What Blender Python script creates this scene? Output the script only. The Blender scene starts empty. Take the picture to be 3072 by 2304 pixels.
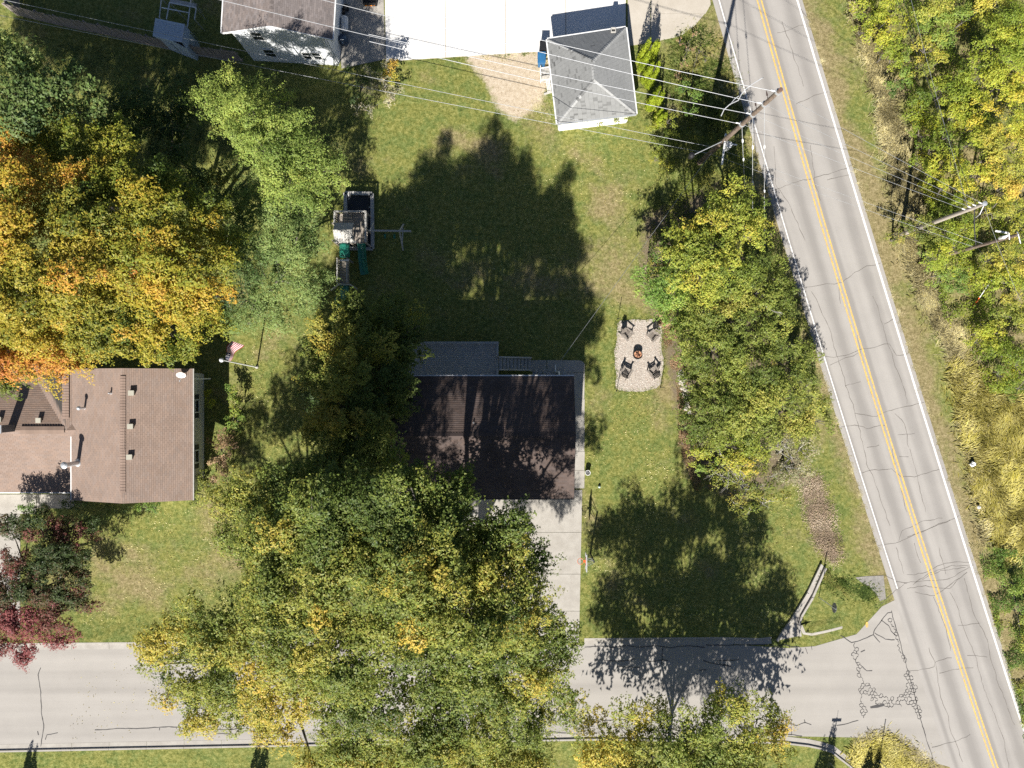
import bpy, math, random
import numpy as np
from mathutils import Vector, Matrix, Euler

# ------------------------------------------------------------------ camera, light, exposure
H = 56.8                       # flying height of the camera above the ground, metres
PXM = 37.5                     # photograph pixels (3072 wide) per metre on the ground
scene = bpy.context.scene
COL = scene.collection
cam_d = bpy.data.cameras.new("camera")
cam_d.sensor_width = 36.0
cam_d.lens = 36.0 * H * PXM / 3072.0
cam_d.clip_end = 2000.0
cam = bpy.data.objects.new("camera", cam_d)
cam.location = (0, 0, H)
COL.objects.link(cam)
scene.camera = cam

SUN_EL = math.radians(39.0)
SHX, SHY = math.sin(math.radians(9.8)), math.cos(math.radians(9.8))     # where shadows point
world = bpy.data.worlds.new("World")
scene.world = world
world.use_nodes = True
wn = world.node_tree
wn.nodes.clear()
sky = wn.nodes.new("ShaderNodeTexSky")
sky.sky_type = 'NISHITA'
sky.sun_disc = False
sky.sun_elevation = SUN_EL
sky.sun_rotation = math.radians(180 + 9.8)
sky.air_density = 0.65
sky.dust_density = 0.4
bg = wn.nodes.new("ShaderNodeBackground")
bg.inputs['Strength'].default_value = 0.05
wo = wn.nodes.new("ShaderNodeOutputWorld")
wn.links.new(sky.outputs[0], bg.inputs[0])
wn.links.new(bg.outputs[0], wo.inputs[0])

sun_d = bpy.data.lights.new("sun", 'SUN')
sun_d.energy = 5.0
sun_d.angle = math.radians(0.5)
sun_d.color = (1.0, 0.955, 0.88)
sun = bpy.data.objects.new("sun", sun_d)
sdir = Vector((SHX * math.cos(SUN_EL), SHY * math.cos(SUN_EL), -math.sin(SUN_EL)))
sun.rotation_euler = sdir.to_track_quat('-Z', 'Y').to_euler()
sun.location = (0, -40, 80)
COL.objects.link(sun)

scene.view_settings.view_transform = 'Standard'
scene.view_settings.look = 'None'
scene.view_settings.exposure = 0.85
scene.view_settings.gamma = 1.0
scene.view_settings.use_curve_mapping = False
scene.render.engine = 'CYCLES'
scene.cycles.use_denoising = False
scene.cycles.max_bounces = 6
scene.cycles.diffuse_bounces = 2
scene.cycles.glossy_bounces = 2
scene.cycles.transmission_bounces = 4
scene.cycles.transparent_max_bounces = 4
scene.cycles.sample_clamp_indirect = 4.0

# ------------------------------------------------------------------ helpers
rnd = random.Random(5)
nrg = np.random.default_rng(7)
K = 3072.0 / 2212.0


def S(sx, sy, z=0.0):
    k = (H - z) / H / PXM
    return Vector(((sx - 1536.0) * k, -(sy - 1152.0) * k, z))


def D(dx, dy, z=0.0):
    return S(dx * K, dy * K, z)


def crop(ox, oy, sc):
    return lambda x, y, z=0.0: S(ox + x / sc, oy + y / sc, z)


def wloc(o):
    v = Vector((0, 0, 0))
    while o is not None:
        v += o.location
        o = o.parent
    return v


def tag(o, label=None, cat=None, group=None, kind=None):
    if label: o['label'] = label
    if cat: o['category'] = cat
    if group: o['group'] = group
    if kind: o['kind'] = kind
    return o


def empty(name, loc, label=None, cat=None, group=None, kind=None, parent=None):
    o = bpy.data.objects.new(name, None)
    o.empty_display_size = 0.3
    COL.objects.link(o)
    if parent is not None:
        o.parent = parent
        o.location = Vector(loc) - wloc(parent)
    else:
        o.location = loc
    return tag(o, label, cat, group, kind)


class MB:
    def __init__(self):
        self.v, self.f, self.m, self.c, self.uv = [], [], [], [], None

    def add(self, vs, fs, mi=0, col=None):
        b = len(self.v)
        self.v += [Vector(p) for p in vs]
        self.f += [[b + i for i in f] for f in fs]
        self.m += [mi] * len(fs)
        self.c += [col] * len(fs)
        return self

    def quad(self, a, b, c, d, mi=0, col=None):
        return self.add([a, b, c, d], [(0, 1, 2, 3)], mi, col)

    def poly(self, pts, mi=0):
        return self.add(pts, [tuple(range(len(pts)))], mi)

    def box(self, c, s, rot=None, mi=0):
        c = Vector(c)
        R = rot if isinstance(rot, Matrix) else (Euler(rot).to_matrix() if rot else Matrix.Identity(3))
        vs = [c + R @ Vector((s[0] / 2 * i, s[1] / 2 * j, s[2] / 2 * k)) for k in (-1, 1) for j in (-1, 1) for i in (-1, 1)]
        return self.add(vs, [(0, 2, 3, 1), (4, 5, 7, 6), (0, 1, 5, 4), (2, 6, 7, 3), (0, 4, 6, 2), (1, 3, 7, 5)], mi)

    def beam(self, a, b, w, h, up=Vector((0, 0, 1)), mi=0):
        a, b = Vector(a), Vector(b)
        d = (b - a)
        L = d.length
        d.normalize()
        s = d.cross(up)
        if s.length < 1e-4: s = d.cross(Vector((1, 0, 0)))
        s.normalize()
        u = s.cross(d)
        R = Matrix((d, s, u)).transposed()
        return self.box((a + b) / 2, (L, w, h), R, mi)

    def prism(self, pts, z0, z1, mi=0):
        n = len(pts)
        # make it counter-clockwise
        ar = sum(pts[i][0] * pts[(i + 1) % n][1] - pts[(i + 1) % n][0] * pts[i][1] for i in range(n))
        if ar < 0: pts = pts[::-1]
        vs = [(p[0], p[1], z0) for p in pts] + [(p[0], p[1], z1) for p in pts]
        fs = [tuple(range(n, 2 * n)), tuple(range(n - 1, -1, -1))]
        fs += [(i, (i + 1) % n, n + (i + 1) % n, n + i) for i in range(n)]
        return self.add(vs, fs, mi)

    def tube(self, pts, rs, n=8, caps=True, mi=0):
        pts = [Vector(p) for p in pts]
        if not hasattr(rs, '__len__'): rs = [rs] * len(pts)
        vs, fs = [], []
        prev = None
        for i, p in enumerate(pts):
            t = (pts[min(i + 1, len(pts) - 1)] - pts[max(i - 1, 0)])
            if t.length < 1e-6: t = Vector((0, 0, 1))
            t.normalize()
            if prev is None:
                a = t.cross(Vector((0.13, 0.97, 0.2)))
                if a.length < 0.1: a = t.cross(Vector((1, 0, 0)))
            else:
                a = prev - t * prev.dot(t)
            a.normalize()
            prev = a
            b = t.cross(a)
            for j in range(n):
                th = 2 * math.pi * j / n
                vs.append(p + (a * math.cos(th) + b * math.sin(th)) * rs[i])
        for i in range(len(pts) - 1):
            for j in range(n):
                k = (j + 1) % n
                fs.append((i * n + j, i * n + k, (i + 1) * n + k, (i + 1) * n + j))
        if caps:
            fs.append(tuple(range(n - 1, -1, -1)))
            fs.append(tuple((len(pts) - 1) * n + j for j in range(n)))
        return self.add(vs, fs, mi)

    def lathe(self, c, prof, n=16, mi=0):
        c = Vector(c)
        vs, fs = [], []
        for (r, z) in prof:
            for j in range(n):
                th = 2 * math.pi * j / n
                vs.append(c + Vector((r * math.cos(th), r * math.sin(th), z)))
        for i in range(len(prof) - 1):
            for j in range(n):
                k = (j + 1) % n
                fs.append((i * n + j, i * n + k, (i + 1) * n + k, (i + 1) * n + j))
        if prof[0][0] > 1e-3: fs.append(tuple(range(n - 1, -1, -1)))
        if prof[-1][0] > 1e-3: fs.append(tuple((len(prof) - 1) * n + j for j in range(n)))
        return self.add(vs, fs, mi)

    def ribbon(self, pts, w, z, jitter=0.0):
        P = [Vector((p[0], p[1], 0)) for p in pts]
        vs = []
        for i, p in enumerate(P):
            t = P[min(i + 1, len(P) - 1)] - P[max(i - 1, 0)]
            if t.length < 1e-6: t = Vector((1, 0, 0))
            t.normalize()
            s = Vector((-t.y, t.x, 0))
            ww = w * (1 + jitter * rnd.uniform(-1, 1)) / 2
            vs += [(p.x - s.x * ww, p.y - s.y * ww, z), (p.x + s.x * ww, p.y + s.y * ww, z)]
        return self.add(vs, [(2 * i, 2 * i + 2, 2 * i + 3, 2 * i + 1) for i in range(len(P) - 1)])

    def build(self, name, mats, parent=None, origin=None, smooth=False):
        off = wloc(parent) if parent is not None else (Vector(origin) if origin is not None else Vector((0, 0, 0)))
        me = bpy.data.meshes.new(name)
        me.from_pydata([tuple(p - off) for p in self.v], [], self.f)
        if not isinstance(mats, (list, tuple)): mats = [mats]
        for m in mats: me.materials.append(m)
        if len(mats) > 1: me.polygons.foreach_set('material_index', self.m)
        if any(c is not None for c in self.c):
            ca = me.color_attributes.new('Col', 'FLOAT_COLOR', 'CORNER')
            flat = []
            for f, c in zip(self.f, self.c):
                c = c or (0.5, 0.5, 0.5)
                flat += list((c[0], c[1], c[2], 1.0)) * len(f)
            ca.data.foreach_set('color', flat)
        if smooth: me.polygons.foreach_set('use_smooth', [True] * len(me.polygons))
        me.update()
        o = bpy.data.objects.new(name, me)
        COL.objects.link(o)
        if parent is not None: o.parent = parent
        elif origin is not None: o.location = origin
        return o


def copy_tree(o, parent=None):
    c = o.copy()
    COL.objects.link(c)
    c.parent = parent
    for ch in list(o.children):
        copy_tree(ch, c)
    return c


# ---- numpy noise
def mk_noise(seed, scale, dim=2, octaves=3):
    r = np.random.default_rng(seed)
    ks, ph, am = [], [], []
    for o in range(octaves):
        for _ in range(7):
            d = r.normal(size=dim)
            d /= np.linalg.norm(d)
            ks.append(d * (2 * math.pi / scale) * (2.0 ** o) * r.uniform(0.6, 1.4))
            ph.append(r.uniform(0, 2 * math.pi))
            am.append(0.55 ** o)
    ks, ph, am = np.array(ks), np.array(ph), np.array(am)
    nrm = math.sqrt((am ** 2).sum() / 2)

    def f(P):
        return (np.sin(P[:, :dim] @ ks.T + ph) * am).sum(1) / nrm     # about unit variance
    return f


def in_poly(X, Y, poly):
    inside = np.zeros(X.shape, bool)
    n = len(poly)
    for i in range(n):
        x1, y1 = poly[i][0], poly[i][1]
        x2, y2 = poly[(i + 1) % n][0], poly[(i + 1) % n][1]
        if y1 == y2: continue
        c = ((y1 > Y) != (y2 > Y)) & (X < (x2 - x1) * (Y - y1) / (y2 - y1) + x1)
        inside ^= c
    return inside


def poly_dist(X, Y, pts, closed=False):
    best = np.full(X.shape, 1e9)
    n = len(pts)
    for i in range(n if closed else n - 1):
        ax, ay = pts[i][0], pts[i][1]
        bx, by = pts[(i + 1) % n][0], pts[(i + 1) % n][1]
        dx, dy = bx - ax, by - ay
        L = dx * dx + dy * dy + 1e-9
        t = np.clip(((X - ax) * dx + (Y - ay) * dy) / L, 0, 1)
        best = np.minimum(best, np.hypot(X - ax - t * dx, Y - ay - t * dy))
    return best


# ------------------------------------------------------------------ materials
def new_mat(name):
    m = bpy.data.materials.new(name)
    m.use_nodes = True
    nt = m.node_tree
    b = nt.nodes['Principled BSDF']
    return m, nt, b


def lin(r, g, b):
    f = lambda c: ((c / 255 + 0.055) / 1.055) ** 2.4 if c > 10 else c / 255 / 12.92
    return (f(r), f(g), f(b))


def mat(name, c, rough=0.7, var=0.12, scale=3.0, c2=None, bump=0.0, bscale=30.0, metal=0.0, spec=0.3, stretch=None, fine=0.0):
    """plain surface with uneven colour: large blotches between c and c2, fine grain, slight relief"""
    m, nt, b = new_mat(name)
    geo = nt.nodes.new('ShaderNodeNewGeometry')
    src = geo.outputs['Position']
    if stretch:
        mp = nt.nodes.new('ShaderNodeMapping')
        mp.inputs['Scale'].default_value = stretch
        nt.links.new(src, mp.inputs[0])
        src = mp.outputs[0]
    n1 = nt.nodes.new('ShaderNodeTexNoise')
    n1.inputs['Scale'].default_value = scale
    n1.inputs['Detail'].default_value = 6
    n1.inputs['Roughness'].default_value = 0.65
    nt.links.new(src, n1.inputs['Vector'])
    rp = nt.nodes.new('ShaderNodeValToRGB')
    if c2 is None:
        lo = [max(0, x * (1 - var)) for x in c]
        hi = [min(1, x * (1 + var)) for x in c]
    else:
        lo, hi = c, c2
    rp.color_ramp.elements[0].position = 0.32
    rp.color_ramp.elements[1].position = 0.68
    rp.color_ramp.elements[0].color = (*lo, 1)
    rp.color_ramp.elements[1].color = (*hi, 1)
    nt.links.new(n1.outputs['Fac'], rp.inputs[0])
    out = rp.outputs[0]
    if fine:
        n2 = nt.nodes.new('ShaderNodeTexNoise')
        n2.inputs['Scale'].default_value = bscale
        n2.inputs['Detail'].default_value = 3
        nt.links.new(src, n2.inputs['Vector'])
        mr = nt.nodes.new('ShaderNodeMapRange')
        mr.inputs[1].default_value, mr.inputs[2].default_value = 0.3, 0.7
        mr.inputs[3].default_value, mr.inputs[4].default_value = 1 - fine, 1 + fine
        nt.links.new(n2.outputs['Fac'], mr.inputs[0])
        mx = nt.nodes.new('ShaderNodeVectorMath')
        mx.operation = 'SCALE'
        nt.links.new(out, mx.inputs[0])
        nt.links.new(mr.outputs[0], mx.inputs['Scale'])
        out = mx.outputs[0]
    nt.links.new(out, b.inputs['Base Color'])
    b.inputs['Roughness'].default_value = rough
    b.inputs['Metallic'].default_value = metal
    b.inputs['Specular IOR Level'].default_value = spec
    if bump:
        n3 = nt.nodes.new('ShaderNodeTexNoise')
        n3.inputs['Scale'].default_value = bscale
        n3.inputs['Detail'].default_value = 4
        nt.links.new(src, n3.inputs['Vector'])
        bp = nt.nodes.new('ShaderNodeBump')
        bp.inputs['Strength'].default_value = bump
        bp.inputs['Distance'].default_value = 0.03
        nt.links.new(n3.outputs['Fac'], bp.inputs['Height'])
        nt.links.new(bp.outputs[0], b.inputs['Normal'])
    return m


def attr_mat(name, rough=0.6, trans=0.0, spec=0.3, tgain=1.3):
    m, nt, b = new_mat(name)
    at = nt.nodes.new('ShaderNodeAttribute')
    at.attribute_name = 'Col'
    nt.links.new(at.outputs['Color'], b.inputs['Base Color'])
    b.inputs['Roughness'].default_value = rough
    b.inputs['Specular IOR Level'].default_value = spec
    if trans:
        tr = nt.nodes.new('ShaderNodeBsdfTranslucent')
        g = nt.nodes.new('ShaderNodeVectorMath')
        g.operation = 'MULTIPLY'
        g.inputs[1].default_value = (tgain, tgain * 1.05, tgain * 0.6)
        nt.links.new(at.outputs['Color'], g.inputs[0])
        nt.links.new(g.outputs[0], tr.inputs['Color'])
        ms = nt.nodes.new('ShaderNodeMixShader')
        ms.inputs[0].default_value = trans
        nt.links.new(b.outputs[0], ms.inputs[1])
        nt.links.new(tr.outputs[0], ms.inputs[2])
        nt.links.new(ms.outputs[0], nt.nodes['Material Output'].inputs['Surface'])
    return m


M_LEAF = attr_mat('leaf', 0.5, 0.22, 0.22)
M_BLADE = attr_mat('grass_blade', 0.6, 0.35, 0.2)
M_SHINGLE = attr_mat('shingle', 0.85, 0.0, 0.25)
M_STONE = attr_mat('stone', 0.85, 0.0, 0.25)
M_BARK = mat('bark', (0.10, 0.085, 0.07), 0.9, c2=(0.20, 0.18, 0.155), scale=6, bump=0.6, bscale=25)
M_TWIG = mat('pale_twig', (0.27, 0.25, 0.22), 0.85, c2=(0.42, 0.40, 0.36), scale=5)
M_POLE = mat('weathered_pole_wood', (0.10, 0.075, 0.058), 0.9, c2=(0.24, 0.185, 0.145), scale=3, bump=0.5, stretch=(4, 4, 0.6), fine=0.3, bscale=12)
M_POLEG = mat('grey_pole_wood', (0.30, 0.26, 0.22), 0.9, c2=(0.45, 0.40, 0.34), scale=3, stretch=(4, 4, 0.6))
M_WIRE = mat('bare_wire', (0.34, 0.35, 0.36), 0.45, metal=0.3, spec=0.5)
M_WIREW = mat('pale_wire', (0.46, 0.47, 0.49), 0.45, metal=0.2, spec=0.5)
M_WIRED = mat('dark_wire', (0.035, 0.035, 0.04), 0.6)
M_STEEL = mat('galvanised_steel', (0.60, 0.62, 0.64), 0.4, metal=0.5, spec=0.6)
M_WHITE = mat('white_paint', (0.78, 0.78, 0.77), 0.55, var=0.05)
M_SIDING = mat('white_siding', (0.66, 0.68, 0.70), 0.6, var=0.05)
M_CREAM = mat('cream_siding', (0.58, 0.56, 0.50), 0.6, var=0.05)
M_GLASS = mat('window_glass', (0.02, 0.025, 0.03), 0.08, spec=0.6)
M_DARK = mat('dark_plastic', (0.02, 0.02, 0.022), 0.5)
M_SHUTTER = mat('dark_shutter', (0.04, 0.045, 0.05), 0.6)
M_DECK = mat('weathered_deck_wood', (0.40, 0.385, 0.36), 0.8, c2=(0.58, 0.555, 0.52), scale=2, stretch=(1.2, 9, 9), fine=0.18, bscale=14)
M_RAIL = mat('pale_rail_wood', (0.38, 0.37, 0.34), 0.75, c2=(0.50, 0.48, 0.45), scale=4)
M_CEDAR = mat('cedar_play_wood', (0.30, 0.26, 0.22), 0.75, c2=(0.44, 0.39, 0.33), scale=5, fine=0.1)
M_FENCE = mat('grey_fence_wood', (0.22, 0.19, 0.17), 0.85, c2=(0.36, 0.31, 0.28), scale=4, stretch=(5, 5, 0.7))
M_GREENPL = mat('green_slide_plastic', (0.025, 0.20, 0.14), 0.35, var=0.06, spec=0.5)
M_MATBLK = mat('dark_rubber_mat', (0.035, 0.038, 0.045), 0.8, c2=(0.055, 0.058, 0.065), scale=5)
M_BLUEPL = mat('blue_bin_plastic', (0.03, 0.13, 0.28), 0.45, var=0.1)
M_BLUED = mat('dark_blue_barrel_plastic', (0.03, 0.055, 0.10), 0.45)
M_TANK = mat('white_tank_paint', (0.62, 0.63, 0.64), 0.45, var=0.05)
M_CONC = mat('concrete', (0.34, 0.315, 0.28), 0.85, c2=(0.43, 0.405, 0.365), scale=1.2, fine=0.07, bscale=18, bump=0.05)
M_CONCD = mat('older_concrete', (0.35, 0.325, 0.29), 0.85, c2=(0.44, 0.415, 0.375), scale=1.2, fine=0.09, bscale=18)
M_PAD = mat('bright_concrete', (0.68, 0.67, 0.65), 0.8, c2=(0.78, 0.77, 0.76), scale=0.6, fine=0.03, bscale=10)
M_APRON = mat('tan_concrete', (0.42, 0.375, 0.31), 0.85, c2=(0.50, 0.455, 0.39), scale=0.5, fine=0.05, bscale=10)
M_SEAL = mat('crack_sealant', (0.075, 0.072, 0.072), 0.8)
M_CRACK = mat('open_crack', (0.16, 0.145, 0.13), 0.9)
M_YEL = mat('yellow_road_paint', (0.66, 0.40, 0.07), 0.7, c2=(0.74, 0.50, 0.14), scale=4, fine=0.16, bscale=9)
M_WPAINT = mat('white_road_paint', (0.74, 0.72, 0.69), 0.7, c2=(0.80, 0.79, 0.78), scale=4, fine=0.08, bscale=9)


def wear(m, under, lo=0.36, hi=0.46, scale=5.0):
    """paint worn through to the asphalt in flecks"""
    nt = m.node_tree; b = nt.nodes['Principled BSDF']
    src = b.inputs['Base Color'].links[0].from_socket
    geo = nt.nodes.new('ShaderNodeNewGeometry')
    n = nt.nodes.new('ShaderNodeTexNoise'); n.inputs['Scale'].default_value = scale; n.inputs['Detail'].default_value = 8; n.inputs['Roughness'].default_value = .8
    nt.links.new(geo.outputs['Position'], n.inputs['Vector'])
    r = nt.nodes.new('ShaderNodeMapRange'); r.inputs[1].default_value, r.inputs[2].default_value = lo, hi
    nt.links.new(n.outputs['Fac'], r.inputs[0])
    q = nt.nodes.new('ShaderNodeMix'); q.data_type = 'RGBA'; q.inputs[6].default_value = (*under, 1)
    nt.links.new(r.outputs[0], q.inputs[0]); nt.links.new(src, q.inputs[7]); nt.links.new(q.outputs[2], b.inputs['Base Color'])


wear(M_YEL, (0.36, 0.31, 0.24), 0.38, 0.52)
wear(M_WPAINT, (0.36, 0.335, 0.30), 0.36, 0.46)
M_CHAIR = mat('taupe_chair_resin', (0.21, 0.18, 0.155), 0.6, c2=(0.28, 0.25, 0.22), scale=8)
M_RUST = mat('rusty_fire_bowl', (0.42, 0.19, 0.10), 0.8, c2=(0.60, 0.33, 0.20), scale=8)
M_LOG = mat('charred_log', (0.05, 0.03, 0.025), 0.9, c2=(0.22, 0.10, 0.06), scale=9)
M_BRICK = mat('chimney_metal', (0.14, 0.145, 0.15), 0.6)
M_VENT = mat('beige_roof_vent', (0.44, 0.42, 0.35), 0.5, var=0.05)
M_ORANGE = mat('orange_plastic', (0.72, 0.14, 0.03), 0.5, var=0.1)
M_PUMPKIN = mat('pumpkin_skin', (0.70, 0.20, 0.02), 0.5, c2=(0.80, 0.30, 0.03), scale=8)
M_SHEDW = mat('pale_blue_shed_metal', (0.42, 0.50, 0.58), 0.5, c2=(0.50, 0.57, 0.64), scale=3, fine=0.06, bscale=14)
M_ROOFBASE = mat('roof_felt', (0.06, 0.055, 0.05), 0.9)
M_SIGNB = mat('bare_sign_metal', (0.30, 0.31, 0.33), 0.5, metal=0.3)
M_SIGNR = mat('red_sign_sheet', (0.45, 0.02, 0.02), 0.5)
M_SIGNG = mat('green_sign_sheet', (0.01, 0.16, 0.08), 0.5)
M_FLAGR = mat('red_flag_cloth', (0.42, 0.03, 0.045), 0.8)
M_FLAGW = mat('white_flag_cloth', (0.72, 0.70, 0.70), 0.8)
M_FLAGB = mat('navy_flag_cloth', (0.025, 0.035, 0.10), 0.8)
M_PATCH = mat('grey_asphalt_patch', (0.21, 0.20, 0.185), 0.9, c2=(0.31, 0.29, 0.265), scale=2.5, fine=0.15, bscale=20)

# -------- asphalt of the two roads: UV.x runs across the road, UV.y along it (metres)
def asphalt(name, base, hi, streak, lanes):
    m, nt, b = new_mat(name)
    uv = nt.nodes.new('ShaderNodeUVMap')
    mp = nt.nodes.new('ShaderNodeMapping')
    mp.inputs['Scale'].default_value = (1.1, 0.035, 1)
    nt.links.new(uv.outputs[0], mp.inputs[0])
    n1 = nt.nodes.new('ShaderNodeTexNoise')
    n1.inputs['Scale'].default_value = 1.0
    n1.inputs['Detail'].default_value = 4
    nt.links.new(mp.outputs[0], n1.inputs['Vector'])
    n2 = nt.nodes.new('ShaderNodeTexNoise')
    n2.inputs['Scale'].default_value = 0.35
    n2.inputs['Detail'].default_value = 8
    n2.inputs['Roughness'].default_value = 0.7
    nt.links.new(uv.outputs[0], n2.inputs['Vector'])
    n3 = nt.nodes.new('ShaderNodeTexNoise')
    n3.inputs['Scale'].default_value = 14
    n3.inputs['Detail'].default_value = 3
    nt.links.new(uv.outputs[0], n3.inputs['Vector'])
    # oil-darkened lane centres
    sx = nt.nodes.new('ShaderNodeSeparateXYZ')
    nt.links.new(uv.outputs[0], sx.inputs[0])
    acc = None
    for (pos, wid) in lanes:
        sub = nt.nodes.new('ShaderNodeMath'); sub.operation = 'SUBTRACT'
        sub.inputs[1].default_value = pos
        nt.links.new(sx.outputs[0], sub.inputs[0])
        ab = nt.nodes.new('ShaderNodeMath'); ab.operation = 'ABSOLUTE'
        nt.links.new(sub.outputs[0], ab.inputs[0])
        mr = nt.nodes.new('ShaderNodeMapRange')
        mr.interpolation_type = 'SMOOTHSTEP'
        mr.inputs[1].default_value, mr.inputs[2].default_value = 0.0, wid
        mr.inputs[3].default_value, mr.inputs[4].default_value = 1.0, 0.0
        nt.links.new(ab.outputs[0], mr.inputs[0])
        if acc is None: acc = mr.outputs[0]
        else:
            ad = nt.nodes.new('ShaderNodeMath'); ad.operation = 'MAXIMUM'
            nt.links.new(acc, ad.inputs[0]); nt.links.new(mr.outputs[0], ad.inputs[1])
            acc = ad.outputs[0]
    def madd(x, k, y):
        q = nt.nodes.new('ShaderNodeMath'); q.operation = 'MULTIPLY_ADD'
        nt.links.new(x, q.inputs[0]); q.inputs[1].default_value = k
        if hasattr(y, 'links'): nt.links.new(y, q.inputs[2])
        else: q.inputs[2].default_value = y
        return q.outputs[0]
    t = madd(n1.outputs['Fac'], 0.9, -0.45)
    t = madd(n2.outputs['Fac'], 0.7, t)
    t = madd(n3.outputs['Fac'], 0.5, t)
    t = madd(acc, -streak, t) if acc is not None else t
    rp = nt.nodes.new('ShaderNodeValToRGB')
    rp.color_ramp.elements[0].position = 0.1
    rp.color_ramp.elements[1].position = 0.95
    rp.color_ramp.elements[0].color = (*base, 1)
    rp.color_ramp.elements[1].color = (*hi, 1)
    nt.links.new(t, rp.inputs[0])
    nt.links.new(rp.outputs[0], b.inputs['Base Color'])
    b.inputs['Roughness'].default_value = 0.85
    b.inputs['Specular IOR Level'].default_value = 0.25
    bp = nt.nodes.new('ShaderNodeBump')
    bp.inputs['Strength'].default_value = 0.15
    bp.inputs['Distance'].default_value = 0.01
    nt.links.new(n3.outputs['Fac'], bp.inputs['Height'])
    nt.links.new(bp.outputs[0], b.inputs['Normal'])
    return m


M_ROAD = asphalt('worn_pale_asphalt', (0.275, 0.258, 0.24), (0.42, 0.396, 0.366), 0.50, [(2.35, 0.75), (5.95, 0.75), (4.0, 0.4), (0.55, 0.3)])
M_STREET = asphalt('pale_street_asphalt', (0.295, 0.276, 0.253), (0.415, 0.39, 0.357), 0.22, [(2.2, .8), (5.6, .8)])

# -------- ground: grass / dry grass / litter / bare gravelly soil, blended by painted masks of where each grows
def ground_mat():
    m, nt, b = new_mat('lawn_and_soil')
    at = nt.nodes.new('ShaderNodeAttribute'); at.attribute_name = 'Mask'
    sp = nt.nodes.new('ShaderNodeSeparateColor')
    nt.links.new(at.outputs['Color'], sp.inputs[0])
    geo = nt.nodes.new('ShaderNodeNewGeometry')

    def noise(scale, detail=5, rough=0.6):
        n = nt.nodes.new('ShaderNodeTexNoise')
        n.inputs['Scale'].default_value = scale
        n.inputs['Detail'].default_value = detail
        n.inputs['Roughness'].default_value = rough
        nt.links.new(geo.outputs['Position'], n.inputs['Vector'])
        return n.outputs['Fac']

    def ramp(fac, stops):
        r = nt.nodes.new('ShaderNodeValToRGB')
        el = r.color_ramp.elements
        while len(el) < len(stops): el.new(0.5)
        for e, (p, c) in zip(el, stops):
            e.position = p; e.color = (*c, 1)
        nt.links.new(fac, r.inputs[0])
        return r.outputs[0]

    def madd(x, k, y):
        q = nt.nodes.new('ShaderNodeMath'); q.operation = 'MULTIPLY_ADD'
        nt.links.new(x, q.inputs[0]); q.inputs[1].default_value = k
        if hasattr(y, 'links'): nt.links.new(y, q.inputs[2])
        else: q.inputs[2].default_value = y
        return q.outputs[0]

    def sstep(x, lo, hi):
        q = nt.nodes.new('ShaderNodeMapRange'); q.interpolation_type = 'SMOOTHSTEP'
        q.inputs[1].default_value, q.inputs[2].default_value = lo, hi
        nt.links.new(x, q.inputs[0])
        return q.outputs[0]

    def mix(f, a, c):
        q = nt.nodes.new('ShaderNodeMix'); q.data_type = 'RGBA'
        nt.links.new(f, q.inputs[0]); nt.links.new(a, q.inputs[6]); nt.links.new(c, q.inputs[7])
        return q.outputs[2]

    n_big = noise(0.22, 6, 0.65)
    n_mid = noise(2.2, 6, 0.7)
    n_fine = noise(8, 8, 0.85)
    n_hair = noise(34, 3, 0.7)
    n_tuft = noise(3.3, 8, 0.82)
    tex = madd(n_tuft, 0.75, madd(n_fine, 0.55, -0.15))
    green_a = ramp(tex, [(0.37, (0.066, 0.085, 0.018)), (0.5, (0.200, 0.207, 0.052)), (0.62, (0.37, 0.35, 0.125))])
    green_b = ramp(tex, [(0.37, (0.042, 0.072, 0.014)), (0.5, (0.142, 0.178, 0.046)), (0.62, (0.27, 0.295, 0.105))])
    green = mix(sstep(madd(noise(0.75, 7, 0.75), 1.0, madd(n_mid, 0.35, -0.17)), 0.42, 0.62), green_a, green_b)
    dry = ramp(tex, [(0.37, (0.115, 0.095, 0.042)), (0.5, (0.265, 0.218, 0.104)), (0.62, (0.44, 0.36, 0.21))])
    litter = ramp(n_fine, [(0.3, (0.075, 0.058, 0.036)), (0.5, (0.18, 0.142, 0.095)), (0.70, (0.34, 0.275, 0.195))])
    gravel = ramp(tex, [(0.36, (0.36, 0.28, 0.19)), (0.5, (0.53, 0.44, 0.325)), (0.64, (0.64, 0.56, 0.45))])
    t = madd(n_big, 0.9, -0.45)
    t = madd(n_mid, 1.2, madd(noise(0.8, 6, 0.7), 0.9, madd(t, 1.0, -0.65)))
    t = madd(n_hair, 0.5, t)
    t = madd(sp.outputs[0], 1.0, t)            # red mask: dryness
    c = mix(sstep(t, 0.80, 1.75), green, dry)
    t2 = madd(n_mid, 0.8, madd(n_fine, 0.5, -0.65))
    t2 = madd(sp.outputs[1], 1.0, t2)
    c = mix(sstep(t2, 0.35, 0.65), c, litter)  # green mask: leaf litter
    t3 = madd(n_mid, 0.9, madd(n_fine, 0.3, -0.6))
    t3 = madd(sp.outputs[2], 1.0, t3)
    c = mix(sstep(t3, 0.30, 0.75), c, gravel)   # blue mask: bare gravelly soil
    nt.links.new(c, b.inputs['Base Color'])
    b.inputs['Roughness'].default_value = 0.9
    b.inputs['Specular IOR Level'].default_value = 0.15
    hsum = madd(n_hair, 0.8, n_fine)
    bp = nt.nodes.new('ShaderNodeBump')
    bp.inputs['Strength'].default_value = 0.8
    bp.inputs['Distance'].default_value = 0.05
    nt.links.new(hsum, bp.inputs['Height'])
    nt.links.new(bp.outputs[0], b.inputs['Normal'])
    return m


M_GROUND = ground_mat()


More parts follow.
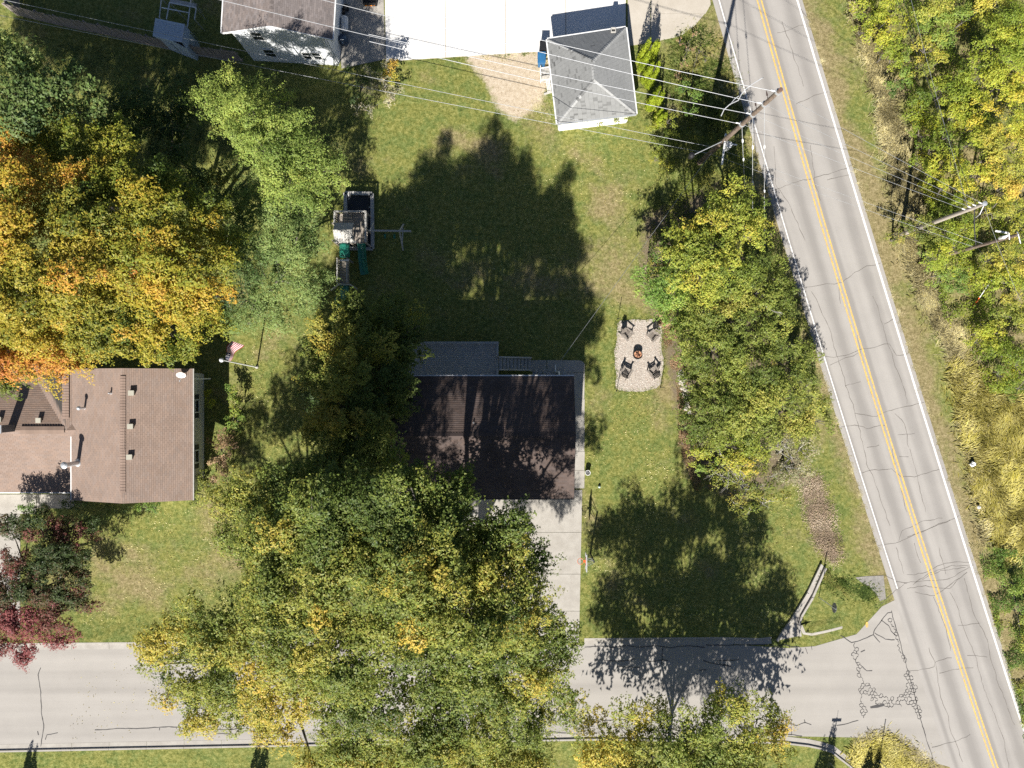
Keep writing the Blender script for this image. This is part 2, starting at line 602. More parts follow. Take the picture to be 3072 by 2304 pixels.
# ------------------------------------------------------------------ fast leaf / blade / chip meshes
def soup(name, V, nper, C, material, parent=None, origin=None):
    """V: (n*nper,3) corners of n faces with nper corners; C: (n,3) colours."""
    n = len(V) // nper
    off = np.array(wloc(parent) if parent is not None else (origin if origin is not None else (0, 0, 0)))
    me = bpy.data.meshes.new(name)
    me.vertices.add(n * nper)
    me.vertices.foreach_set('co', (V - off).astype(np.float32).ravel())
    me.loops.add(n * nper)
    me.loops.foreach_set('vertex_index', np.arange(n * nper, dtype=np.int32))
    me.polygons.add(n)
    me.polygons.foreach_set('loop_start', np.arange(0, n * nper, nper, dtype=np.int32))
    ca = me.color_attributes.new('Col', 'FLOAT_COLOR', 'POINT')
    cc = np.ones((n, nper, 4), np.float32)
    cc[:, :, :3] = np.clip(C, 0.003, 0.95)[:, None, :]
    ca.data.foreach_set('color', cc.ravel())
    me.materials.append(material)
    me.update(calc_edges=True)
    o = bpy.data.objects.new(name, me)
    COL.objects.link(o)
    if parent is not None: o.parent = parent
    elif origin is not None: o.location = origin
    return o


def unit(a):
    return a / (np.linalg.norm(a, axis=1, keepdims=True) + 1e-9)


def leaf_verts(P, N, size, aspect=0.62, curl=0.16):
    n = len(P)
    N = unit(N)
    T = unit(np.cross(N, nrg.normal(size=(n, 3))))
    B = np.cross(N, T)
    s = size[:, None]
    a = P - T * s * 0.45 - B * s * aspect * 0.52 - N * s * curl * .5
    b = P - T * s * 0.45 + B * s * aspect * 0.52
    c = P + T * s * 0.55 - N * s * curl
    return np.stack([a, b, c], 1).reshape(-1, 3)


def palette(stops):
    xs = np.array([s[0] for s in stops]); cs = np.array([s[1] for s in stops])
    return lambda t: np.stack([np.interp(t, xs, cs[:, i]) for i in range(3)], 1)


PAL = {
    # t runs roughly -2 .. 2
    'maple_gold': palette([(-2, (0.05, 0.075, 0.014)), (-1.1, (0.10, 0.12, 0.015)), (-0.3, (0.22, 0.195, 0.020)), (0.5, (0.32, 0.235, 0.022)), (1.2, (0.37, 0.185, 0.026)), (2, (0.34, 0.12, 0.028))]),
    'maple_lime': palette([(-2, (0.045, 0.075, 0.013)), (-0.8, (0.095, 0.125, 0.015)), (0.2, (0.19, 0.19, 0.019)), (1.0, (0.28, 0.23, 0.021)), (2, (0.36, 0.21, 0.024))]),
    'maple_turn': palette([(-2, (0.032, 0.055, 0.013)), (-0.7, (0.070, 0.097, 0.019)), (0.2, (0.125, 0.148, 0.026)), (1.0, (0.200, 0.195, 0.032)), (1.7, (0.275, 0.225, 0.034)), (2.4, (0.35, 0.245, 0.036))]),
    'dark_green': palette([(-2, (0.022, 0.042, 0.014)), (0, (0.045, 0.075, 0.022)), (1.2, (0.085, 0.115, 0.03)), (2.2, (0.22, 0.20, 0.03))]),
    'locust': palette([(-2, (0.06, 0.095, 0.018)), (0, (0.128, 0.168, 0.032)), (1.2, (0.185, 0.22, 0.043)), (2.2, (0.26, 0.26, 0.05))]),
    'blue_green': palette([(-2, (0.04, 0.07, 0.020)), (0, (0.092, 0.130, 0.036)), (1.2, (0.15, 0.19, 0.055)), (2.2, (0.235, 0.24, 0.065))]),
    'hedge_olive': palette([(-2, (0.042, 0.062, 0.012)), (-0.5, (0.080, 0.102, 0.018)), (0.6, (0.14, 0.158, 0.026)), (1.4, (0.20, 0.195, 0.036)), (2.3, (0.27, 0.21, 0.045))]),
    'hedge_gold': palette([(-2, (0.045, 0.07, 0.012)), (-0.6, (0.092, 0.12, 0.017)), (0.5, (0.18, 0.195, 0.024)), (1.3, (0.25, 0.23, 0.028)), (2.2, (0.32, 0.20, 0.03))]),
    'red_maple': palette([(-2, (0.03, 0.05, 0.014)), (0, (0.045, 0.070, 0.020)), (0.6, (0.085, 0.060, 0.028)), (1.1, (0.155, 0.050, 0.042)), (2, (0.235, 0.07, 0.072))]),
    'thicket_lime': palette([(-2, (0.06, 0.095, 0.014)), (-0.6, (0.12, 0.165, 0.018)), (0.5, (0.21, 0.24, 0.023)), (1.3, (0.29, 0.29, 0.027)), (2.2, (0.38, 0.30, 0.03))]),
    'thicket_gold': palette([(-2, (0.08, 0.11, 0.022)), (-0.6, (0.16, 0.18, 0.028)), (0.5, (0.26, 0.25, 0.034)), (1.3, (0.34, 0.29, 0.04)), (2.2, (0.38, 0.27, 0.045))]),
    'thicket_green': palette([(-2, (0.035, 0.07, 0.014)), (0, (0.085, 0.145, 0.026)), (1.2, (0.16, 0.215, 0.036)), (2.2, (0.27, 0.26, 0.04))]),
    'arborvitae': palette([(-2, (0.09, 0.13, 0.012)), (0, (0.20, 0.25, 0.018)), (2, (0.29, 0.33, 0.03))]),
    'brown_shrub': palette([(-2, (0.09, 0.06, 0.03)), (0, (0.22, 0.14, 0.075)), (1.5, (0.33, 0.22, 0.13))]),
    'ditch_leaf': palette([(-2, (0.14, 0.10, 0.07)), (-.3, (0.26, 0.195, 0.14)), (1, (0.36, 0.28, 0.21)), (2.2, (0.44, 0.36, 0.28))]),
    'fallen_leaf': palette([(-2, (0.12, 0.09, 0.03)), (0, (0.24, 0.20, 0.07)), (1, (0.40, 0.34, 0.12)), (2.2, (0.52, 0.47, 0.26))]),
    'pale_twiggy': palette([(-2, (0.10, 0.10, 0.05)), (0, (0.21, 0.195, 0.115)), (1.5, (0.34, 0.30, 0.20))]),
}
_nz = mk_noise(3, 3.2, 3, 2)
_nzb = mk_noise(13, 9.0, 3, 1)


GAIN = 1.55


def foliage(blobs, pal, leaf=0.15, clump=(0.5, 0.95), flat=0.75, cflat=0.75, up=0.42, outw=0.78, rand=0.34,
            low=-0.25, bias=0.0, elong=1.35, centre=None, cpm=3.0, lai=0.85, noise_amp=0.75, gain=None, cap=1.0, jit=0.3):
    """Leaves on the outside of twig-end clumps, the clumps set round each blob. blobs: (Vector, radius[, tone])."""
    Ps, Ns, Ts, clumps = [], [], [], []
    for bl in blobs:
        c, r = np.array(bl[0]), bl[1]
        tone = bl[2] if len(bl) > 2 else 0.0
        nc = max(5, int(cpm * r * r))
        d = unit(nrg.normal(size=(nc * 3, 3)))
        d = d[d[:, 2] > low][:nc]
        nc = len(d)
        rad = r * (0.30 + 0.60 * nrg.random(nc) ** 0.5)
        cp = c + d * rad[:, None] * np.array([1, 1, flat])
        rc = nrg.uniform(clump[0], clump[1], nc) * min(1.0, 0.4 + r / 3.2)
        o = d.copy()
        if centre is not None:
            h = cp - np.array(centre)
            h[:, 2] *= 0.3
            o = unit(0.5 * d + 0.8 * unit(h))
        nl = np.maximum(5, (lai * cap * 5.0 * (rc ** 2) / (leaf * leaf * 0.31)).astype(int))
        idx = np.repeat(np.arange(nc), nl)
        q = nrg.normal(size=(len(idx), 3))
        q[:, 2] = np.where(q[:, 2] < -0.2 * np.abs(q[:, 0]), -q[:, 2], q[:, 2])
        q = unit(q)
        lob = 1 + 0.32 * np.sin(q[:, 0] * 5 + idx * 1.7) + 0.28 * np.sin(q[:, 1] * 7 + idx * 2.9)
        rr = (0.68 + 0.36 * nrg.random(len(idx)) ** 0.8) * lob
        oo = o[idx]
        off = q * rr[:, None] * np.array([1, 1, cflat])
        off += oo * (off * oo).sum(1, keepdims=True) * (elong - 1)
        P = cp[idx] + off * rc[idx][:, None]
        N = np.array([0.0, -0.30, up + 0.10]) + outw * q + rand * nrg.normal(size=P.shape)   # leaves lean to the light
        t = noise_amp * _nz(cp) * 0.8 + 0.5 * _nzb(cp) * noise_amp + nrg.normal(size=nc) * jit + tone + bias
        Ps.append(P); Ns.append(N)
        Ts.append(t[idx] + nrg.normal(size=len(idx)) * 0.3)
        clumps.append(cp)
    P, N, T = np.concatenate(Ps), np.concatenate(Ns), np.concatenate(Ts)
    keep = P[:, 2] > 0.05
    P, N, T = P[keep], N[keep], T[keep]
    C = pal(T) * nrg.uniform(0.85, 1.15, (len(P), 1)) * (1 + 0.05 * nrg.normal(size=(len(P), 3))) * (gain or GAIN)
    C = C * 0.94 + C.mean(1, keepdims=True) * 0.06 * np.array([1.1, 1.05, 0.85])
    sz = leaf * nrg.uniform(0.7, 1.3, len(P))
    return leaf_verts(P, N, sz), C, np.concatenate(clumps)


def limbs(base, blobs, r0, clumps=None, twigs=0, fork=0.3, twig_r=0.02, lean=(0, 0)):
    """Tapered trunk that forks into limbs reaching each blob; thin twigs to some clumps."""
    base = Vector(base)
    mb = MB()
    cs = [Vector(b[0]) for b in blobs]
    top = sum(cs, Vector()) / len(cs)
    hmin = min(c.z for c in cs)
    f = Vector((base.x + (top.x - base.x) * 0.25, base.y + (top.y - base.y) * 0.25, max(0.5, hmin * fork)))
    mb.tube([base - Vector((0, 0, 0.1)), base + (f - base) * 0.15, base + (f - base) * 0.6, f], [r0 * 1.35, r0 * 1.05, r0 * 0.92, r0 * 0.85], 9)
    mains = []
    k = max(2, min(5, len(cs) // 4 + 2))
    order = sorted(cs, key=lambda c: math.atan2(c.y - top.y, c.x - top.x))
    groups = [order[i * len(order) // k:(i + 1) * len(order) // k] for i in range(k)]
    for g in groups:
        if not g: continue
        gc = sum(g, Vector()) / len(g)
        m = f + (gc - f) * 0.5
        m.z = f.z + (gc.z - f.z) * 0.55
        mid = f + (m - f) * 0.5 + Vector((rnd.uniform(-.3, .3), rnd.uniform(-.3, .3), 0.2))
        mb.tube([f - Vector((0, 0, 0.15)), mid, m], [r0 * 0.62, r0 * 0.48, r0 * 0.36], 7)
        for c in g:
            e = c + Vector((rnd.uniform(-.3, .3), rnd.uniform(-.3, .3), 0.3))
            q = m + (e - m) * 0.5 + Vector((rnd.uniform(-.25, .25), rnd.uniform(-.25, .25), (e - m).length * 0.06))
            mb.tube([m, q, e], [r0 * 0.34, r0 * 0.22, r0 * 0.08], 6)
            mains.append(e)
    if clumps is not None and twigs:
        sel = nrg.permutation(len(clumps))[:twigs]
        E = np.array([tuple(e) for e in cs])
        for i in sel:
            p = clumps[i]
            j = int(np.argmin(((E - p) ** 2).sum(1)))
            a, b = cs[j] - Vector((0, 0, 0.35)), Vector(p)
            mb.tube([a, a + (b - a) * 0.55 + Vector((0, 0, 0.12)), b + (b - a) * 0.1], [twig_r * 1.6, twig_r, twig_r * 0.5], 4, caps=False)
    return mb


N_TRI = [0]


def tree(name, label, cat, base, blobs, pal, r0=0.2, group=None, twigs=60, bark=None, leafkw=None, crown_name='crown', skirt=None, skirtkw=None):
    base = Vector((base[0], base[1], 0))
    root = empty(name, base, label, cat, group)
    kw = dict(centre=(base.x, base.y, sum(b[0][2] for b in blobs) / len(blobs)))
    kw.update(leafkw or {})
    V, C, cl = foliage(blobs, PAL[pal], **kw)
    if skirt:
        V2, C2, _ = foliage(skirt, PAL[pal], centre=kw['centre'], **(skirtkw or SKIRT))
        V, C = np.concatenate([V, V2]), np.concatenate([C, C2])
    N_TRI[0] += len(V) // 3
    soup(crown_name, V, 3, C, M_LEAF, parent=root)
    limbs(base, blobs, r0, cl, twigs).build('trunk', bark or M_BARK, root, smooth=True)
    return root


def blades(name, poly_pts, n, L, lean, pal, label, spread=0.35, width=0.02, z0=0.0, seed=1, kind='stuff', tuft=0.35, tone=None, droop=0.5):
    r = np.random.default_rng(seed)
    xs = [p[0] for p in poly_pts]; ys = [p[1] for p in poly_pts]
    P = np.zeros((0, 2))
    while len(P) < n:
        q = np.stack([r.uniform(min(xs), max(xs), n * 2), r.uniform(min(ys), max(ys), n * 2)], 1)
        q = q[in_poly(q[:, 0], q[:, 1], poly_pts)]
        P = np.concatenate([P, q])
    P = P[:n]
    nt = max(4, n // 60)
    tc = P[r.integers(0, n, nt)]
    P = tc[r.integers(0, nt, n)] + r.normal(size=(n, 2)) * tuft * r.uniform(0.3, 1.6, (n, 1))
    P3 = np.concatenate([P, np.full((n, 1), z0)], 1)
    dirn = mk_noise(seed + 50, 5.0, 2, 2)(P) * 0.8
    th = math.atan2(lean[1], lean[0]) + dirn + r.normal(size=n) * spread
    ln = L * r.uniform(0.6, 1.25, n)
    el = r.uniform(0.08, 0.5, n)
    h = np.stack([np.cos(th), np.sin(th), np.zeros(n)], 1)
    mid = P3 + h * (ln * 0.5 * np.cos(el))[:, None] + np.array([0, 0, 1]) * (ln * 0.5 * np.sin(el))[:, None]
    tip = mid + h * (ln * 0.5)[:, None] + np.array([0, 0, 1.0]) * (ln * 0.5 * (np.sin(el) - droop * 1.4))[:, None]
    tip[:, 2] = np.maximum(tip[:, 2], 0.04)
    w = np.stack([-np.sin(th), np.cos(th), np.zeros(n)], 1) * width * 0.5
    V = np.stack([P3 - w, P3 + w, mid + w, tip, mid - w], 1).reshape(-1, 3)
    t = mk_noise(seed + 9, 2.5, 2, 2)(P) * 0.7 + r.normal(size=n) * 0.6
    if tone is not None: t += tone
    C = pal(t) * r.uniform(0.85, 1.15, (n, 1)) * 1.65
    o = soup(name, V, 5, C, M_BLADE)
    tag(o, label, None, None, kind)
    return o


# ------------------------------------------------------------------ road layout (pixel coordinates of the 2212-wide view)
def cv(x0, a, b):
    return lambda y: x0 + a * y + b * y * y


c_yel = cv(1640, .2745, 2.02e-5)
c_wl = cv(1553, .2820, 1.655e-5)
c_wr = cv(1722, .2975, 8.1e-6)
YS = list(range(-900, 2561, 60))


def edge(c, off, ys=YS):
    return [D(c(y) + off, y) for y in ys]


road_L = edge(c_wl, -14)
road_R = edge(c_wr, 11)

# side street, kerb lines (2212-wide view)
def yn(x): return 1403 + (1393 - 1403) * (x - 150) / 1150.0            # north gutter line
def ys_(x): return 1608 + (1582 - 1608) * min(x, 1300) / 1300.0 + max(0, x - 1300) * 0.02   # south gutter line

road_poly = [(p.x, p.y) for p in road_L] + [(p.x, p.y) for p in reversed(road_R)]
street_poly = [D(-1200, yn(-1200)), D(1560, yn(1560)), D(1700, 1400), D(1760, 1396), D(1850, 1370), D(1905, 1310), D(1945, 1290),
               D(2150, 1659), D(2060, 1659), D(1990, 1640), D(1900, 1594), D(1800, 1592), D(1300, ys_(1300)), D(-1200, ys_(-1200))]
street_poly = [(p.x, p.y) for p in street_poly]

# ------------------------------------------------------------------ ground sheet
Q3 = crop(2320, 1560, 4.147)
def ground():
    gx = np.concatenate([[-700, -400, -200, -110, -75, -55], np.arange(-44, 44.01, 0.28), [55, 75, 110, 200, 400, 700]])
    gy = np.concatenate([[-700, -400, -200, -100, -60, -42], np.arange(-33, 33.01, 0.28), [42, 60, 100, 200, 400, 700]])
    X, Y = np.meshgrid(gx, gy)
    nx, ny = len(gx), len(gy)
    P = np.stack([X.ravel(), Y.ravel()], 1)
    x, y = P[:, 0], P[:, 1]
    dx = x * PXM / K + 1106.0            # back to the 2212-wide map, at ground level
    dy = -y * PXM / K + 829.5
    n1 = mk_noise(21, 9.0)(P); n2 = mk_noise(22, 3.0)(P)
    dry = 0.02 + 0.20 * n1 + 0.10 * n2
    def blob(cx, cy, rx, ry): return np.exp(-(((dx - cx) / rx) ** 2 + ((dy - cy) / ry) ** 2))
    for (cx, cy, rx, ry, a) in [(1330, 560, 120, 90, .35), (350, 1230, 200, 90, .55), (250, 1300, 120, 50, .3), (1010, 590, 90, 60, .5), (1190, 600, 100, 60, .45),
                                (1180, 230, 80, 90, .3), (1080, 300, 120, 60, .3), (1310, 470, 60, 120, .4), (1280, 1060, 40, 60, .35), (1380, 400, 60, 60, .25),
                                (1440, 820, 35, 160, .45), (1460, 720, 25, 80, .6), (560, 800, 60, 160, .2), (520, 1000, 50, 120, .15), (1500, 120, 80, 80, .5),
                                (480, 1150, 80, 80, .25)]:
        dry += a * blob(cx, cy, rx, ry)
    for (cx, cy, rx, ry, a) in [(1310, 720, 35, 60, .45), (1050, 520, 80, 80, .3), (870, 300, 70, 60, .25), (1240, 250, 100, 40, .25), (1340, 900, 40, 40, .2), (1790, 1110, 30, 120, .35), (100, 1640, 500, 25, .6), (1000, 1640, 300, 25, .3), (330, 1120, 100, 40, .35)]:
        dry -= a * blob(cx, cy, rx, ry)
    # worn brown shoulder along the road edges
    dl = poly_dist(x, y, road_L); dr = poly_dist(x, y, road_R)
    right = dx > c_wr(np.clip(dy, -900, 2500))
    dry += np.where(right, 0.85 * np.exp(-(dr / 1.5) ** 2), 0)
    dry += np.where(right & (dr < 4.6), 0.22, 0)
    dry += np.where(~right, 0.8 * np.exp(-(dl / 1.3) ** 2), 0)
    dry += np.where(right & (dr > 4.6), 0.6, 0)
    litter = np.zeros(len(x))
    sw = [D(1730, 1030), D(1770, 1030), D(1812, 1200), D(1800, 1215), D(1765, 1180), D(1745, 1120)]
    sw = [(p.x, p.y) for p in sw]
    dsw = poly_dist(x, y, sw, True)
    litter = np.maximum(litter, np.where(in_poly(x, y, sw), 0.62, 0.42 * np.exp(-(dsw / 0.4) ** 2)))
    row = [D(1400, 470), D(1560, 400), D(1640, 620), D(1720, 860), D(1720, 1030), D(1600, 1080), D(1490, 1020), D(1470, 900), D(1440, 740), D(1390, 600)]
    row = [(p.x, p.y) for p in row]
    drw = poly_dist(x, y, row, True)
    litter = np.maximum(litter, np.where(in_poly(x, y, row), 0.6, 0.55 * np.exp(-(drw / 0.9) ** 2)))
    west = [(p.x, p.y) for p in [D(-300, 250), D(400, 200), D(560, 350), D(540, 700), D(380, 740), D(-300, 760)]]
    litter = np.maximum(litter, np.where(in_poly(x, y, west), 0.3, 0.0))
    east = right & (dr > 5.5 + 1.0 * n2)
    litter = np.maximum(litter, np.where(east, 0.15, 0.0))
    for (cx, cy, rx, ry, a) in [(800, 190, 60, 50, .5), (480, 960, 24, 80, .45), (1450, 200, 40, 120, .5), (1350, 700, 15, 8, .6), (1760, 1370, 80, 10, .5)]:
        litter = np.maximum(litter, a * blob(cx, cy, rx, ry))
    gr = [(p.x, p.y) for p in [D(1020, 124), D(1100, 116), D(1188, 112), D(1172, 170), D(1160, 215), D(1115, 246), D(1085, 225), D(1060, 170)]]
    dg = poly_dist(x, y, gr, True)
    grav = np.where(in_poly(x, y, gr), 1.0, np.exp(-(dg / 0.8) ** 2) * 0.75)
    Z = np.zeros(len(x))
    for (px, py, rx, ry, dep) in [(800, 770, 0.55, 0.28, 0.65), (700, 640, 0.22, 0.45, 0.4), (1190, 850, 0.40, 0.22, 0.4), (985, 880, 0.25, 0.15, 0.3)]:
        c = Q3(px, py)
        Z -= dep * np.exp(-(((x - c.x) / rx) ** 2 + ((y - c.y) / ry) ** 2) ** 1.5)
    mask = np.stack([np.clip(dry, 0, 1), np.clip(litter, 0, 1), np.clip(grav, 0, 1), np.ones(len(x))], 1)
    me = bpy.data.meshes.new('ground')
    me.vertices.add(nx * ny)
    me.vertices.foreach_set('co', np.stack([x, y, Z], 1).astype(np.float32).ravel())
    i = np.arange((nx - 1) * (ny - 1))
    a = (i // (nx - 1)) * nx + i % (nx - 1)
    q = np.stack([a, a + 1, a + nx + 1, a + nx], 1).astype(np.int32)
    me.loops.add(q.size); me.loops.foreach_set('vertex_index', q.ravel())
    me.polygons.add(len(q)); me.polygons.foreach_set('loop_start', np.arange(0, q.size, 4, dtype=np.int32))
    ca = me.color_attributes.new('Mask', 'FLOAT_COLOR', 'POINT')
    ca.data.foreach_set('color', mask.astype(np.float32).ravel())
    me.materials.append(M_GROUND)
    me.update(calc_edges=True)
    o = bpy.data.objects.new('ground', me)
    COL.objects.link(o)
    tag(o, 'lawn and bare soil between the houses and roads', None, None, 'structure')


ground()

# ------------------------------------------------------------------ roads
def road_strip(name, L, R, z, material, label):
    me = bpy.data.meshes.new(name)
    vs, fs, uvs = [], [], []
    m = 5
    acc = 0.0
    for i, (a, b) in enumerate(zip(L, R)):
        if i: acc += (Vector(a) - Vector(L[i - 1])).length
        w = (Vector(b) - Vector(a)).length
        for j in range(m + 1):
            p = Vector(a).lerp(Vector(b), j / m)
            vs.append((p.x, p.y, z)); uvs.append((w * j / m, acc))
    for i in range(len(L) - 1):
        for j in range(m):
            q = i * (m + 1) + j
            fs.append((q + m + 1, q + m + 2, q + 1, q))
    me.from_pydata(vs, [], fs)
    ul = me.uv_layers.new(name='UVMap')
    for lp in me.loops: ul.data[lp.index].uv = uvs[lp.vertex_index]
    me.materials.append(material)
    o = bpy.data.objects.new(name, me); COL.objects.link(o)
    tag(o, label, None, None, 'structure')
    return o


def ngon_uv(name, pts, z, material, label):
    me = bpy.data.meshes.new(name)
    ar = sum(pts[i][0] * pts[(i + 1) % len(pts)][1] - pts[(i + 1) % len(pts)][0] * pts[i][1] for i in range(len(pts)))
    if ar < 0: pts = pts[::-1]
    me.from_pydata([(p[0], p[1], z) for p in pts], [], [tuple(range(len(pts)))])
    ul = me.uv_layers.new(name='UVMap')
    for lp in me.loops:
        v = me.vertices[lp.vertex_index].co
        ul.data[lp.index].uv = (v.y + 30, v.x)
    me.materials.append(material)
    o = bpy.data.objects.new(name, me); COL.objects.link(o)
    return tag(o, label, None, None, 'structure')


ngon_uv('side_street', street_poly, 0.008, M_STREET, 'pale asphalt side street meeting the main road')
road_strip('main_road', road_L, road_R, 0.012, M_ROAD, 'pale worn asphalt two lane main road')
# ragged asphalt patch at the drain beside the junction
ngon_uv('asphalt_patch', [tuple(Q3(*p).xy) for p in [(1020, 715), (1150, 700), (1370, 690), (1400, 980), (1330, 1010), (1270, 920), (1200, 830), (1100, 780)]], 0.018, M_PATCH, 'grey asphalt patch at the edge of the grass island')


def mark(name, pts, w, z, m, label, jit=0.06):
    mb = MB(); mb.ribbon(pts, w, z, jit)
    return tag(mb.build(name, m), label, None, None, 'structure')


def dense(c, off, y0, y1, step=12):
    out = []
    y = y0
    while y <= y1:
        out.append(D(c(y) + off, y)); y += step
    return out


mark('centre_line', dense(c_yel, -4.4, -900, 2500), 0.12, 0.017, M_YEL, 'left stripe of the double yellow centre line')
mark('centre_line', dense(c_yel, 4.4, -900, 2500), 0.12, 0.017, M_YEL, 'right stripe of the double yellow centre line')
mark('edge_line', dense(c_wl, 0, -900, 1283), 0.09, 0.017, M_WPAINT, 'white edge line on the house side of the road')
mark('edge_line', dense(c_wr, 0, -900, 2500), 0.15, 0.017, M_WPAINT, 'white edge line on the thicket side of the road')

# cracks -------------------------------------------------------------
def wander(pts, amp=0.10, step=0.25, seed=0):
    r = random.Random(seed)
    out = []
    off = 0.0
    for i in range(len(pts) - 1):
        a, b = Vector((pts[i][0], pts[i][1])), Vector((pts[i + 1][0], pts[i + 1][1]))
        L = (b - a).length
        n = max(1, int(L / step))
        t = (b - a) / max(L, 1e-6); s = Vector((-t.y, t.x))
        for k in range(n):
            off = off * 0.8 + r.uniform(-1, 1) * amp * 0.6
            p = a + (b - a) * (k / n) + s * off
            out.append((p.x, p.y))
    out.append((pts[-1][0], pts[-1][1]))
    return out


Z2 = lambda x, y: D(1659 + x / 3.0, 553 + y / 3.0)
Z6 = lambda x, y: D(1659 + x / 3.0, 1106 + y / 3.0)
Z4 = lambda x, y: D(1659 + x / 3.0, y / 3.0)
Z5 = lambda x, y: D(1106 + x / 3.0, 1106 + y / 3.0)
Z3 = lambda x, y: D(x / 3.0, 1106 + y / 3.0)
mbc = MB()
sd = 0
main_cracks = []
for f, lst in ((Z2, [[(200, 215), (330, 190), (480, 170), (560, 105), (640, 70), (730, 45)], [(350, 660), (500, 650), (610, 605), (780, 575), (830, 640), (910, 630)],
                     [(400, 705), (500, 660), (600, 620)], [(560, 1015), (700, 1030), (800, 1000), (900, 965), (1010, 950)], [(470, 1110), (560, 1105), (640, 1125), (760, 1100)],
                     [(610, 1410), (690, 1385), (800, 1380), (860, 1430), (950, 1435), (1020, 1410), (1140, 1375)], [(750, 440), (830, 395)], [(500, 840), (600, 815)],
                     [(640, 1240), (720, 1225)], [(840, 1160), (950, 1150)], [(850, 1300), (910, 1302)],
                     [(280, 230), (340, 330), (400, 480), (440, 620), (480, 740), (540, 940), (600, 1130), (650, 1370), (740, 1600), (790, 1750)],
                     [(680, 260), (740, 420), (780, 560), (840, 740), (870, 860), (900, 960)], [(560, 420), (600, 640), (660, 860), (720, 1040)],
                     [(800, 1250), (840, 1450), (900, 1659)], [(920, 1250), (990, 1500), (1020, 1659)], [(820, 1020), (880, 1090), (910, 1240)], [(460, 150), (470, 310)]]),
               (Z6, [[(715, 220), (850, 200), (950, 140), (1100, 70), (1240, 20)], [(850, 190), (870, 130), (1000, 70), (1130, 40)], [(900, 160), (1050, 110), (1180, 50)],
                     [(900, 410), (1000, 395), (1120, 340), (1210, 325), (1330, 340)], [(880, 470), (1000, 450), (1160, 430), (1250, 380), (1330, 345)], [(900, 500), (1020, 480), (1180, 500), (1290, 390)],
                     [(940, 470), (1050, 400), (1190, 345), (1300, 350)], [(950, 520), (1080, 540), (1240, 430)], [(1000, 440), (1120, 380), (1280, 360)],
                     [(730, 590), (820, 500), (880, 470)], [(760, 410), (830, 450), (900, 460)], [(920, 1030), (1070, 1000), (1080, 970), (1190, 945)], [(1060, 1520), (1200, 1480), (1310, 1440)],
                     [(1230, 730), (1370, 720)], [(1290, 930), (1420, 940)], [(1110, 1045), (1330, 1010)],
                     [(1070, 550), (1150, 780), (1180, 900)], [(1180, 520), (1260, 740), (1340, 950), (1400, 1150), (1500, 1400), (1560, 1659)], [(1040, 880), (1080, 980), (1120, 1200), (1190, 1430), (1260, 1620)],
                     [(1270, 430), (1330, 640), (1420, 830), (1480, 1080), (1600, 1380)], [(950, 200), (990, 330)], [(830, 230), (880, 400)], [(1110, 230), (1150, 400)]]),
               (Z4, [[(60, 215), (130, 190), (250, 155)], [(180, 670), (300, 620), (390, 595)], [(300, 1150), (390, 1130), (470, 1090), (540, 1070)], [(380, 1165), (540, 1115)],
                     [(270, 940), (290, 1090), (310, 1200), (340, 1300)], [(40, 950), (60, 1190), (120, 1300), (200, 1470), (240, 1560)], [(20, 1240), (180, 1180), (300, 1160)], [(200, 30), (280, 150)],
                     [(90, 140), (160, 330), (230, 560)]])):
    for pl in lst:
        sd += 1
        main_cracks.append(wander([tuple(f(*p).xy) for p in pl], 0.11, 0.3, sd))
for pl in main_cracks: mbc.ribbon(pl, 0.034, 0.0165, 0.5)
tag(mbc.build('road_cracks', M_CRACK), 'fine cracks across the main road', None, None, 'structure')

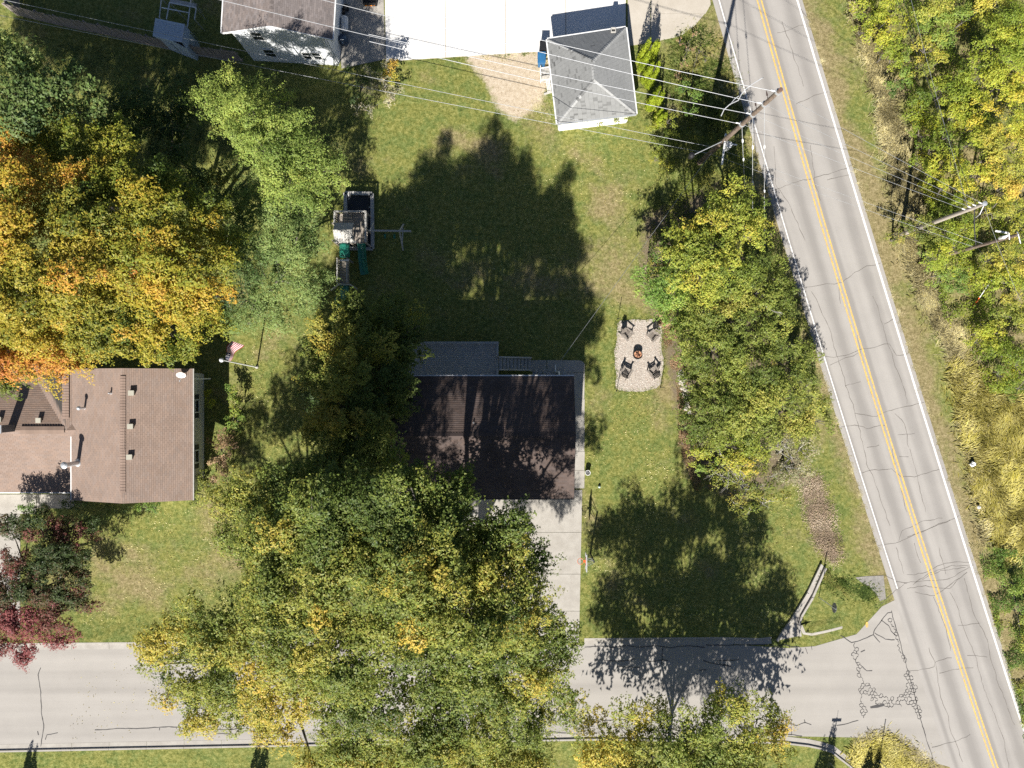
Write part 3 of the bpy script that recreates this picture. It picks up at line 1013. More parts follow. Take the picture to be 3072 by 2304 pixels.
mbs = MB()
for f, lst in ((Z5, [[(470, 875), (560, 868), (650, 880), (740, 868)], [(745, 866), (830, 878), (930, 868)], [(935, 868), (1030, 884), (1120, 868), (1250, 876)], [(1255, 862), (1420, 866), (1659, 858)],
                     [(595, 960), (700, 968), (770, 960), (800, 950)], [(880, 972), (960, 964), (1010, 962)], [(680, 998), (760, 1004), (830, 1008)], [(1240, 962), (1290, 978), (1350, 990), (1420, 1000)],
                     [(1470, 957), (1390, 960), (1330, 962), (1340, 980), (1420, 1002)], [(1215, 1025), (1260, 1022)], [(440, 1335), (520, 1345), (600, 1350), (700, 1342), (760, 1356)], [(850, 1355), (950, 1352), (1090, 1350)],
                     [(170, 1418), (300, 1425), (430, 1440)], [(975, 885), (970, 990)]]),
               (Z3, [[(265, 1010), (247, 1055), (262, 1150), (272, 1300), (284, 1400), (265, 1520)], [(615, 1410), (850, 1402), (1170, 1395)], [(1180, 1400), (1260, 1422), (1400, 1406), (1540, 1405)], [(1390, 1440), (1500, 1440)], [(295, 1475), (305, 1442), (375, 1430)], [(1033, 1400), (1033, 1415)], [(245, 1420), (250, 1445)]]),
               (Z6, [[(10, 860), (60, 872), (110, 860), (150, 875), (205, 875)], [(243, 880), (256, 918)], [(278, 868), (285, 893)], [(800, 640), (830, 760), (890, 970), (940, 1150), (1000, 1370), (1030, 1480), (1065, 1600), (1090, 1700)],
                     [(470, 800), (540, 845), (600, 830), (680, 795), (690, 760), (740, 700), (775, 655), (800, 650)], [(680, 795), (725, 845)], [(690, 785), (760, 825), (820, 828)], [(735, 700), (785, 735), (800, 770), (830, 800)],
                     [(445, 1382), (510, 1375), (550, 1360), (585, 1350)], [(70, 1320), (100, 1345), (150, 1345), (150, 1370), (185, 1385), (240, 1365), (280, 1378)], [(120, 1345), (122, 1440)], [(150, 1395), (152, 1445)], [(80, 1450), (140, 1440), (220, 1452)], [(236, 1345), (240, 1365)],
                     [(640, 1390), (650, 1420), (645, 1450)], [(645, 1400), (690, 1440)], [(610, 1000), (640, 1030), (675, 1028)], [(600, 905), (628, 895)]])):
    for pl in lst:
        sd += 1
        mbs.ribbon(wander([tuple(f(*p).xy) for p in pl], 0.05, 0.22, sd), 0.055, 0.0195, 0.35)
# cracked cells at the junction: jittered hexagon network kept along three bands
bands = [([(550, 850), (580, 980), (600, 1100), (615, 1250), (625, 1380)], 26), ([(790, 700), (830, 800), (880, 960)], 17), ([(610, 1130), (700, 1200), (800, 1240), (900, 1210), (930, 1150)], 42), ([(905, 1050), (930, 1190), (970, 1300), (1000, 1370)], 30), ([(100, 1350), (150, 1385)], 18)]
r_ = random.Random(11)
cell = 22.0
ctr = {}
def cpt(i, j):
    if (i, j) not in ctr:
        ctr[(i, j)] = (300 + (i + 0.5 * j) * cell + r_.uniform(-1, 1) * cell * 0.42, 600 + j * cell * 0.87 + r_.uniform(-1, 1) * cell * 0.42)
    return ctr[(i, j)]
def tri_c(i, j, k):
    q = [cpt(i, j), cpt(i + 1, j), cpt(i, j + 1)] if k == 0 else [cpt(i + 1, j), cpt(i + 1, j + 1), cpt(i, j + 1)]
    return (sum(p[0] for p in q) / 3, sum(p[1] for p in q) / 3)
segs = []
for j in range(0, 40):
    for i in range(-30, 40):
        u_ = tri_c(i, j, 0)
        for (di, dj) in ((0, 0), (-1, 0), (0, -1)):
            segs.append((u_, tri_c(i + di, j + dj, 1)))
kept = []
for (a, b) in segs:
    mx, my = (a[0] + b[0]) / 2, (a[1] + b[1]) / 2
    if math.hypot(a[0] - b[0], a[1] - b[1]) > cell * 1.6: continue
    if any(float(poly_dist(np.array([mx]), np.array([my]), chain)[0]) < wd for chain, wd in bands) and r_.random() < 0.85:
        kept.append((a, b))
for _ in range(6):                       # drop most loose ends so that the cells left are closed but uneven
    deg = {}
    for a, b in kept:
        for p in (a, b): deg[(round(p[0], 2), round(p[1], 2))] = deg.get((round(p[0], 2), round(p[1], 2)), 0) + 1
    kept = [(a, b) for a, b in kept if min(deg[(round(a[0], 2), round(a[1], 2))], deg[(round(b[0], 2), round(b[1], 2))]) > 1 or r_.random() < .35]
for a, b in kept:
    sd += 1
    mbs.ribbon(wander([tuple(Z6(*a).xy), tuple(Z6(*b).xy)], 0.05, 0.12, sd), r_.choice((.022, .03, .04, .05)), 0.0195, 0.4)
mbs.poly([Vector((*Z6(*p).xy, 0.0199)) for p in [(660, 1262), (700, 1250), (750, 1245), (755, 1255), (710, 1268), (665, 1272)]])
tag(mbs.build('crack_sealant', M_SEAL), 'dark tar lines sealing cracks at the junction', None, None, 'structure')

# ------------------------------------------------------------------ kerbs (segments with joints)
def kerb_line(label, line, side, seg=3.0, pan=0.42, kw=0.58, gap=0.02, bank=1.7):
    """line: gutter edge polyline; side +1 = kerb lies to the left of the walking direction"""
    root = empty('kerb', (line[0][0], line[0][1], 0), label, None, None, 'structure')
    P = [Vector((p[0], p[1], 0)) for p in line]
    # resample
    ds = [0]
    for i in range(1, len(P)): ds.append(ds[-1] + (P[i] - P[i - 1]).length)
    def at(s):
        for i in range(1, len(P)):
            if s <= ds[i] or i == len(P) - 1:
                t = (s - ds[i - 1]) / max(1e-6, ds[i] - ds[i - 1])
                d = (P[i] - P[i - 1]).normalized()
                return P[i - 1] + (P[i] - P[i - 1]) * t, Vector((-d.y, d.x, 0)) * side
    s = 0.0
    while s < ds[-1] - 0.2:
        e = min(ds[-1], s + seg)
        mb = MB()
        k = max(1, int((e - s) / 0.8))
        prof = [(0.0, 0.014), (pan, 0.022), (pan + 0.03, 0.12), (kw, 0.125), (kw, -0.05)]
        vs, fs = [], []
        for i in range(k + 1):
            p, nrm = at(s + gap / 2 + (e - s - gap) * i / k)
            vs += [p + nrm * o + Vector((0, 0, z)) for (o, z) in prof]
        n = len(prof)
        for i in range(k):
            for j in range(n - 1):
                q = (i * n + j, (i + 1) * n + j, (i + 1) * n + j + 1, i * n + j + 1)
                fs.append(q[::-1] if side > 0 else q)
        fs.append(tuple(range(n))); fs.append(tuple(k * n + j for j in range(n)))
        mb.add(vs, fs)
        mb.build('kerb_segment', M_CONC, root)
        s = e
    k = max(4, int(ds[-1] / 0.6))
    vs, fs = [], []
    for i in range(k + 1):
        p, nrm = at(ds[-1] * i / k)
        vs += [p + nrm * o + Vector((0, 0, z)) for (o, z) in ((kw + .004, 0.118), (kw + 0.5, 0.09), (kw + bank, -0.01))]
    for i in range(k):
        for j in range(2):
            q = (i * 3 + j, (i + 1) * 3 + j, (i + 1) * 3 + j + 1, i * 3 + j + 1)
            fs.append(q[::-1] if side > 0 else q)
    mb = MB(); mb.add(vs, fs)
    tag(mb.build('lawn_bank', M_GROUND), 'turf sloping up to the top of a kerb', None, None, 'structure')
    return root


kerb_line('concrete kerb on the north side of the side street west of the driveway', [tuple(D(x, yn(x)).xy) for x in (-250, 0, 300, 700, 960)], +1)
kerb_line('concrete kerb on the north side of the side street east of the driveway', [tuple(D(x, yn(x)).xy) for x in (1262, 1400, 1560)] + [tuple(D(1640, 1393).xy), tuple(D(1668, 1390).xy)], +1)
kerb_line('concrete kerb along the south side of the side street', [tuple(D(x, ys_(x)).xy) for x in (-250, 0, 400, 800, 1300, 1550, 1690)] + [tuple(D(1760, 1598).xy), tuple(D(1800, 1610).xy), tuple(D(1850, 1648).xy), tuple(D(1900, 1700).xy)], -1)

# flume: sunken concrete channel with two kerbs running up to the ditch
fl = empty('drain_flume', Q3(400, 1000), 'narrow concrete drain channel running from the street to the leafy ditch', 'drain', None)
fl['kind'] = 'structure'; del fl['category']
Lf = [(40, 1500), (110, 1390), (215, 1245), (420, 905), (590, 545)]
Rf = [(330, 1440), (312, 1300), (340, 1200), (480, 960), (640, 590)]
mb = MB()
for i in range(4):
    a, b, c, d = Q3(*Lf[i]), Q3(*Lf[i + 1]), Q3(*Rf[i + 1]), Q3(*Rf[i])
    mb.quad(*[Vector((p.x, p.y, 0.022)) for p in (a, d, c, b)])
mb.build('channel_floor', M_CONCD, fl)
for side_pts in (Lf, Rf):
    mb = MB()
    pts = [Q3(*p) for p in side_pts]
    for i in range(4):
        mb.beam(Vector((pts[i].x, pts[i].y, 0.08)), Vector((pts[i + 1].x, pts[i + 1].y, 0.08 + 0.02 * i)), 0.16, 0.2)
    mb.build('channel_side', M_CONC, fl)
# kerb round the grass island
kerb_line('curved concrete kerb round the tip of the grass island', [tuple(Q3(*p).xy) for p in [(318, 1310), (345, 1400), (400, 1452), (540, 1428), (700, 1392), (860, 1350)]], +1, seg=1.6, pan=0.10, kw=0.24, bank=.9)

# ------------------------------------------------------------------ concrete slabs: driveway, walk, white pad, apron
def slab(parent, name, pts, z0, z1, m):
    mb = MB(); mb.prism([(p[0], p[1]) for p in pts], z0, z1)
    return mb.build(name, m, parent)


drive = empty('driveway', D(1180, 1250), 'pale concrete driveway in front of the dark roofed house', None, None, 'structure')
xs_top = [985, 1120, 1258]; xs_bot = [975, 1112, 1251]
ycuts = [1058, 1150, 1240, 1320, 1388]
for i in range(4):
    for j in range(2):
        def px(k, y):
            t = (y - 1058) / 330.0
            return xs_top[k] + (xs_bot[k] - xs_top[k]) * t
        g = 0.35
        y0, y1 = ycuts[i] + g, ycuts[i + 1] - g
        slab(drive, 'slab', [D(px(j, y0) + g, y0), D(px(j + 1, y0) - g, y0), D(px(j + 1, y1) - g, y1), D(px(j, y1) + g, y1)], -0.02, 0.03 + 0.002 * ((i + j) % 2), M_CONC)
walk = empty('walkway', D(1250, 900), 'grey concrete walk along the east wall of the dark roofed house', None, None, 'structure')
ww = [805, 862, 918, 975, 1016, 1055]
for i in range(5):
    slab(walk, 'slab', [D(1222, ww[i] + .3), D(1263, ww[i] + .3), D(1262, ww[i + 1] - .3), D(1222, ww[i + 1] - .3)], -0.02, 0.034, M_CONCD if i < 4 else M_CONC)
for (a, b) in ((1146, 1181), (1182, 1216)):
    slab(walk, 'slab', [D(a, 778), D(b - .5, 778), D(b - .5, 803), D(a, 803)], -0.02, 0.034, M_CONCD)
slab(walk, 'slab', [D(1216, 778), D(1252, 778.5), D(1259, 781), D(1263, 787), D(1263, 804.5), D(1216, 804.5)], -0.02, 0.034, M_CONCD)

pad = empty('concrete_pad', D(1000, 60), 'bright white concrete yard beside the grey hip roofed garage', None, None, 'structure')
def pad_pt(u, v):           # u 0..1 west-east, v 0..1 south-north
    a, b = D(833, 133), D(1352, 100)
    n0, n1 = D(826, -420), D(1352, -420)
    return (a.lerp(b, u)).lerp(n0.lerp(n1, u), v)
for i in range(4):
    for j in range(4):
        u0, u1 = i / 4 + 0.002, (i + 1) / 4 - 0.002
        v0, v1 = j / 4 + 0.0015, (j + 1) / 4 - 0.0015
        slab(pad, 'slab', [pad_pt(u0, v0), pad_pt(u1, v0), pad_pt(u1, v1), pad_pt(u0, v1)], -0.03, 0.03, M_PAD)
slab(pad, 'slab_bed', [pad_pt(0, 0), pad_pt(1, 0), pad_pt(1, 1), pad_pt(0, 1)], -0.05, 0.024, M_APRON)
sidepad = empty('concrete_apron', D(780, 80), 'grey shaded concrete strip between the white house and the white yard', None, None, 'structure')
for (p0, p1) in ((0.0, 0.33), (0.335, 0.66), (0.665, 1.0)):
    a, b, c, d = D(738, 148), D(832, 128), D(822, -300), D(700, -300)
    slab(sidepad, 'slab', [a.lerp(d, p0), b.lerp(c, p0), b.lerp(c, p1), a.lerp(d, p1)], -0.03, 0.026, M_CONCD)
apr = empty('drive_apron', D(1450, 20), 'tan concrete entrance drive joining the main road', None, None, 'structure')
for pts in ([(1356, 100), (1405, 92), (1405, -300), (1356, -300)], [(1406, 92), (1470, 78), (1500, 56), (1522, 30), (1406, 30)], [(1406, 29.5), (1524, 29.5), (1535, 10), (1530, -40), (1480, -300), (1406, -300)], ):
    slab(apr, 'slab', [D(*p) for p in pts], -0.03, 0.022, M_APRON)

# ------------------------------------------------------------------ roofs with shingles
TABW, TABE = 0.32, 0.145


def clip_u(poly, v):
    xs = []
    n = len(poly)
    for i in range(n):
        (u1, v1), (u2, v2) = poly[i], poly[(i + 1) % n]
        if (v1 <= v < v2) or (v2 <= v < v1):
            xs.append(u1 + (u2 - u1) * (v - v1) / (v2 - v1))
    return (min(xs), max(xs)) if len(xs) >= 2 else None


class Roof:
    def __init__(self, house, thick=0.10):
        self.house = house; self.planes = []; self.thick = thick; self.tabs = []

    def plane(self, pts, colf):
        """pts[0]->pts[1] is the eave; coplanar polygon, counter-clockwise seen from above"""
        P = [Vector(p) for p in pts]
        u = (P[1] - P[0]).normalized()
        nrm = u.cross(P[2] - P[0])
        if nrm.length < 1e-5: nrm = u.cross(P[-1] - P[0])
        nrm.normalize()
        if nrm.z < 0: nrm = -nrm
        v = nrm.cross(u)
        poly = [((p - P[0]).dot(u), (p - P[0]).dot(v)) for p in P]
        self.planes.append((P, nrm))
        vmax = max(q[1] for q in poly)
        nrow = int(vmax / TABE) + 1
        for r in range(nrow):
            v0 = r * TABE
            v1 = min(vmax, v0 + TABE)
            iv = clip_u(poly, min(v0 + TABE * 0.5, (v0 + vmax) / 2))
            if not iv: continue
            lo, hi = iv
            s = lo - ((r % 2) * 0.5 + rnd.uniform(0, 0.1)) * TABW
            while s < hi:
                a, b = max(lo, s), min(hi, s + TABW)
                if b - a > 0.02:
                    self.tabs.append((P[0] + u * a + v * v0, u, v, nrm, b - a, v1 - v0, colf(P[0] + u * a + v * v0), abs((b - a) - TABW) < 1e-3))
                s += TABW
        return self

    def finish(self, centre, singles=290, label=None):
        mb = MB()
        for (P, nrm) in self.planes:
            n = len(P)
            lo = [p - Vector((0, 0, self.thick)) for p in P]
            mb.add(P + lo, [tuple(range(n)), tuple(range(2 * n - 1, n - 1, -1))] + [(i, n + i, n + (i + 1) % n, (i + 1) % n) for i in range(n)])
        roof = mb.build('roof', M_ROOFBASE, self.house)
        if label: roof['label'] = label
        full = [i for i, t in enumerate(self.tabs) if t[7]]
        cw = Vector(centre)
        full.sort(key=lambda i: (self.tabs[i][0] - cw).length)
        single = set(full[:singles])
        # shared meshes in a few tones
        tones = [self.tabs[i][6] for i in full[:singles]]
        base = wloc(roof)
        if single:
            tones.sort(key=lambda c: sum(c))
            variants = []
            for q in range(8):
                c = tones[int((q + 0.5) / 8 * len(tones))]
                variants.append((c, None))
            meshes = []
            for (c, _) in variants:
                m = MB()
                w, e = TABW - 0.006, TABE
                m.add([(0.003, -0.012, 0.018), (w, -0.012, 0.018), (w, e, 0.004), (0.003, e, 0.004), (0.003, -0.012, 0.0), (w, -0.012, 0.0), (w, e, 0.0), (0.003, e, 0.0)],
                      [(0, 1, 2, 3), (4, 5, 1, 0), (5, 6, 2, 1), (7, 4, 0, 3)], 0, c)
                me_o = m.build('shingle', M_SHINGLE)
                meshes.append(me_o.data)
                bpy.data.objects.remove(me_o)
        big = MB()
        for i, (p, u, v, nrm, w, e, c, _) in enumerate(self.tabs):
            if i in single:
                k = min(range(8), key=lambda q: sum(abs(variants[q][0][a] - c[a]) for a in range(3)))
                o = bpy.data.objects.new('shingle', meshes[k])
                COL.objects.link(o)
                o.parent = roof
                M = Matrix((u, v, nrm)).transposed().to_4x4()
                M.translation = p - base
                o.matrix_basis = M
            else:
                q = 0.003
                a = p + u * q - v * 0.012
                b = p + u * (w - q) - v * 0.012
                cc, d = p + u * (w - q) + v * e, p + u * q + v * e
                big.add([a + nrm * 0.018, b + nrm * 0.018, cc + nrm * 0.004, d + nrm * 0.004, a, b], [(0, 1, 2, 3), (4, 5, 1, 0)], 0, c)
        if big.v:
            o = big.build('shingles', M_SHINGLE, roof)
            o['kind'] = 'stuff'
        return roof


_rn = mk_noise(77, 2.2, 2, 2)
def tone_fn(base, var=0.10, dark=0.0, darkmul=0.55, streak=0.08, warm=0.0):
    r = random.Random(hash(base) % 1000)
    def f(p):
        k = 1 + var * r.uniform(-1, 1) + streak * float(_rn(np.array([[p.x, p.y]]))[0]) * 0.5
        if dark and r.random() < dark: k *= darkmul * r.uniform(0.8, 1.3)
        w = r.uniform(-warm, warm)
        return (base[0] * k * (1 + w), base[1] * k, base[2] * k * (1 - w))
    return f


def ridge_cap(parent, a, b, colf, w=0.30, lift=0.02, drop=0.06, name='ridge_cap'):
    a, b = Vector(a), Vector(b)
    d = (b - a); L = d.length; d.normalize()
    s = d.cross(Vector((0, 0, 1))).normalized()
    mb = MB()
    n = int(L / 0.2)
    for i in range(n):
        p, q = a + d * (L * i / n), a + d * (L * (i + 1) / n)
        z0, z1 = Vector((0, 0, lift + 0.02)), Vector((0, 0, lift))
        dr = Vector((0, 0, -drop))
        mb.add([p + z0, q + z1, q + z1 + dr + s * w / 2, p + z0 + dr + s * w / 2, p + z0 + dr - s * w / 2, q + z1 + dr - s * w / 2], [(0, 1, 2, 3), (0, 4, 5, 1)], 0, colf(p))
    return mb.build(name, M_SHINGLE, parent)


def wall_mesh(parent, name, a, b, z0, z1, m, apex=None, apex2=None, t=0.15):
    """vertical wall from a to b (xy), optional gable point at the middle height apex=(frac, z)"""
    a, b = Vector((a[0], a[1], 0)), Vector((b[0], b[1], 0))
    d = (b - a).normalized(); n = Vector((-d.y, d.x, 0)) * t / 2
    prof = [(0, z0), ((b - a).length, z0), ((b - a).length, z1 if apex2 is None else apex2)]
    if apex: prof.append(((b - a).length * apex[0], apex[1]))
    prof.append((0, z1))
    f = [a + d * s + Vector((0, 0, z)) + n for (s, z) in prof]
    g = [a + d * s + Vector((0, 0, z)) - n for (s, z) in prof]
    k = len(prof)
    mb = MB()
    mb.add(f + g, [tuple(range(k)), tuple(range(2 * k - 1, k - 1, -1))] + [(i, k + i, k + (i + 1) % k, (i + 1) % k) for i in range(k)])
    return mb.build(name, m, parent)


def laps(parent, wall, a, b, z0, z1, m, outward, n_clip=None, step=0.2):
    """lap siding boards standing proud of a wall: each board a part"""
    a, b = Vector((a[0], a[1], 0)), Vector((b[0], b[1], 0))
    d = (b - a).normalized(); L = (b - a).length
    o = Vector(outward)
    z = z0
    while z < z1 - 0.05:
        lo, hi = 0.0, L
        if n_clip:
            iv = n_clip(z + step * 0.6)
            if iv is None: break
            lo, hi = iv
        if hi - lo < 0.1: break
        mb = MB()
        p, q = a + d * lo + o * 0.075, a + d * hi + o * 0.075
        mb.add([p + o * 0.022 + Vector((0, 0, z)), q + o * 0.022 + Vector((0, 0, z)), q + o * 0.006 + Vector((0, 0, z + step)), p + o * 0.006 + Vector((0, 0, z + step)),
                p + Vector((0, 0, z)), q + Vector((0, 0, z))], [(0, 1, 2, 3), (4, 5, 1, 0)])
        mb.build('siding_board', m, wall)
        z += step


def window(parent, c, along, outward, w, h, mullion=True, frame_m=None):
    c, al, o = Vector(c), Vector(along).normalized(), Vector(outward).normalized()
    up = Vector((0, 0, 1))
    fr = MB()
    t = 0.08
    R = Matrix((al, o, up)).transposed()
    fr.box(c + up * (h / 2 + t / 2), (w + 2 * t, 0.09, t), R)
    fr.box(c - up * (h / 2 + t / 2), (w + 2 * t, 0.12, t), R)
    for s in (-1, 1): fr.box(c + al * s * (w / 2 + t / 2), (t, 0.09, h), R)
    if mullion: fr.box(c, (w, 0.085, 0.06), R)
    f = fr.build('window', frame_m or M_WHITE, parent)
    g = MB(); g.box(c, (w, 0.05, h), R)
    g.build('pane', M_GLASS, f)
    return f


def house_box(parent, corners, z0, z1, m, name='wall'):
    out = []
    n = len(corners)
    for i in range(n):
        out.append(wall_mesh(parent, name, corners[i], corners[(i + 1) % n], z0, z1, m))
    return out


# ---------- dark roofed house in the middle
EZ, RZ = 5.0, 6.55
hx0, hx1 = S(1180, 1128, EZ).x, S(1722, 1128, EZ).x
hyN, hyS = S(0, 1129, EZ).y, S(0, 1495, EZ).y
hyR = S(0, 1308, RZ).y
hs = empty('dark_roofed_house', ((hx0 + hx1) / 2, hyR, 0), 'low house with dark brown shingle roof, back deck and front driveway', 'house')
cW, cE = hx0 + 0.4, hx1 - 0.35
cN, cS = hyN - 0.4, hyS + 0.4
wall_mesh(hs, 'wall', (cW, cS), (cE, cS), 0, EZ - 0.1, M_CREAM)
wall_mesh(hs, 'wall', (cW, cN), (cE, cN), 0, EZ - 0.1, M_CREAM)
wall_mesh(hs, 'gable_wall', (cE - .08, cS + .08), (cE - .08, cN - .08), 0, EZ - 0.12, M_CREAM, apex=(0.5, RZ - 0.22))
wall_mesh(hs, 'gable_wall', (cW + .08, cS + .08), (cW + .08, cN - .08), 0, EZ - 0.12, M_CREAM, apex=(0.5, RZ - 0.22))
tf = tone_fn((0.105, 0.078, 0.068), 0.13, streak=0.12, warm=0.04)
rf = Roof(hs)
rf.plane([(hx0, hyS, EZ), (hx1, hyS, EZ), (hx1, hyR, RZ), (hx0, hyR, RZ)], tf)
rf.plane([(hx1, hyN, EZ), (hx0, hyN, EZ), (hx0, hyR, RZ), (hx1, hyR, RZ)], tf)
roof = rf.finish((2.5, hyR + 1.6, RZ))
ridge_cap(roof, (hx0, hyR, RZ), (hx1, hyR, RZ), tone_fn((0.085, 0.064, 0.058), 0.08), w=0.42, drop=0.10, lift=0.05, name='ridge_vent')
mb = MB(); mb.box(((hx0 + hx1) / 2, hyN + 0.05, EZ - 0.07), (hx1 - hx0, 0.11, 0.11)); mb.build('gutter', M_WHITE, hs)
mb = MB(); mb.box(((hx0 + hx1) / 2, hyS - 0.05, EZ - 0.07), (hx1 - hx0, 0.10, 0.11)); mb.build('gutter', M_SHUTTER, hs)
p = S(1421, 1268, 6.15)
mb = MB(); mb.lathe(p - Vector((0, 0, 0.15)), [(0.05, 0), (0.05, 0.35), (0.035, 0.35), (0.03, 0.2)], 10); mb.build('vent_pipe', M_STEEL, hs)
dn = MB()
dp = S(1678, 1129, 4.85)
dn.tube([dp + Vector((0, 0.06, 0)), dp + Vector((0, 0.35, -0.3)), Vector((dp.x, dp.y + 0.4, 0.35)), Vector((dp.x, dp.y + 0.95, 0.12))], 0.05, 6)
dn.build('downspout', M_WHITE, hs)
# garage door on the street side and its light stripe on the drive
mb = MB(); gx = S(1600, 1496, 2).x
mb.box((gx - 2.2, cS - 0.09, 1.1), (4.8, 0.06, 2.1)); gd = mb.build('garage_door', M_WHITE, hs)
for k in range(4):
    m2 = MB(); m2.box((gx - 2.2, cS - 0.135, 0.33 + k * 0.52), (4.7, 0.03, 0.48)); m2.build('door_panel', M_WHITE, gd)
window(hs, (cE - 3.2 - 6.5, cS - 0.09, 1.5), (1, 0, 0), (0, -1, 0), 1.4, 1.1)
window(hs, (cE - 3.2, cS - 0.09, 3.8), (1, 0, 0), (0, -1, 0), 1.4, 1.2)
window(hs, (cE - 8.2, cS - 0.09, 3.8), (1, 0, 0), (0, -1, 0), 1.4, 1.2)
window(hs, (cE - 2.5, cN + 0.09, 3.6), (1, 0, 0), (0, 1, 0), 1.2, 1.0)

# back deck
Q7 = crop(1200, 1000, 3.814)
DZ = 1.6
dk = empty('deck', Q7(640, 300), 'weathered grey wood deck with pale top rails behind the dark roofed house', 'deck')
dxa, dxb = Q7(60, 300, DZ).x, Q7(1118, 300, DZ + .95).x
dya, dyb = cN + 0.12, Q7(0, 100, DZ + .95).y
nb = 18
for i in range(nb):
    w = (dyb - dya) / nb
    mb = MB(); yy = dya + w * (i + 0.5)
    mb.box(((dxa + dxb) / 2, yy, DZ - 0.02 + rnd.uniform(-.004, .004)), (dxb - dxa + rnd.uniform(-.03, .01), w - 0.012, 0.035))
    mb.build('deck_board', M_DECK, dk)
mb = MB(); mb.box(((dxa + dxb) / 2, dyb + 0.02, DZ - 0.14), (dxb - dxa, 0.04, 0.24)); mb.box((dxb + 0.02, (dya + dyb) / 2, DZ - 0.14), (0.04, dyb - dya, 0.24))
mb.build('rim_joist', M_DECK, dk)
RT = DZ + 0.95
def rail_run(parent, a, b, z0, z1, post=1.9, bal=0.16, mt=None, mp=None, topw=0.14):
    a, b = Vector((a[0], a[1], 0)), Vector((b[0], b[1], 0))
    L = (b - a).length; d = (b - a) / L
    mb = MB(); mb.beam(a + Vector((0, 0, z1)), b + Vector((0, 0, z1)), topw, 0.04); top = mb.build('top_rail', mt or M_RAIL, parent)
    n = max(1, round(L / post))
    for i in range(n + 1):
        p = a + d * (L * i / n)
        m = MB(); m.box((p.x, p.y, (z0 + z1) / 2 - 0.03), (0.09, 0.09, z1 - z0 - 0.03)); m.build('post', mp or M_DECK, parent)
    if bal:
        m = MB(); m.beam(a + Vector((0, 0, z0 + 0.12)), b + Vector((0, 0, z0 + 0.12)), 0.04, 0.07); m.build('bottom_rail', mp or M_DECK, parent)
        k = int(L / bal)
        for i in range(1, k):
            p = a + d * (L * i / k)
            m = MB(); m.box((p.x, p.y, (z0 + z1) / 2 + 0.02), (0.035, 0.035, z1 - z0 - 0.2)); m.build('baluster', mp or M_DECK, parent)
rail_run(dk, (dxa, dyb - 0.03), (dxb + .04, dyb - 0.03), DZ, RT)
ya = Q7(0, 272, DZ + .6).y
rail_run(dk, (dxb - 0.02, dyb - 0.1), (dxb - 0.02, ya + 0.05), DZ, RT)
yb = Q7(0, 415, DZ + .6).y
rail_run(dk, (dxb - 0.02, yb), (dxb - 0.02, dya), DZ, RT, mt=M_DECK)
# stair
st = empty('deck_stairs', Q7(1310, 350), 'grey wood steps leading east from the deck down to the walk', 'stairs')
sx0, sx1 = dxb + 0.06, Q7(1500, 0, 0.1).x
nt = 9
for i in range(nt):
    x0 = sx0 + (sx1 - sx0) * i / nt
    z = DZ * (1 - (i + 0.6) / nt)
    mb = MB(); mb.box((x0 + (sx1 - sx0) / nt * 0.5, (ya + yb) / 2, z), ((sx1 - sx0) / nt - 0.035, ya - yb - 0.1, 0.04)); mb.build('tread', M_DECK, st)
for yy in (ya, yb):
    mb = MB(); mb.beam((sx0, yy, DZ + 0.85), (sx1, yy, 0.85), 0.12, 0.05); mb.build('handrail', M_RAIL if yy == yb else M_DECK, st)
    mb = MB(); mb.beam((sx0, yy, DZ - 0.12), (sx1, yy, 0.05), 0.05, 0.22); mb.build('stringer', M_DECK, st)
    for xx, zz in ((sx0 + 0.1, DZ), (sx1 - 0.05, 0.0)):
        mb = MB(); mb.box((xx, yy, zz / 2 + 0.42), (0.09, 0.09, zz + 0.86)); mb.build('post', M_DECK, st)

# ---------- long house on the left: east wing with north-south ridge, west wing, small cross gable
lh = empty('brown_roofed_house', D(285, 940), 'sprawling house with pinkish brown shingle roof, roof vents and white gutters', 'house')
E1, R1 = 4.3, 5.75
ax0, ax1 = D(155, 0, E1).x, D(416, 0, E1).x
axr = D(265, 0, R1).x
ayN, ayS = D(0, 796, E1 + .5).y, D(0, 1083, E1 + .5).y
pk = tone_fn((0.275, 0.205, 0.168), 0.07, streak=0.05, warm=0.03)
pk_shade = tone_fn((0.235, 0.17, 0.135), 0.08, streak=0.06, warm=0.03)  # darker tone for the north slope: its weaker sun put into the shingle colour
r1 = Roof(lh)
r1.plane([(ax1, ayS, E1), (ax1, ayN, E1), (axr, ayN, R1), (axr, ayS, R1)], pk)
r1.plane([(ax0, ayN, E1), (ax0, ayS, E1), (axr, ayS, R1), (axr, ayN, R1)], pk)
roof1 = r1.finish((ax1 - 3, (ayN + ayS) / 2, 3.8))
for (sx_) in (-0.13, 0.13): pass
mb = MB()
ry0, ry1 = D(0, 812, R1).y, D(0, 1065, R1).y
ridge_cap(roof1, (axr, ry0, R1), (axr, ry1, R1), tone_fn((0.255, 0.185, 0.15), 0.06), w=0.40, drop=0.07, lift=0.055, name='ridge_vent')
# west wing
E2, R2 = 3.15, 4.42
bx0, bx1 = D(-420, 0, E2).x, ax0 + 1.9
byN, byS, byr = D(0, 800, E2).y, D(0, 1063, E2).y, D(0, 929, R2).y
byN = byr + (byr - byS)
r2 = Roof(lh)
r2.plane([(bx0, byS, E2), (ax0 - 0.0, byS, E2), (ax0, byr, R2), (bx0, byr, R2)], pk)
r2.plane([(ax0, byN, E2), (bx0, byN, E2), (bx0, byr, R2), (ax0, byr, R2)], pk_shade)
roof2 = r2.finish((D(60, 0).x, byr - 1.5, 3.4))
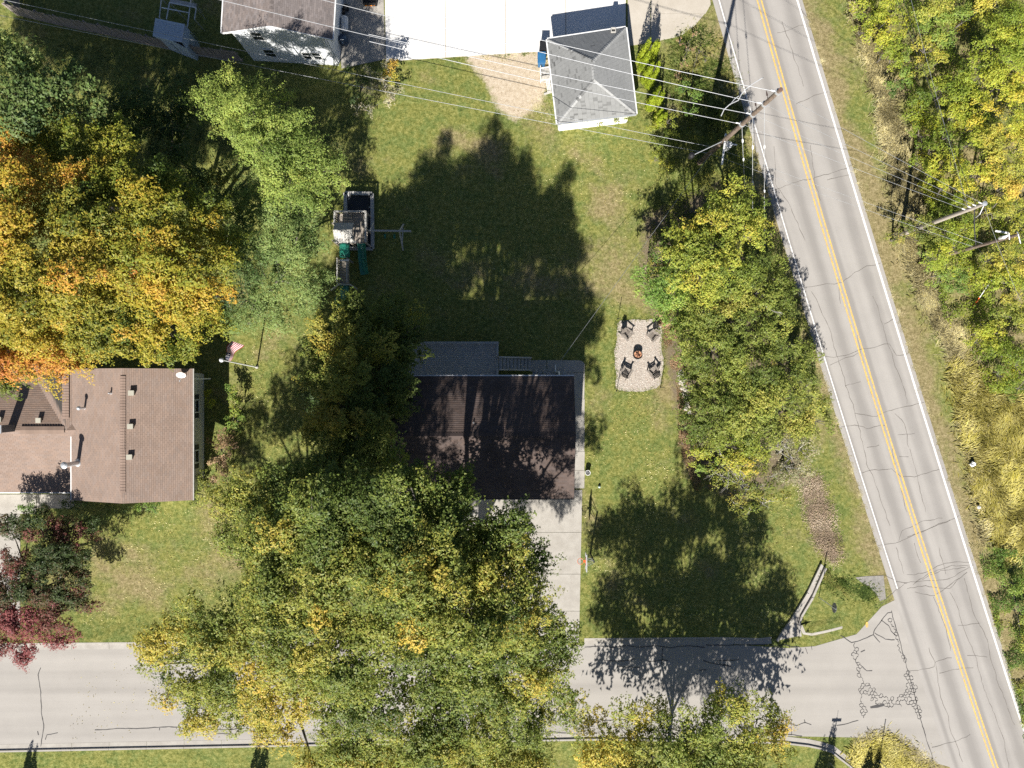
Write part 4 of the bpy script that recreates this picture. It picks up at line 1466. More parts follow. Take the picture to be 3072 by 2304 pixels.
# wedge where the west ridge runs on into the east wing
xi = ax0 + (R2 - E1) / ((R1 - E1) / (axr - ax0))
r3 = Roof(lh, 0.02)
def zplane2(y): return R2 - abs(y - byr) * (R2 - E2) / (byr - byS)
dyw = (R2 - E1) / ((R2 - E2) / (byr - byS))
r3.plane([(ax0, byr - dyw, E1), (ax0 + 0.001, byr - dyw, E1 + 0.0001), (xi, byr, R2), (ax0, byr, R2)], pk)
mbw = MB()
for s in (-1, 1):
    tri = [Vector((ax0 - 0.01, byr + s * dyw, E1 + 0.02)), Vector((xi, byr, R2 + 0.02)), Vector((ax0 - 0.01, byr, R2 + 0.02))]
    if s > 0: tri = tri[::-1]
    mbw.add(tri, [(0, 1, 2)], 0, (0.26, 0.19, 0.155) if s < 0 else (0.22, 0.16, 0.125))  # north triangle coloured darker, shade of that slope painted in
mbw.build('roof_saddle', M_SHINGLE, lh)
ridge_cap(roof2, D(45, 929, R2) * 1.0, (D(140, 929, R2).x, byr, R2), tone_fn((0.235, 0.17, 0.135), 0.06), w=0.55, drop=0.06, lift=0.09, name='ridge_vent')
# cross gable at the back whose west slope is in full sun
gxr = D(142, 0, R2).x
gyN = D(0, 770, E2).y
r4 = Roof(lh, 0.06)
gw = gxr - D(62, 0, E2).x
r4.plane([(gxr - gw, gyN, E2), (gxr - gw, byN - 0.05, E2 + .02), (gxr, byr, R2 + .02), (gxr, gyN, R2)], pk)
ze_ = R2 - (ax0 - .02 - gxr) / gw * (R2 - E2)
r4.plane([(ax0 - .02, byr, ze_ + .02), (ax0 - .02, gyN, ze_ + .02), (gxr, gyN, R2 + .02), (gxr, byr, R2 + .02)], pk)
roof4 = r4.finish((gxr, gyN - 1, 3.5), singles=0)
ridge_cap(roof4, (gxr, gyN, R2), (gxr, D(0, 905, R2).y, R2), tone_fn((0.25, 0.18, 0.145), 0.06), w=0.5, drop=0.06, lift=0.08, name='ridge_vent')
# walls
wx = D(441, 0, 0).x
wmat = M_CREAM
ew = wall_mesh(lh, 'east_wall', (wx - .08, ayS + .35), (wx - .08, ayN - .35), 0, E1 - 0.12, wmat)
laps(lh, ew, (wx - .08, ayS + .35), (wx - .08, ayN - .35), 0.3, E1 - 0.2, wmat, (1, 0, 0), step=0.22)
wall_mesh(lh, 'gable_wall', (ax0 + .4, ayS + .35), (wx - .16, ayS + .35), 0, E1 - .1, wmat, apex=((axr - ax0 - .4) / (wx - .16 - ax0 - .4), R1 - .2))
wall_mesh(lh, 'gable_wall', (ax0 + .4, ayN - .35), (wx - .16, ayN - .35), 0, E1 - .1, wmat, apex=((axr - ax0 - .4) / (wx - .16 - ax0 - .4), R1 - .2))
wall_mesh(lh, 'inner_wall', (ax0 + .4, ayS + .45), (ax0 + .4, ayN - .45), 0, E1 - .1, wmat)
wall_mesh(lh, 'front_wall', (bx0 + .4, byS + .4), (ax0 + .3, byS + .4), 0, E2 - .1, wmat)
wall_mesh(lh, 'back_wall', (bx0 + .4, byN - .4), (ax0 + .3, byN - .4), 0, E2 - .1, wmat)
for yy in (D(0, 876).y, D(0, 982).y):
    wdw = window(lh, (wx + 0.03, yy, 1.7), (0, 1, 0), (1, 0, 0), 0.9, 1.1)
    for s in (-1, 1):
        mb = MB(); mb.box((wx + 0.04, yy + s * 0.72, 1.7), (0.05, 0.38, 1.25)); mb.build('shutter', M_SHUTTER, lh)
for (nm, x, y0, y1, m, w) in (('fascia', ax1 + 0.05, ayS, ayN, M_RAIL, 0.09), ('gutter', ax0 - 0.05, ayS, ayN, M_WHITE, 0.10)):
    mb = MB(); mb.box((x, (y0 + y1) / 2, E1 - 0.06), (w, y1 - y0, 0.12)); mb.build(nm, m, lh)
mb = MB(); mb.box(((bx0 + ax0) / 2, byS - 0.05, E2 - 0.06), (ax0 - bx0, 0.10, 0.11)); mb.build('gutter', M_WHITE, lh)
for (px, py) in ((285, 849), (283, 921), (281, 987)):
    b = D(px, py, 5.65)
    mb = MB(); mb.box(b + Vector((0, 0, 0.0)), (0.33, 0.32, 0.26), (0, 0.27, 0)); mb.box(b + Vector((0.02, 0, 0.17)), (0.38, 0.37, 0.06), (0, 0.27, 0)); mb.build('box_vent', M_VENT, lh)
b = D(86, 908, 4.25)
mb = MB(); mb.box(b, (0.33, 0.32, 0.34)); mb.box(b + Vector((0, 0, 0.18)), (0.38, 0.37, 0.05)); mb.build('box_vent', M_VENT, lh)
b = D(0, 906, 4.25)
mb = MB(); mb.box(b, (0.33, 0.32, 0.34)); mb.box(b + Vector((0, 0, 0.18)), (0.38, 0.37, 0.05)); mb.build('box_vent', M_VENT, lh)
b = D(10, 926, 5.1)
mb = MB(); mb.box((b.x, b.y, 4.9), (0.55, 0.50, 1.9)); ch = mb.build('chimney', M_BRICK, lh)
mb = MB(); mb.box((b.x, b.y, 5.88), (0.66, 0.6, 0.08)); mb.build('chimney_cap', M_STEEL, ch)
def flue(px0, py0, z0, h, r, cap):
    b = D(px0, py0, z0)
    mb = MB(); mb.lathe(b - Vector((0, 0, 0.25)), [(r * 1.8, 0.2), (r, 0.35), (r, h)], 14); o = mb.build('flue_pipe', M_STEEL, lh, smooth=False)
    mb = MB(); mb.lathe(b + Vector((0, 0, h - 0.25)), [(r, 0), (cap, 0.05), (cap, 0.12), (cap * 0.6, 0.2), (0.001, 0.24)], 14); mb.build('flue_cap', M_STEEL, o)
flue(168, 1000, 4.55, 1.75, 0.17, 0.25)
flue(184, 881, 4.65, 0.95, 0.09, 0.15)
flue(239, 849, 5.5, 0.35, 0.06, 0.07)
b = D(402, 812, 4.45)
mb = MB()
dn_ = Vector((0.15, -0.75, 0.55)).normalized()
for k in range(5):
    pass
R = dn_.to_track_quat('Z', 'Y').to_matrix()
prof = [(0.02, 0.0), (0.18, 0.02), (0.33, 0.08)]
vs, fs = [], []
for (r, z) in prof:
    for j in range(14):
        a = 2 * math.pi * j / 14
        vs.append(b + Vector((-0.12, 0.1, 0.55)) + R @ Vector((r * math.cos(a) * 1.0, r * math.sin(a), z)))
for i in range(2):
    for j in range(14):
        q = (j + 1) % 14
        fs.append((i * 14 + j, i * 14 + q, (i + 1) * 14 + q, (i + 1) * 14 + j))
mb.add(vs, fs); dish = mb.build('satellite_dish', M_WHITE, lh)
mb = MB(); mb.tube([b, b + Vector((-0.05, 0.02, 0.35)), b + Vector((-0.12, 0.1, 0.55))], 0.022, 6); mb.tube([b + Vector((-0.12, 0.05, 0.4)), b + Vector((-0.1, -0.35, 0.75))], 0.014, 5)
mb.box(b + Vector((-0.1, -0.37, 0.77)), (0.07, 0.12, 0.07)); mb.build('dish_mount', M_STEEL, dish)
mb = MB(); b = D(418, 818, 2.9)
mb.tube([D(418, 819, 2.95), D(452, 818, 0.9), D(455, 818, 0.2)], 0.05, 6); mb.build('downspout', M_WHITE, lh)
# small porch slab and path in front of the west wing
fw = empty('front_path', D(20, 1120), 'pale concrete entry path in front of the brown roofed house', None, None, 'structure')
slab(fw, 'slab', [D(-150, 1068), D(78, 1068), D(78, 1110), D(-150, 1110)], -0.02, 0.03, M_CONC)
slab(fw, 'slab', [D(79, 1068), D(160, 1068), D(160, 1098), D(79, 1098)], -0.02, 0.03, M_CONC)
slab(fw, 'slab', [D(-60, 1111), D(44, 1111), D(44, 1250), D(-60, 1250)], -0.02, 0.03, M_CONC)
slab(fw, 'slab', [D(-60, 1251), D(44, 1251), D(44, 1386), D(-60, 1386)], -0.02, 0.03, M_CONC)

# ---------- grey hip roofed garage
Q4 = crop(1590, 60, 4.879)
ga = empty('hip_roofed_garage', Q4(920, 800), 'white garage with grey shingled hip roof beside the white concrete yard', 'garage')
GE, GR = 2.6, 4.35
NW, NE, SE, SW = Q4(252, 282, GE), Q4(1402, 108, GE), Q4(1555, 1372, GE), Q4(400, 1512, GE)
RA, RB = Q4(922, 592, GR), Q4(938, 868, GR)
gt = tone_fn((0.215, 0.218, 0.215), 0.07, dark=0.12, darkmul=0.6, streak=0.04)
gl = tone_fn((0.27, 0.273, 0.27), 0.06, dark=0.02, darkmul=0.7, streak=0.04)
rg = Roof(ga)
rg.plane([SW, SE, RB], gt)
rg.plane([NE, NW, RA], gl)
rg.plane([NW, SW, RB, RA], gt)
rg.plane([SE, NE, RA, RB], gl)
roofg = rg.finish((SW + SE + NW) / 3 * 0.55 + RB * 0.45)
for a, b in ((NW, RA), (NE, RA), (SW, RB), (SE, RB), (RA, RB)):
    ridge_cap(roofg, a.lerp(b, 0.02), b, tone_fn((0.31, 0.313, 0.31), 0.12, dark=0.2 if (a is SW or a is RA or a is NW) else 0, darkmul=0.45), w=0.28, drop=0.07, lift=0.03)
for a, b, m in ((NW, NE, M_WHITE), (NE, SE, M_WHITE), (SE, SW, M_STEEL), (SW, NW, M_WHITE)):
    d = (b - a).normalized(); o = Vector((d.y, -d.x, 0)) * (1 if (a - (RA + RB) / 2).dot(Vector((d.y, -d.x, 0))) > 0 else -1)
    mb = MB(); mb.beam(a + o * 0.055 + Vector((0, 0, -0.06)), b + o * 0.055 + Vector((0, 0, -0.06)), 0.11, 0.12); mb.build('gutter', m, ga)
cc = (NW + NE + SE + SW) / 4
inn = [p + (cc - p).normalized() * 0.5 for p in (NW, NE, SE, SW)]
for i in range(4):
    a, b = inn[i], inn[(i + 1) % 4]
    w_ = wall_mesh(ga, 'wall', a, b, 0, GE - 0.1, M_WHITE)
    if i == 2:
        d = (b - a).normalized(); laps(ga, w_, a, b, 0.25, GE - 0.25, M_WHITE, (d.y, -d.x, 0) if (Vector((d.y, -d.x, 0)).dot(a - cc) > 0) else (-d.y, d.x, 0), step=0.2)
b = Q4(1218, 155, GE + 0.2)
mb = MB()
for s in (-1, 1):
    mb.box(b + Vector((s * 0.16, 0, 0.0)), (0.05, 0.36, 0.3)); mb.box(b + Vector((0, s * 0.16, 0.0)), (0.27, 0.05, 0.3))
mb.build('roof_vent', M_RAIL, ga)
# dark garage doors on the yard side
d = (inn[1] - inn[0]).normalized(); o = Vector((-d.y, d.x, 0))
mb = MB(); mb.box(inn[0].lerp(inn[1], 0.5) * 1.0 + o * 0.1 + Vector((0, 0, 1.05 - GE)), (4.6, 0.06, 2.1), Matrix((d, o, Vector((0, 0, 1)))).transposed()); mb.build('garage_door', M_WHITE, ga)

# things against the garage
bn = empty('recycling_bin', Q4(150, 590), 'blue wheeled recycling bin between the white yard and the garage', 'bin')
def bin_obj(root, c, w, dpt, h, m):
    mb = MB()
    a, b2 = 0.82, 1.0
    vs = [Vector((c.x + sx * w / 2 * (a if z == 0 else b2), c.y + sy * dpt / 2 * (a if z == 0 else b2), z)) for z in (0, h) for (sx, sy) in ((-1, -1), (1, -1), (1, 1), (-1, 1))]
    vs = [v + Vector((0, 0, 0.06)) for v in vs]
    mb.add(vs, [(3, 2, 1, 0), (0, 1, 5, 4), (1, 2, 6, 5), (2, 3, 7, 6), (3, 0, 4, 7)]); mb.build('bin_body', m, root)
    mb = MB(); mb.box((c.x, c.y, h + 0.09), (w * 1.06, dpt * 1.08, 0.05)); mb.box((c.x, c.y, h + 0.13), (w * 0.8, dpt * 0.8, 0.04)); mb.tube([(c.x - w * .4, c.y + dpt * .58, h + .06), (c.x + w * .4, c.y + dpt * .58, h + .06)], 0.02, 6)
    mb.build('bin_lid', m, root)
    for s in (-1, 1):
        mb = MB(); mb.tube([(c.x + s * w * 0.38 - 0.03, c.y + dpt * 0.42, 0.1), (c.x + s * w * 0.38 + 0.03, c.y + dpt * 0.42, 0.1)], 0.1, 10); mb.build('wheel', M_DARK, root)
bin_obj(bn, Q4(165, 600, 0.5), 0.60, 0.80, 1.05, M_BLUEPL)
bn2 = empty('rubbish_bin', Q4(180, 420), 'black wheeled rubbish bin behind the blue bin at the garage', 'bin')
bin_obj(bn2, Q4(195, 430, 0.5), 0.58, 0.7, 1.05, M_DARK)
stp = empty('landing_frame', Q4(220, 790), 'low grey wood landing with pale edge rails at the garage side door', 'landing')
for i in range(6):
    mb = MB(); c = Q4(170 + i * 21, 785, 0.35); mb.box(c, (0.085, 0.95, 0.04), (0, 0, 0.12)); mb.build('plank', M_DECK, stp)
for (p, q) in (((152, 710), (160, 880)), ((152, 705), (285, 685)), ((160, 882), (290, 865))):
    mb = MB(); mb.beam(Q4(*p, 0.9), Q4(*q, 0.9), 0.06, 0.05); mb.build('edge_rail', M_WHITE, stp)
    for r_pt in (p, q):
        c = Q4(*r_pt, 0.45); mb = MB(); mb.box(c, (0.05, 0.05, 0.9)); mb.build('leg', M_WHITE, stp)
rp = empty('wooden_ramp', Q4(270, 960), 'narrow grey board ramp with a pale end board beside the garage wall', 'ramp')
for k in range(3):
    mb = MB(); mb.beam(Q4(236 + k * 22, 870, 0.32), Q4(262 + k * 22, 1055, 0.08), 0.10, 0.04); mb.build('board', M_DECK, rp)
mb = MB(); mb.beam(Q4(205, 1085, 0.06), Q4(325, 1050, 0.06), 0.14, 0.08); mb.build('end_board', M_RAIL, rp)
mb = MB(); a_ = [Q4(465, 1555, 0.1), Q4(540, 1572, 0.08), Q4(640, 1568, 0.06), Q4(700, 1558, 0.05)]
mb.tube(a_, 0.05, 6); tag(mb.build('drain_hose', M_DARK, origin=a_[0]), 'dark drain pipe lying at the foot of the garage south wall', 'pipe')

# ---------- white two storey house at the top
C2 = crop(800, 0, 5.027)
wh = empty('white_gabled_house', S(860, 60), 'two storey white sided house with grey brown shingle roof', 'house')
WE, WR = 4.5, 6.0
eR, eL, ap = S(997, 118, WE), S(665, 98.5, WE), S(814, 76.5, WR)
dirN = Vector((-(eL - eR).y, (eL - eR).x, 0)).normalized()
if dirN.y < 0: dirN = -dirN
LEN = 14.0
eL = Vector((eL.x, eL.y, WE)); ap2 = (eL + eR) / 2 + Vector((0, 0, WR - WE))
wt = tone_fn((0.20, 0.17, 0.16), 0.20, streak=0.08, warm=0.03)
rw = Roof(wh)
rw.plane([eR, eR + dirN * LEN, ap2 + dirN * LEN, ap2], wt)
rw.plane([eL + dirN * LEN, eL, ap2, ap2 + dirN * LEN], wt)
roofw = rw.finish((ap2 + eR) / 2 + dirN * 1.0)
ridge_cap(roofw, ap2, ap2 + dirN * LEN, wt)
al = (eR - eL).normalized()
def gable_zone(): pass
gA, gB = eL + al * 0.75, eR - al * 0.62
gA = Vector((gA.x, gA.y, 0)) + dirN * 0.12; gB = Vector((gB.x, gB.y, 0)) + dirN * 0.12
zA = WE + (WR - WE) * 0.75 / ((eR - eL).length / 2) - 0.14
zB = WE + (WR - WE) * 0.62 / ((eR - eL).length / 2) - 0.14
gw_ = wall_mesh(wh, 'gable_wall', gA, gB, 0, zA, M_SIDING, apex=(0.5, WR - 0.14), apex2=zB)
def clipg(z):
    L = (gB - gA).length
    if z < min(zA, zB): return (0.02, L - 0.02)
    f = (z - zA) / (WR - 0.14 - zA)
    return (0.02 + f * L / 2, L - 0.02 - f * L / 2) if f < 0.97 else None
laps(wh, gw_, gA, gB, 0.35, WR - 0.3, M_SIDING, -dirN, clipg, step=0.18)
wall_mesh(wh, 'side_wall', gB + dirN * 0.1, gB + dirN * LEN, 0, zB, M_SIDING)
wall_mesh(wh, 'side_wall', gA + dirN * 0.1, gA + dirN * LEN, 0, zA, M_SIDING)
Lg = (gB - gA).length
def gpt(px, py, plane_pt=gA):
    # point of the gable wall seen at photo pixel (px,py)
    ray = S(px, py, 0) - Vector((0, 0, H))
    n = dirN
    t = (plane_pt - n * 0.1 - Vector((0, 0, H))).dot(n) / ray.dot(n)
    return Vector((0, 0, H)) + ray * t
for (px, py, w, h) in ((772, 107, 0.75, 1.1), (809.5, 158, 0.75, 1.1), (924, 166, 0.72, 1.0), (949, 166.5, 0.72, 1.0)):
    c = gpt(px, py)
    window(wh, c - dirN * 0.02, al, -dirN, w, h)
for s in (1.2, 3.2, 5.2, 7.5):
    window(wh, gB + dirN * s + al * 0.09 + Vector((0, 0, 3.1)), dirN, al, 1.1, 1.2)
mb = MB(); mb.beam(eR + al * 0.05 + Vector((0, 0, -0.06)), eR + dirN * LEN + al * 0.05 + Vector((0, 0, -0.06)), 0.11, 0.12); mb.build('gutter', M_WHITE, wh)
mb = MB(); mb.beam(eL - al * 0.05 + Vector((0, 0, -0.06)), eL + dirN * LEN - al * 0.05 + Vector((0, 0, -0.06)), 0.11, 0.12); mb.build('gutter', M_WHITE, wh)
for a, b in ((eL, ap2), (eR, ap2)):
    mb = MB(); mb.beam(a - dirN * 0.03 + Vector((0, 0, -0.06)), b - dirN * 0.03 + Vector((0, 0, -0.06)), 0.05, 0.16); mb.build('rake_board', M_WHITE, wh)
mb = MB(); mb.tube([gB + al * -0.12 - dirN * 0.14 + Vector((0, 0, zB)), gB - al * 0.12 - dirN * 0.14 + Vector((0, 0, 0.2))], 0.05, 6); mb.build('downspout', M_WHITE, wh)

tk = empty('propane_tank', S(1033, 72), 'white horizontal propane tank beside the white house wall', 'gas tank')
c0, c1 = S(1033, 95, 0.6), S(1033.5, 47, 0.6)
ax_ = (c1 - c0)
mb = MB(); ts = [0, 0.03, 0.08, 0.16, 0.84, 0.92, 0.97, 1.0]; rr = [0.02, 0.17, 0.25, 0.30, 0.30, 0.25, 0.17, 0.02]
mb.tube([c0 + ax_ * t for t in ts], rr, 16); mb.build('tank_body', M_TANK, tk, smooth=True)
mb = MB(); mb.lathe(c0 + ax_ * 0.5 + Vector((0, 0, 0.26)), [(0.11, 0), (0.11, 0.1), (0.07, 0.16), (0.001, 0.18)], 12); mb.build('valve_dome', M_TANK, tk)
for t in (0.25, 0.75):
    mb = MB(); mb.box((c0 + ax_ * t) - Vector((0, 0, 0.42)), (0.46, 0.10, 0.38)); mb.build('leg', M_STEEL, tk)
br = empty('rain_barrel', S(1031, 122), 'dark blue barrel under the eaves south of the propane tank', 'barrel')
mb = MB(); bc = S(1031, 121, 0.5); mb.lathe((bc.x, bc.y, 0), [(0.27, 0), (0.33, 0.2), (0.36, 0.5), (0.33, 0.85), (0.28, 1.0), (0.25, 1.0), (0.24, 0.97), (0.001, 0.97)], 18); mb.build('barrel_body', M_BLUED, br, smooth=False)
mb = MB(); mb.tube([(bc.x - 0.15, bc.y - 0.18, 1.0), (bc.x, bc.y - 0.2, 1.03), (bc.x + 0.15, bc.y - 0.18, 1.0)], 0.03, 6); mb.build('barrel_bung', M_STEEL, br)
for (px, py, r, lab) in ((1040, 26, 0.22, 'round dark flower pot north of the propane tank, nearer the drive'), (1029, 37, 0.2, 'round dark flower pot against the wall beside the propane tank')):
    po = empty('flower_pot', S(px, py), lab, 'flower pot', 'flower pots by the white house')
    c = S(px, py, 0.2)
    mb = MB(); mb.lathe((c.x, c.y, 0), [(r * .7, 0), (r, 0.4), (r * 1.08, 0.4), (r * 1.08, 0.46), (r * .85, 0.46), (r * .8, 0.3)], 14); mb.build('pot', M_DARK, po)
    mb = MB(); mb.lathe((c.x, c.y, 0), [(r * .8, 0.36), (0.001, 0.38)], 14); mb.build('soil', M_BARK, po)
for i, (px, py) in enumerate(((1098, 13), (1106, 12), (1114, 13), (1122, 12))):
    pu = empty('pumpkin', S(px, py), ['westmost orange pumpkin of the row on the grey concrete', 'second orange pumpkin from the west in the row', 'third orange pumpkin from the west in the row', 'eastmost orange pumpkin of the row on the grey concrete'][i], 'pumpkin', 'pumpkins in a row')
    c = S(px, py, 0.12)
    mb = MB(); vs, fs = [], []
    for a in range(7):
        ph = -math.pi / 2 + math.pi * a / 6
        for j in range(20):
            th = 2 * math.pi * j / 20
            rr_ = 0.155 * math.cos(ph) * (1 - 0.10 * abs(math.sin(th * 2.5)))
            vs.append((c.x + rr_ * math.cos(th), c.y + rr_ * math.sin(th), 0.12 + 0.115 * math.sin(ph)))
    for a in range(6):
        for j in range(20):
            q = (j + 1) % 20; fs.append((a * 20 + j, a * 20 + q, (a + 1) * 20 + q, (a + 1) * 20 + j))
    mb.add(vs, fs); mb.build('pumpkin_body', M_PUMPKIN, pu, smooth=True)
    mb = MB(); mb.tube([(c.x, c.y, 0.22), (c.x + 0.02, c.y + 0.02, 0.3)], [0.025, 0.015], 6); mb.build('stem', M_BARK, pu)
bxp = empty('planter_box', S(1110, 3), 'dark planter box behind the row of pumpkins', 'planter')
mb = MB(); c = S(1110, 1, 0.3)
for s in (-1, 1):
    mb.box((c.x + s * 0.5, c.y, 0.25), (0.06, 0.6, 0.5)); mb.box((c.x, c.y + s * 0.3, 0.25), (1.0, 0.06, 0.5))
mb.box((c.x, c.y, 0.2), (0.95, 0.55, 0.35)); mb.build('planter_side', M_DARK, bxp)

# ---------- pale metal shed and wire run behind it
C1 = crop(420, 0, 5.53)
sh = empty('metal_shed', C1(560, 560), 'small pale blue grey metal shed in the tree shade beside the fence', 'shed')
rz, ez = 2.7, 2.05
RTp, RBp = C1(735, 400, rz), C1(690, 703, rz)
LT, LB = C1(255, 300, ez), C1(212, 570, ez)
RTe, RBe = C1(830, 520, ez), C1(800, 760, ez)
RBe = RBp + (RTe - RTp); RBe.z = ez
LB = RBp + (LT - RTp); LB.z = ez
for nm, q in (('roof_panel', [RTp, RBp, LB, LT]), ('roof_panel', [RTp, RTe, RBe, RBp])):
    q = [Vector(p) for p in q]
    n = 6
    for i in range(n):
        a = q[0].lerp(q[3], i / n) if nm == 'roof_panel' and q[2] is not RBe else q[0].lerp(q[1], i / n)
        pass
    mb = MB(); lo = [p - Vector((0, 0, 0.05)) for p in q]
    mb.add(q + lo, [(3, 2, 1, 0), (4, 5, 6, 7)] + [(i, (i + 1) % 4, 4 + (i + 1) % 4, 4 + i) for i in range(4)])
    pn = mb.build('roof_panel', M_SHEDW, sh)
    # raised ribs
    e0, e1, e2, e3 = (q[0], q[1], q[2], q[3])
    for i in range(1, 8):
        a = e0.lerp(e1, i / 8) if (e0 - e1).length > 0.1 and q[2] is not None else e0
        b2 = e3.lerp(e2, i / 8)
        m2 = MB(); m2.beam(a + Vector((0, 0, 0.02)), b2 + Vector((0, 0, 0.02)), 0.03, 0.03); m2.build('rib', M_SHEDW, pn)
mb = MB(); mb.beam(RTp + Vector((0, 0, 0.03)), RBp + Vector((0, 0, 0.03)), 0.12, 0.03); mb.build('ridge_strip', M_STEEL, sh)
cs = [LB, RBe, RTe, LT]
cc = sum(cs, Vector()) / 4
ci = [p + (cc - p).normalized() * 0.15 for p in cs]
for i in range(4):
    a, b = ci[i], ci[(i + 1) % 4]
    ridge_f = 0.5
    wf = (Vector((RBp.x, RBp.y, 0)) - Vector((a.x, a.y, 0))).length / max(0.1, ((b - a).length))
    wall_mesh(sh, 'wall', a, b, 0, ez - 0.06, M_SHEDW, apex=((0.68, rz - 0.12) if i == 0 else (0.32, rz - 0.12)) if i in (0, 2) else None, t=0.05)
a, b = ci[0], ci[1]
d = (b - a).normalized(); o_ = Vector((d.y, -d.x, 0))
for k in (0.42, 0.60):
    mb = MB(); mb.box(Vector((a.x, a.y, 0)).lerp(Vector((b.x, b.y, 0)), k) + o_ * 0.04 + Vector((0, 0, 0.95)), (0.6, 0.03, 1.75), Matrix((d, o_, Vector((0, 0, 1)))).transposed()); mb.build('door', M_SHEDW, sh)

kn = empty('dog_run', C1(600, 60), 'empty pipe framed dog run with mesh sides behind the shed', 'dog run')
kz = 1.8
for (p, q) in (((380, -250), (322, 300)), ((880, -250), (780, 470)), ((490, 40), (935, 130)), ((365, 128), (820, 215)), ((490, 45), (440, 320)), ((935, 130), (905, 320)), ((820, 220), (785, 450))):
    mb = MB(); mb.tube([C1(*p, kz), C1(*q, kz)], 0.045, 6); mb.build('top_pipe', M_STEEL, kn)
for p in ((380, 0), (322, 290), (865, 0), (782, 460), (490, 42), (935, 130), (905, 320), (600, 155)):
    c = C1(*p, kz); mb = MB(); mb.tube([(c.x, c.y, 0), (c.x, c.y, kz)], 0.035, 6); mb.build('post', M_STEEL, kn)
mb = MB()
for i in range(12):
    for (p, q) in (((380, 0), (322, 290)), ((865, 0), (782, 460))):
        c = C1(*p, kz).lerp(C1(*q, kz), i / 11); mb.tube([(c.x, c.y, 0), (c.x, c.y, kz)], 0.006, 3, False)
mb.build('wire_mesh', M_STEEL, kn)['kind'] = 'stuff'
mb = MB(); mb.box(C1(720, 60, 0.9), (2.1, 0.35, 0.1), (0, 0, -0.17)); mb.build('bench_board', M_DECK, kn)

# ------------------------------------------------------------------ picket fence in the tree shade
def picket_fence(label, pts, h=1.75, w=0.135, m=M_FENCE):
    root = empty('wooden_fence', (pts[0].x, pts[0].y, 0), label, 'fence')
    data = []
    for v in range(4):
        mb = MB(); hh = h + rnd.uniform(-.03, .03)
        mb.box((0, 0, hh / 2 + 0.03), (w - 0.012, 0.022, hh)); o = mb.build('picket', m); data.append(o.data); bpy.data.objects.remove(o)
    for i in range(len(pts) - 1):
        a, b = Vector((pts[i].x, pts[i].y, 0)), Vector((pts[i + 1].x, pts[i + 1].y, 0))
        L = (b - a).length; d = (b - a) / L; n = Vector((-d.y, d.x, 0))
        ang = math.atan2(d.y, d.x)
        for k in range(int(L / w)):
            o = bpy.data.objects.new('picket', data[rnd.randrange(4)]); COL.objects.link(o); o.parent = root
            o.location = a + d * (k + 0.5) * w - wloc(root); o.rotation_euler = (rnd.uniform(-.02, .02), rnd.uniform(-.012, .012), ang)
        for z in (0.4, 1.45):
            mb = MB(); mb.beam(a + n * 0.035 + Vector((0, 0, z)), b + n * 0.035 + Vector((0, 0, z)), 0.04, 0.09); mb.build('rail', m, root)
        for k in range(int(L / 2.4) + 1):
            p = a + d * min(L, k * 2.4) + n * 0.1
            mb = MB(); mb.box((p.x, p.y, h / 2), (0.09, 0.09, h + 0.05)); mb.build('post', m, root)
    return root


picket_fence('weathered grey picket fence running past the shed through the tree shade', [S(58, 47), S(200, 82), S(330, 108), S(470, 140), S(600, 170), S(735, 186)])
picket_fence('short weathered picket fence running north at the far west corner', [S(58, 46), S(62, -60)])

# ------------------------------------------------------------------ playset
PC = crop(960, 500, 3.77)
ps = empty('playset', PC(400, 700), 'cedar playset with towers, bridge, green slides and swing beam', 'playset')
def pbeam(nm, a, b, w, h, m=M_CEDAR):
    mb = MB(); mb.beam(a, b, w, h); return mb.build(nm, m, ps)
# low sand deck frame
LZ = 0.35
fr = [PC(285, 298, LZ), PC(590, 305, LZ), PC(595, 930, LZ), PC(300, 925, LZ)]
for i in range(4): pbeam('frame_board', fr[i], fr[(i + 1) % 4], 0.26, 0.18, M_DECK)
mb = MB(); mb.prism([(p.x, p.y) for p in fr], 0.02, 0.22); mb.build('rubber_mat', M_MATBLK, ps)
for q in ((320, 322), (325, 360), (558, 455)):
    c = PC(*q, LZ); mb = MB(); mb.lathe((c.x, c.y, 0.22), [(0.05, 0), (0.05, 0.05), (0.001, 0.06)], 8); mb.build('frame_cap', M_STEEL, ps)
# main tower
TZ = 1.55
t0 = [PC(195, 535, TZ), PC(540, 535, TZ), PC(540, 875, TZ), PC(195, 875, TZ)]
nbd = 14
for i in range(nbd):
    xa = t0[0].x + (t0[1].x - t0[0].x) * (i + .5) / nbd
    mb = MB(); mb.box((xa, (t0[0].y + t0[2].y) / 2, TZ), ((t0[1].x - t0[0].x) / nbd - 0.012, t0[0].y - t0[2].y, 0.04)); mb.build('floor_board', M_CEDAR, ps)
TR = TZ + 0.85
for (fx, fy) in ((0, 0), (0.5, 0), (1, 0), (1, 1), (0.5, 1), (0, 1), (0, 0.45), (1, 0.55)):
    p = t0[0].lerp(t0[1], fx); y = t0[0].y + (t0[3].y - t0[0].y) * fy
    top = 3.0 if (fx in (0, 0.5) and fy in (0.45, 1)) else TR
    mb = MB(); mb.box((p.x, y, top / 2), (0.1, 0.1, top)); mb.build('post', M_CEDAR, ps)
sides = [(t0[0], t0[1]), (t0[1], t0[2]), (t0[2].lerp(t0[3], 0.30), t0[2].lerp(t0[3], 0.55)), (t0[3].lerp(t0[0], 0.55), t0[0])]
for a, b in sides:
    a2, b2 = Vector((a.x, a.y, TR)), Vector((b.x, b.y, TR))
    pbeam('top_rail', a2, b2, 0.14, 0.045, M_RAIL)
    L = (b2 - a2).length; k = max(2, int(L / 0.17))
    for i in range(1, k):
        p = a2.lerp(b2, i / k); mb = MB(); mb.box((p.x, p.y, (TZ + TR) / 2), (0.045, 0.045, TR - TZ)); mb.build('baluster', M_CEDAR, ps)
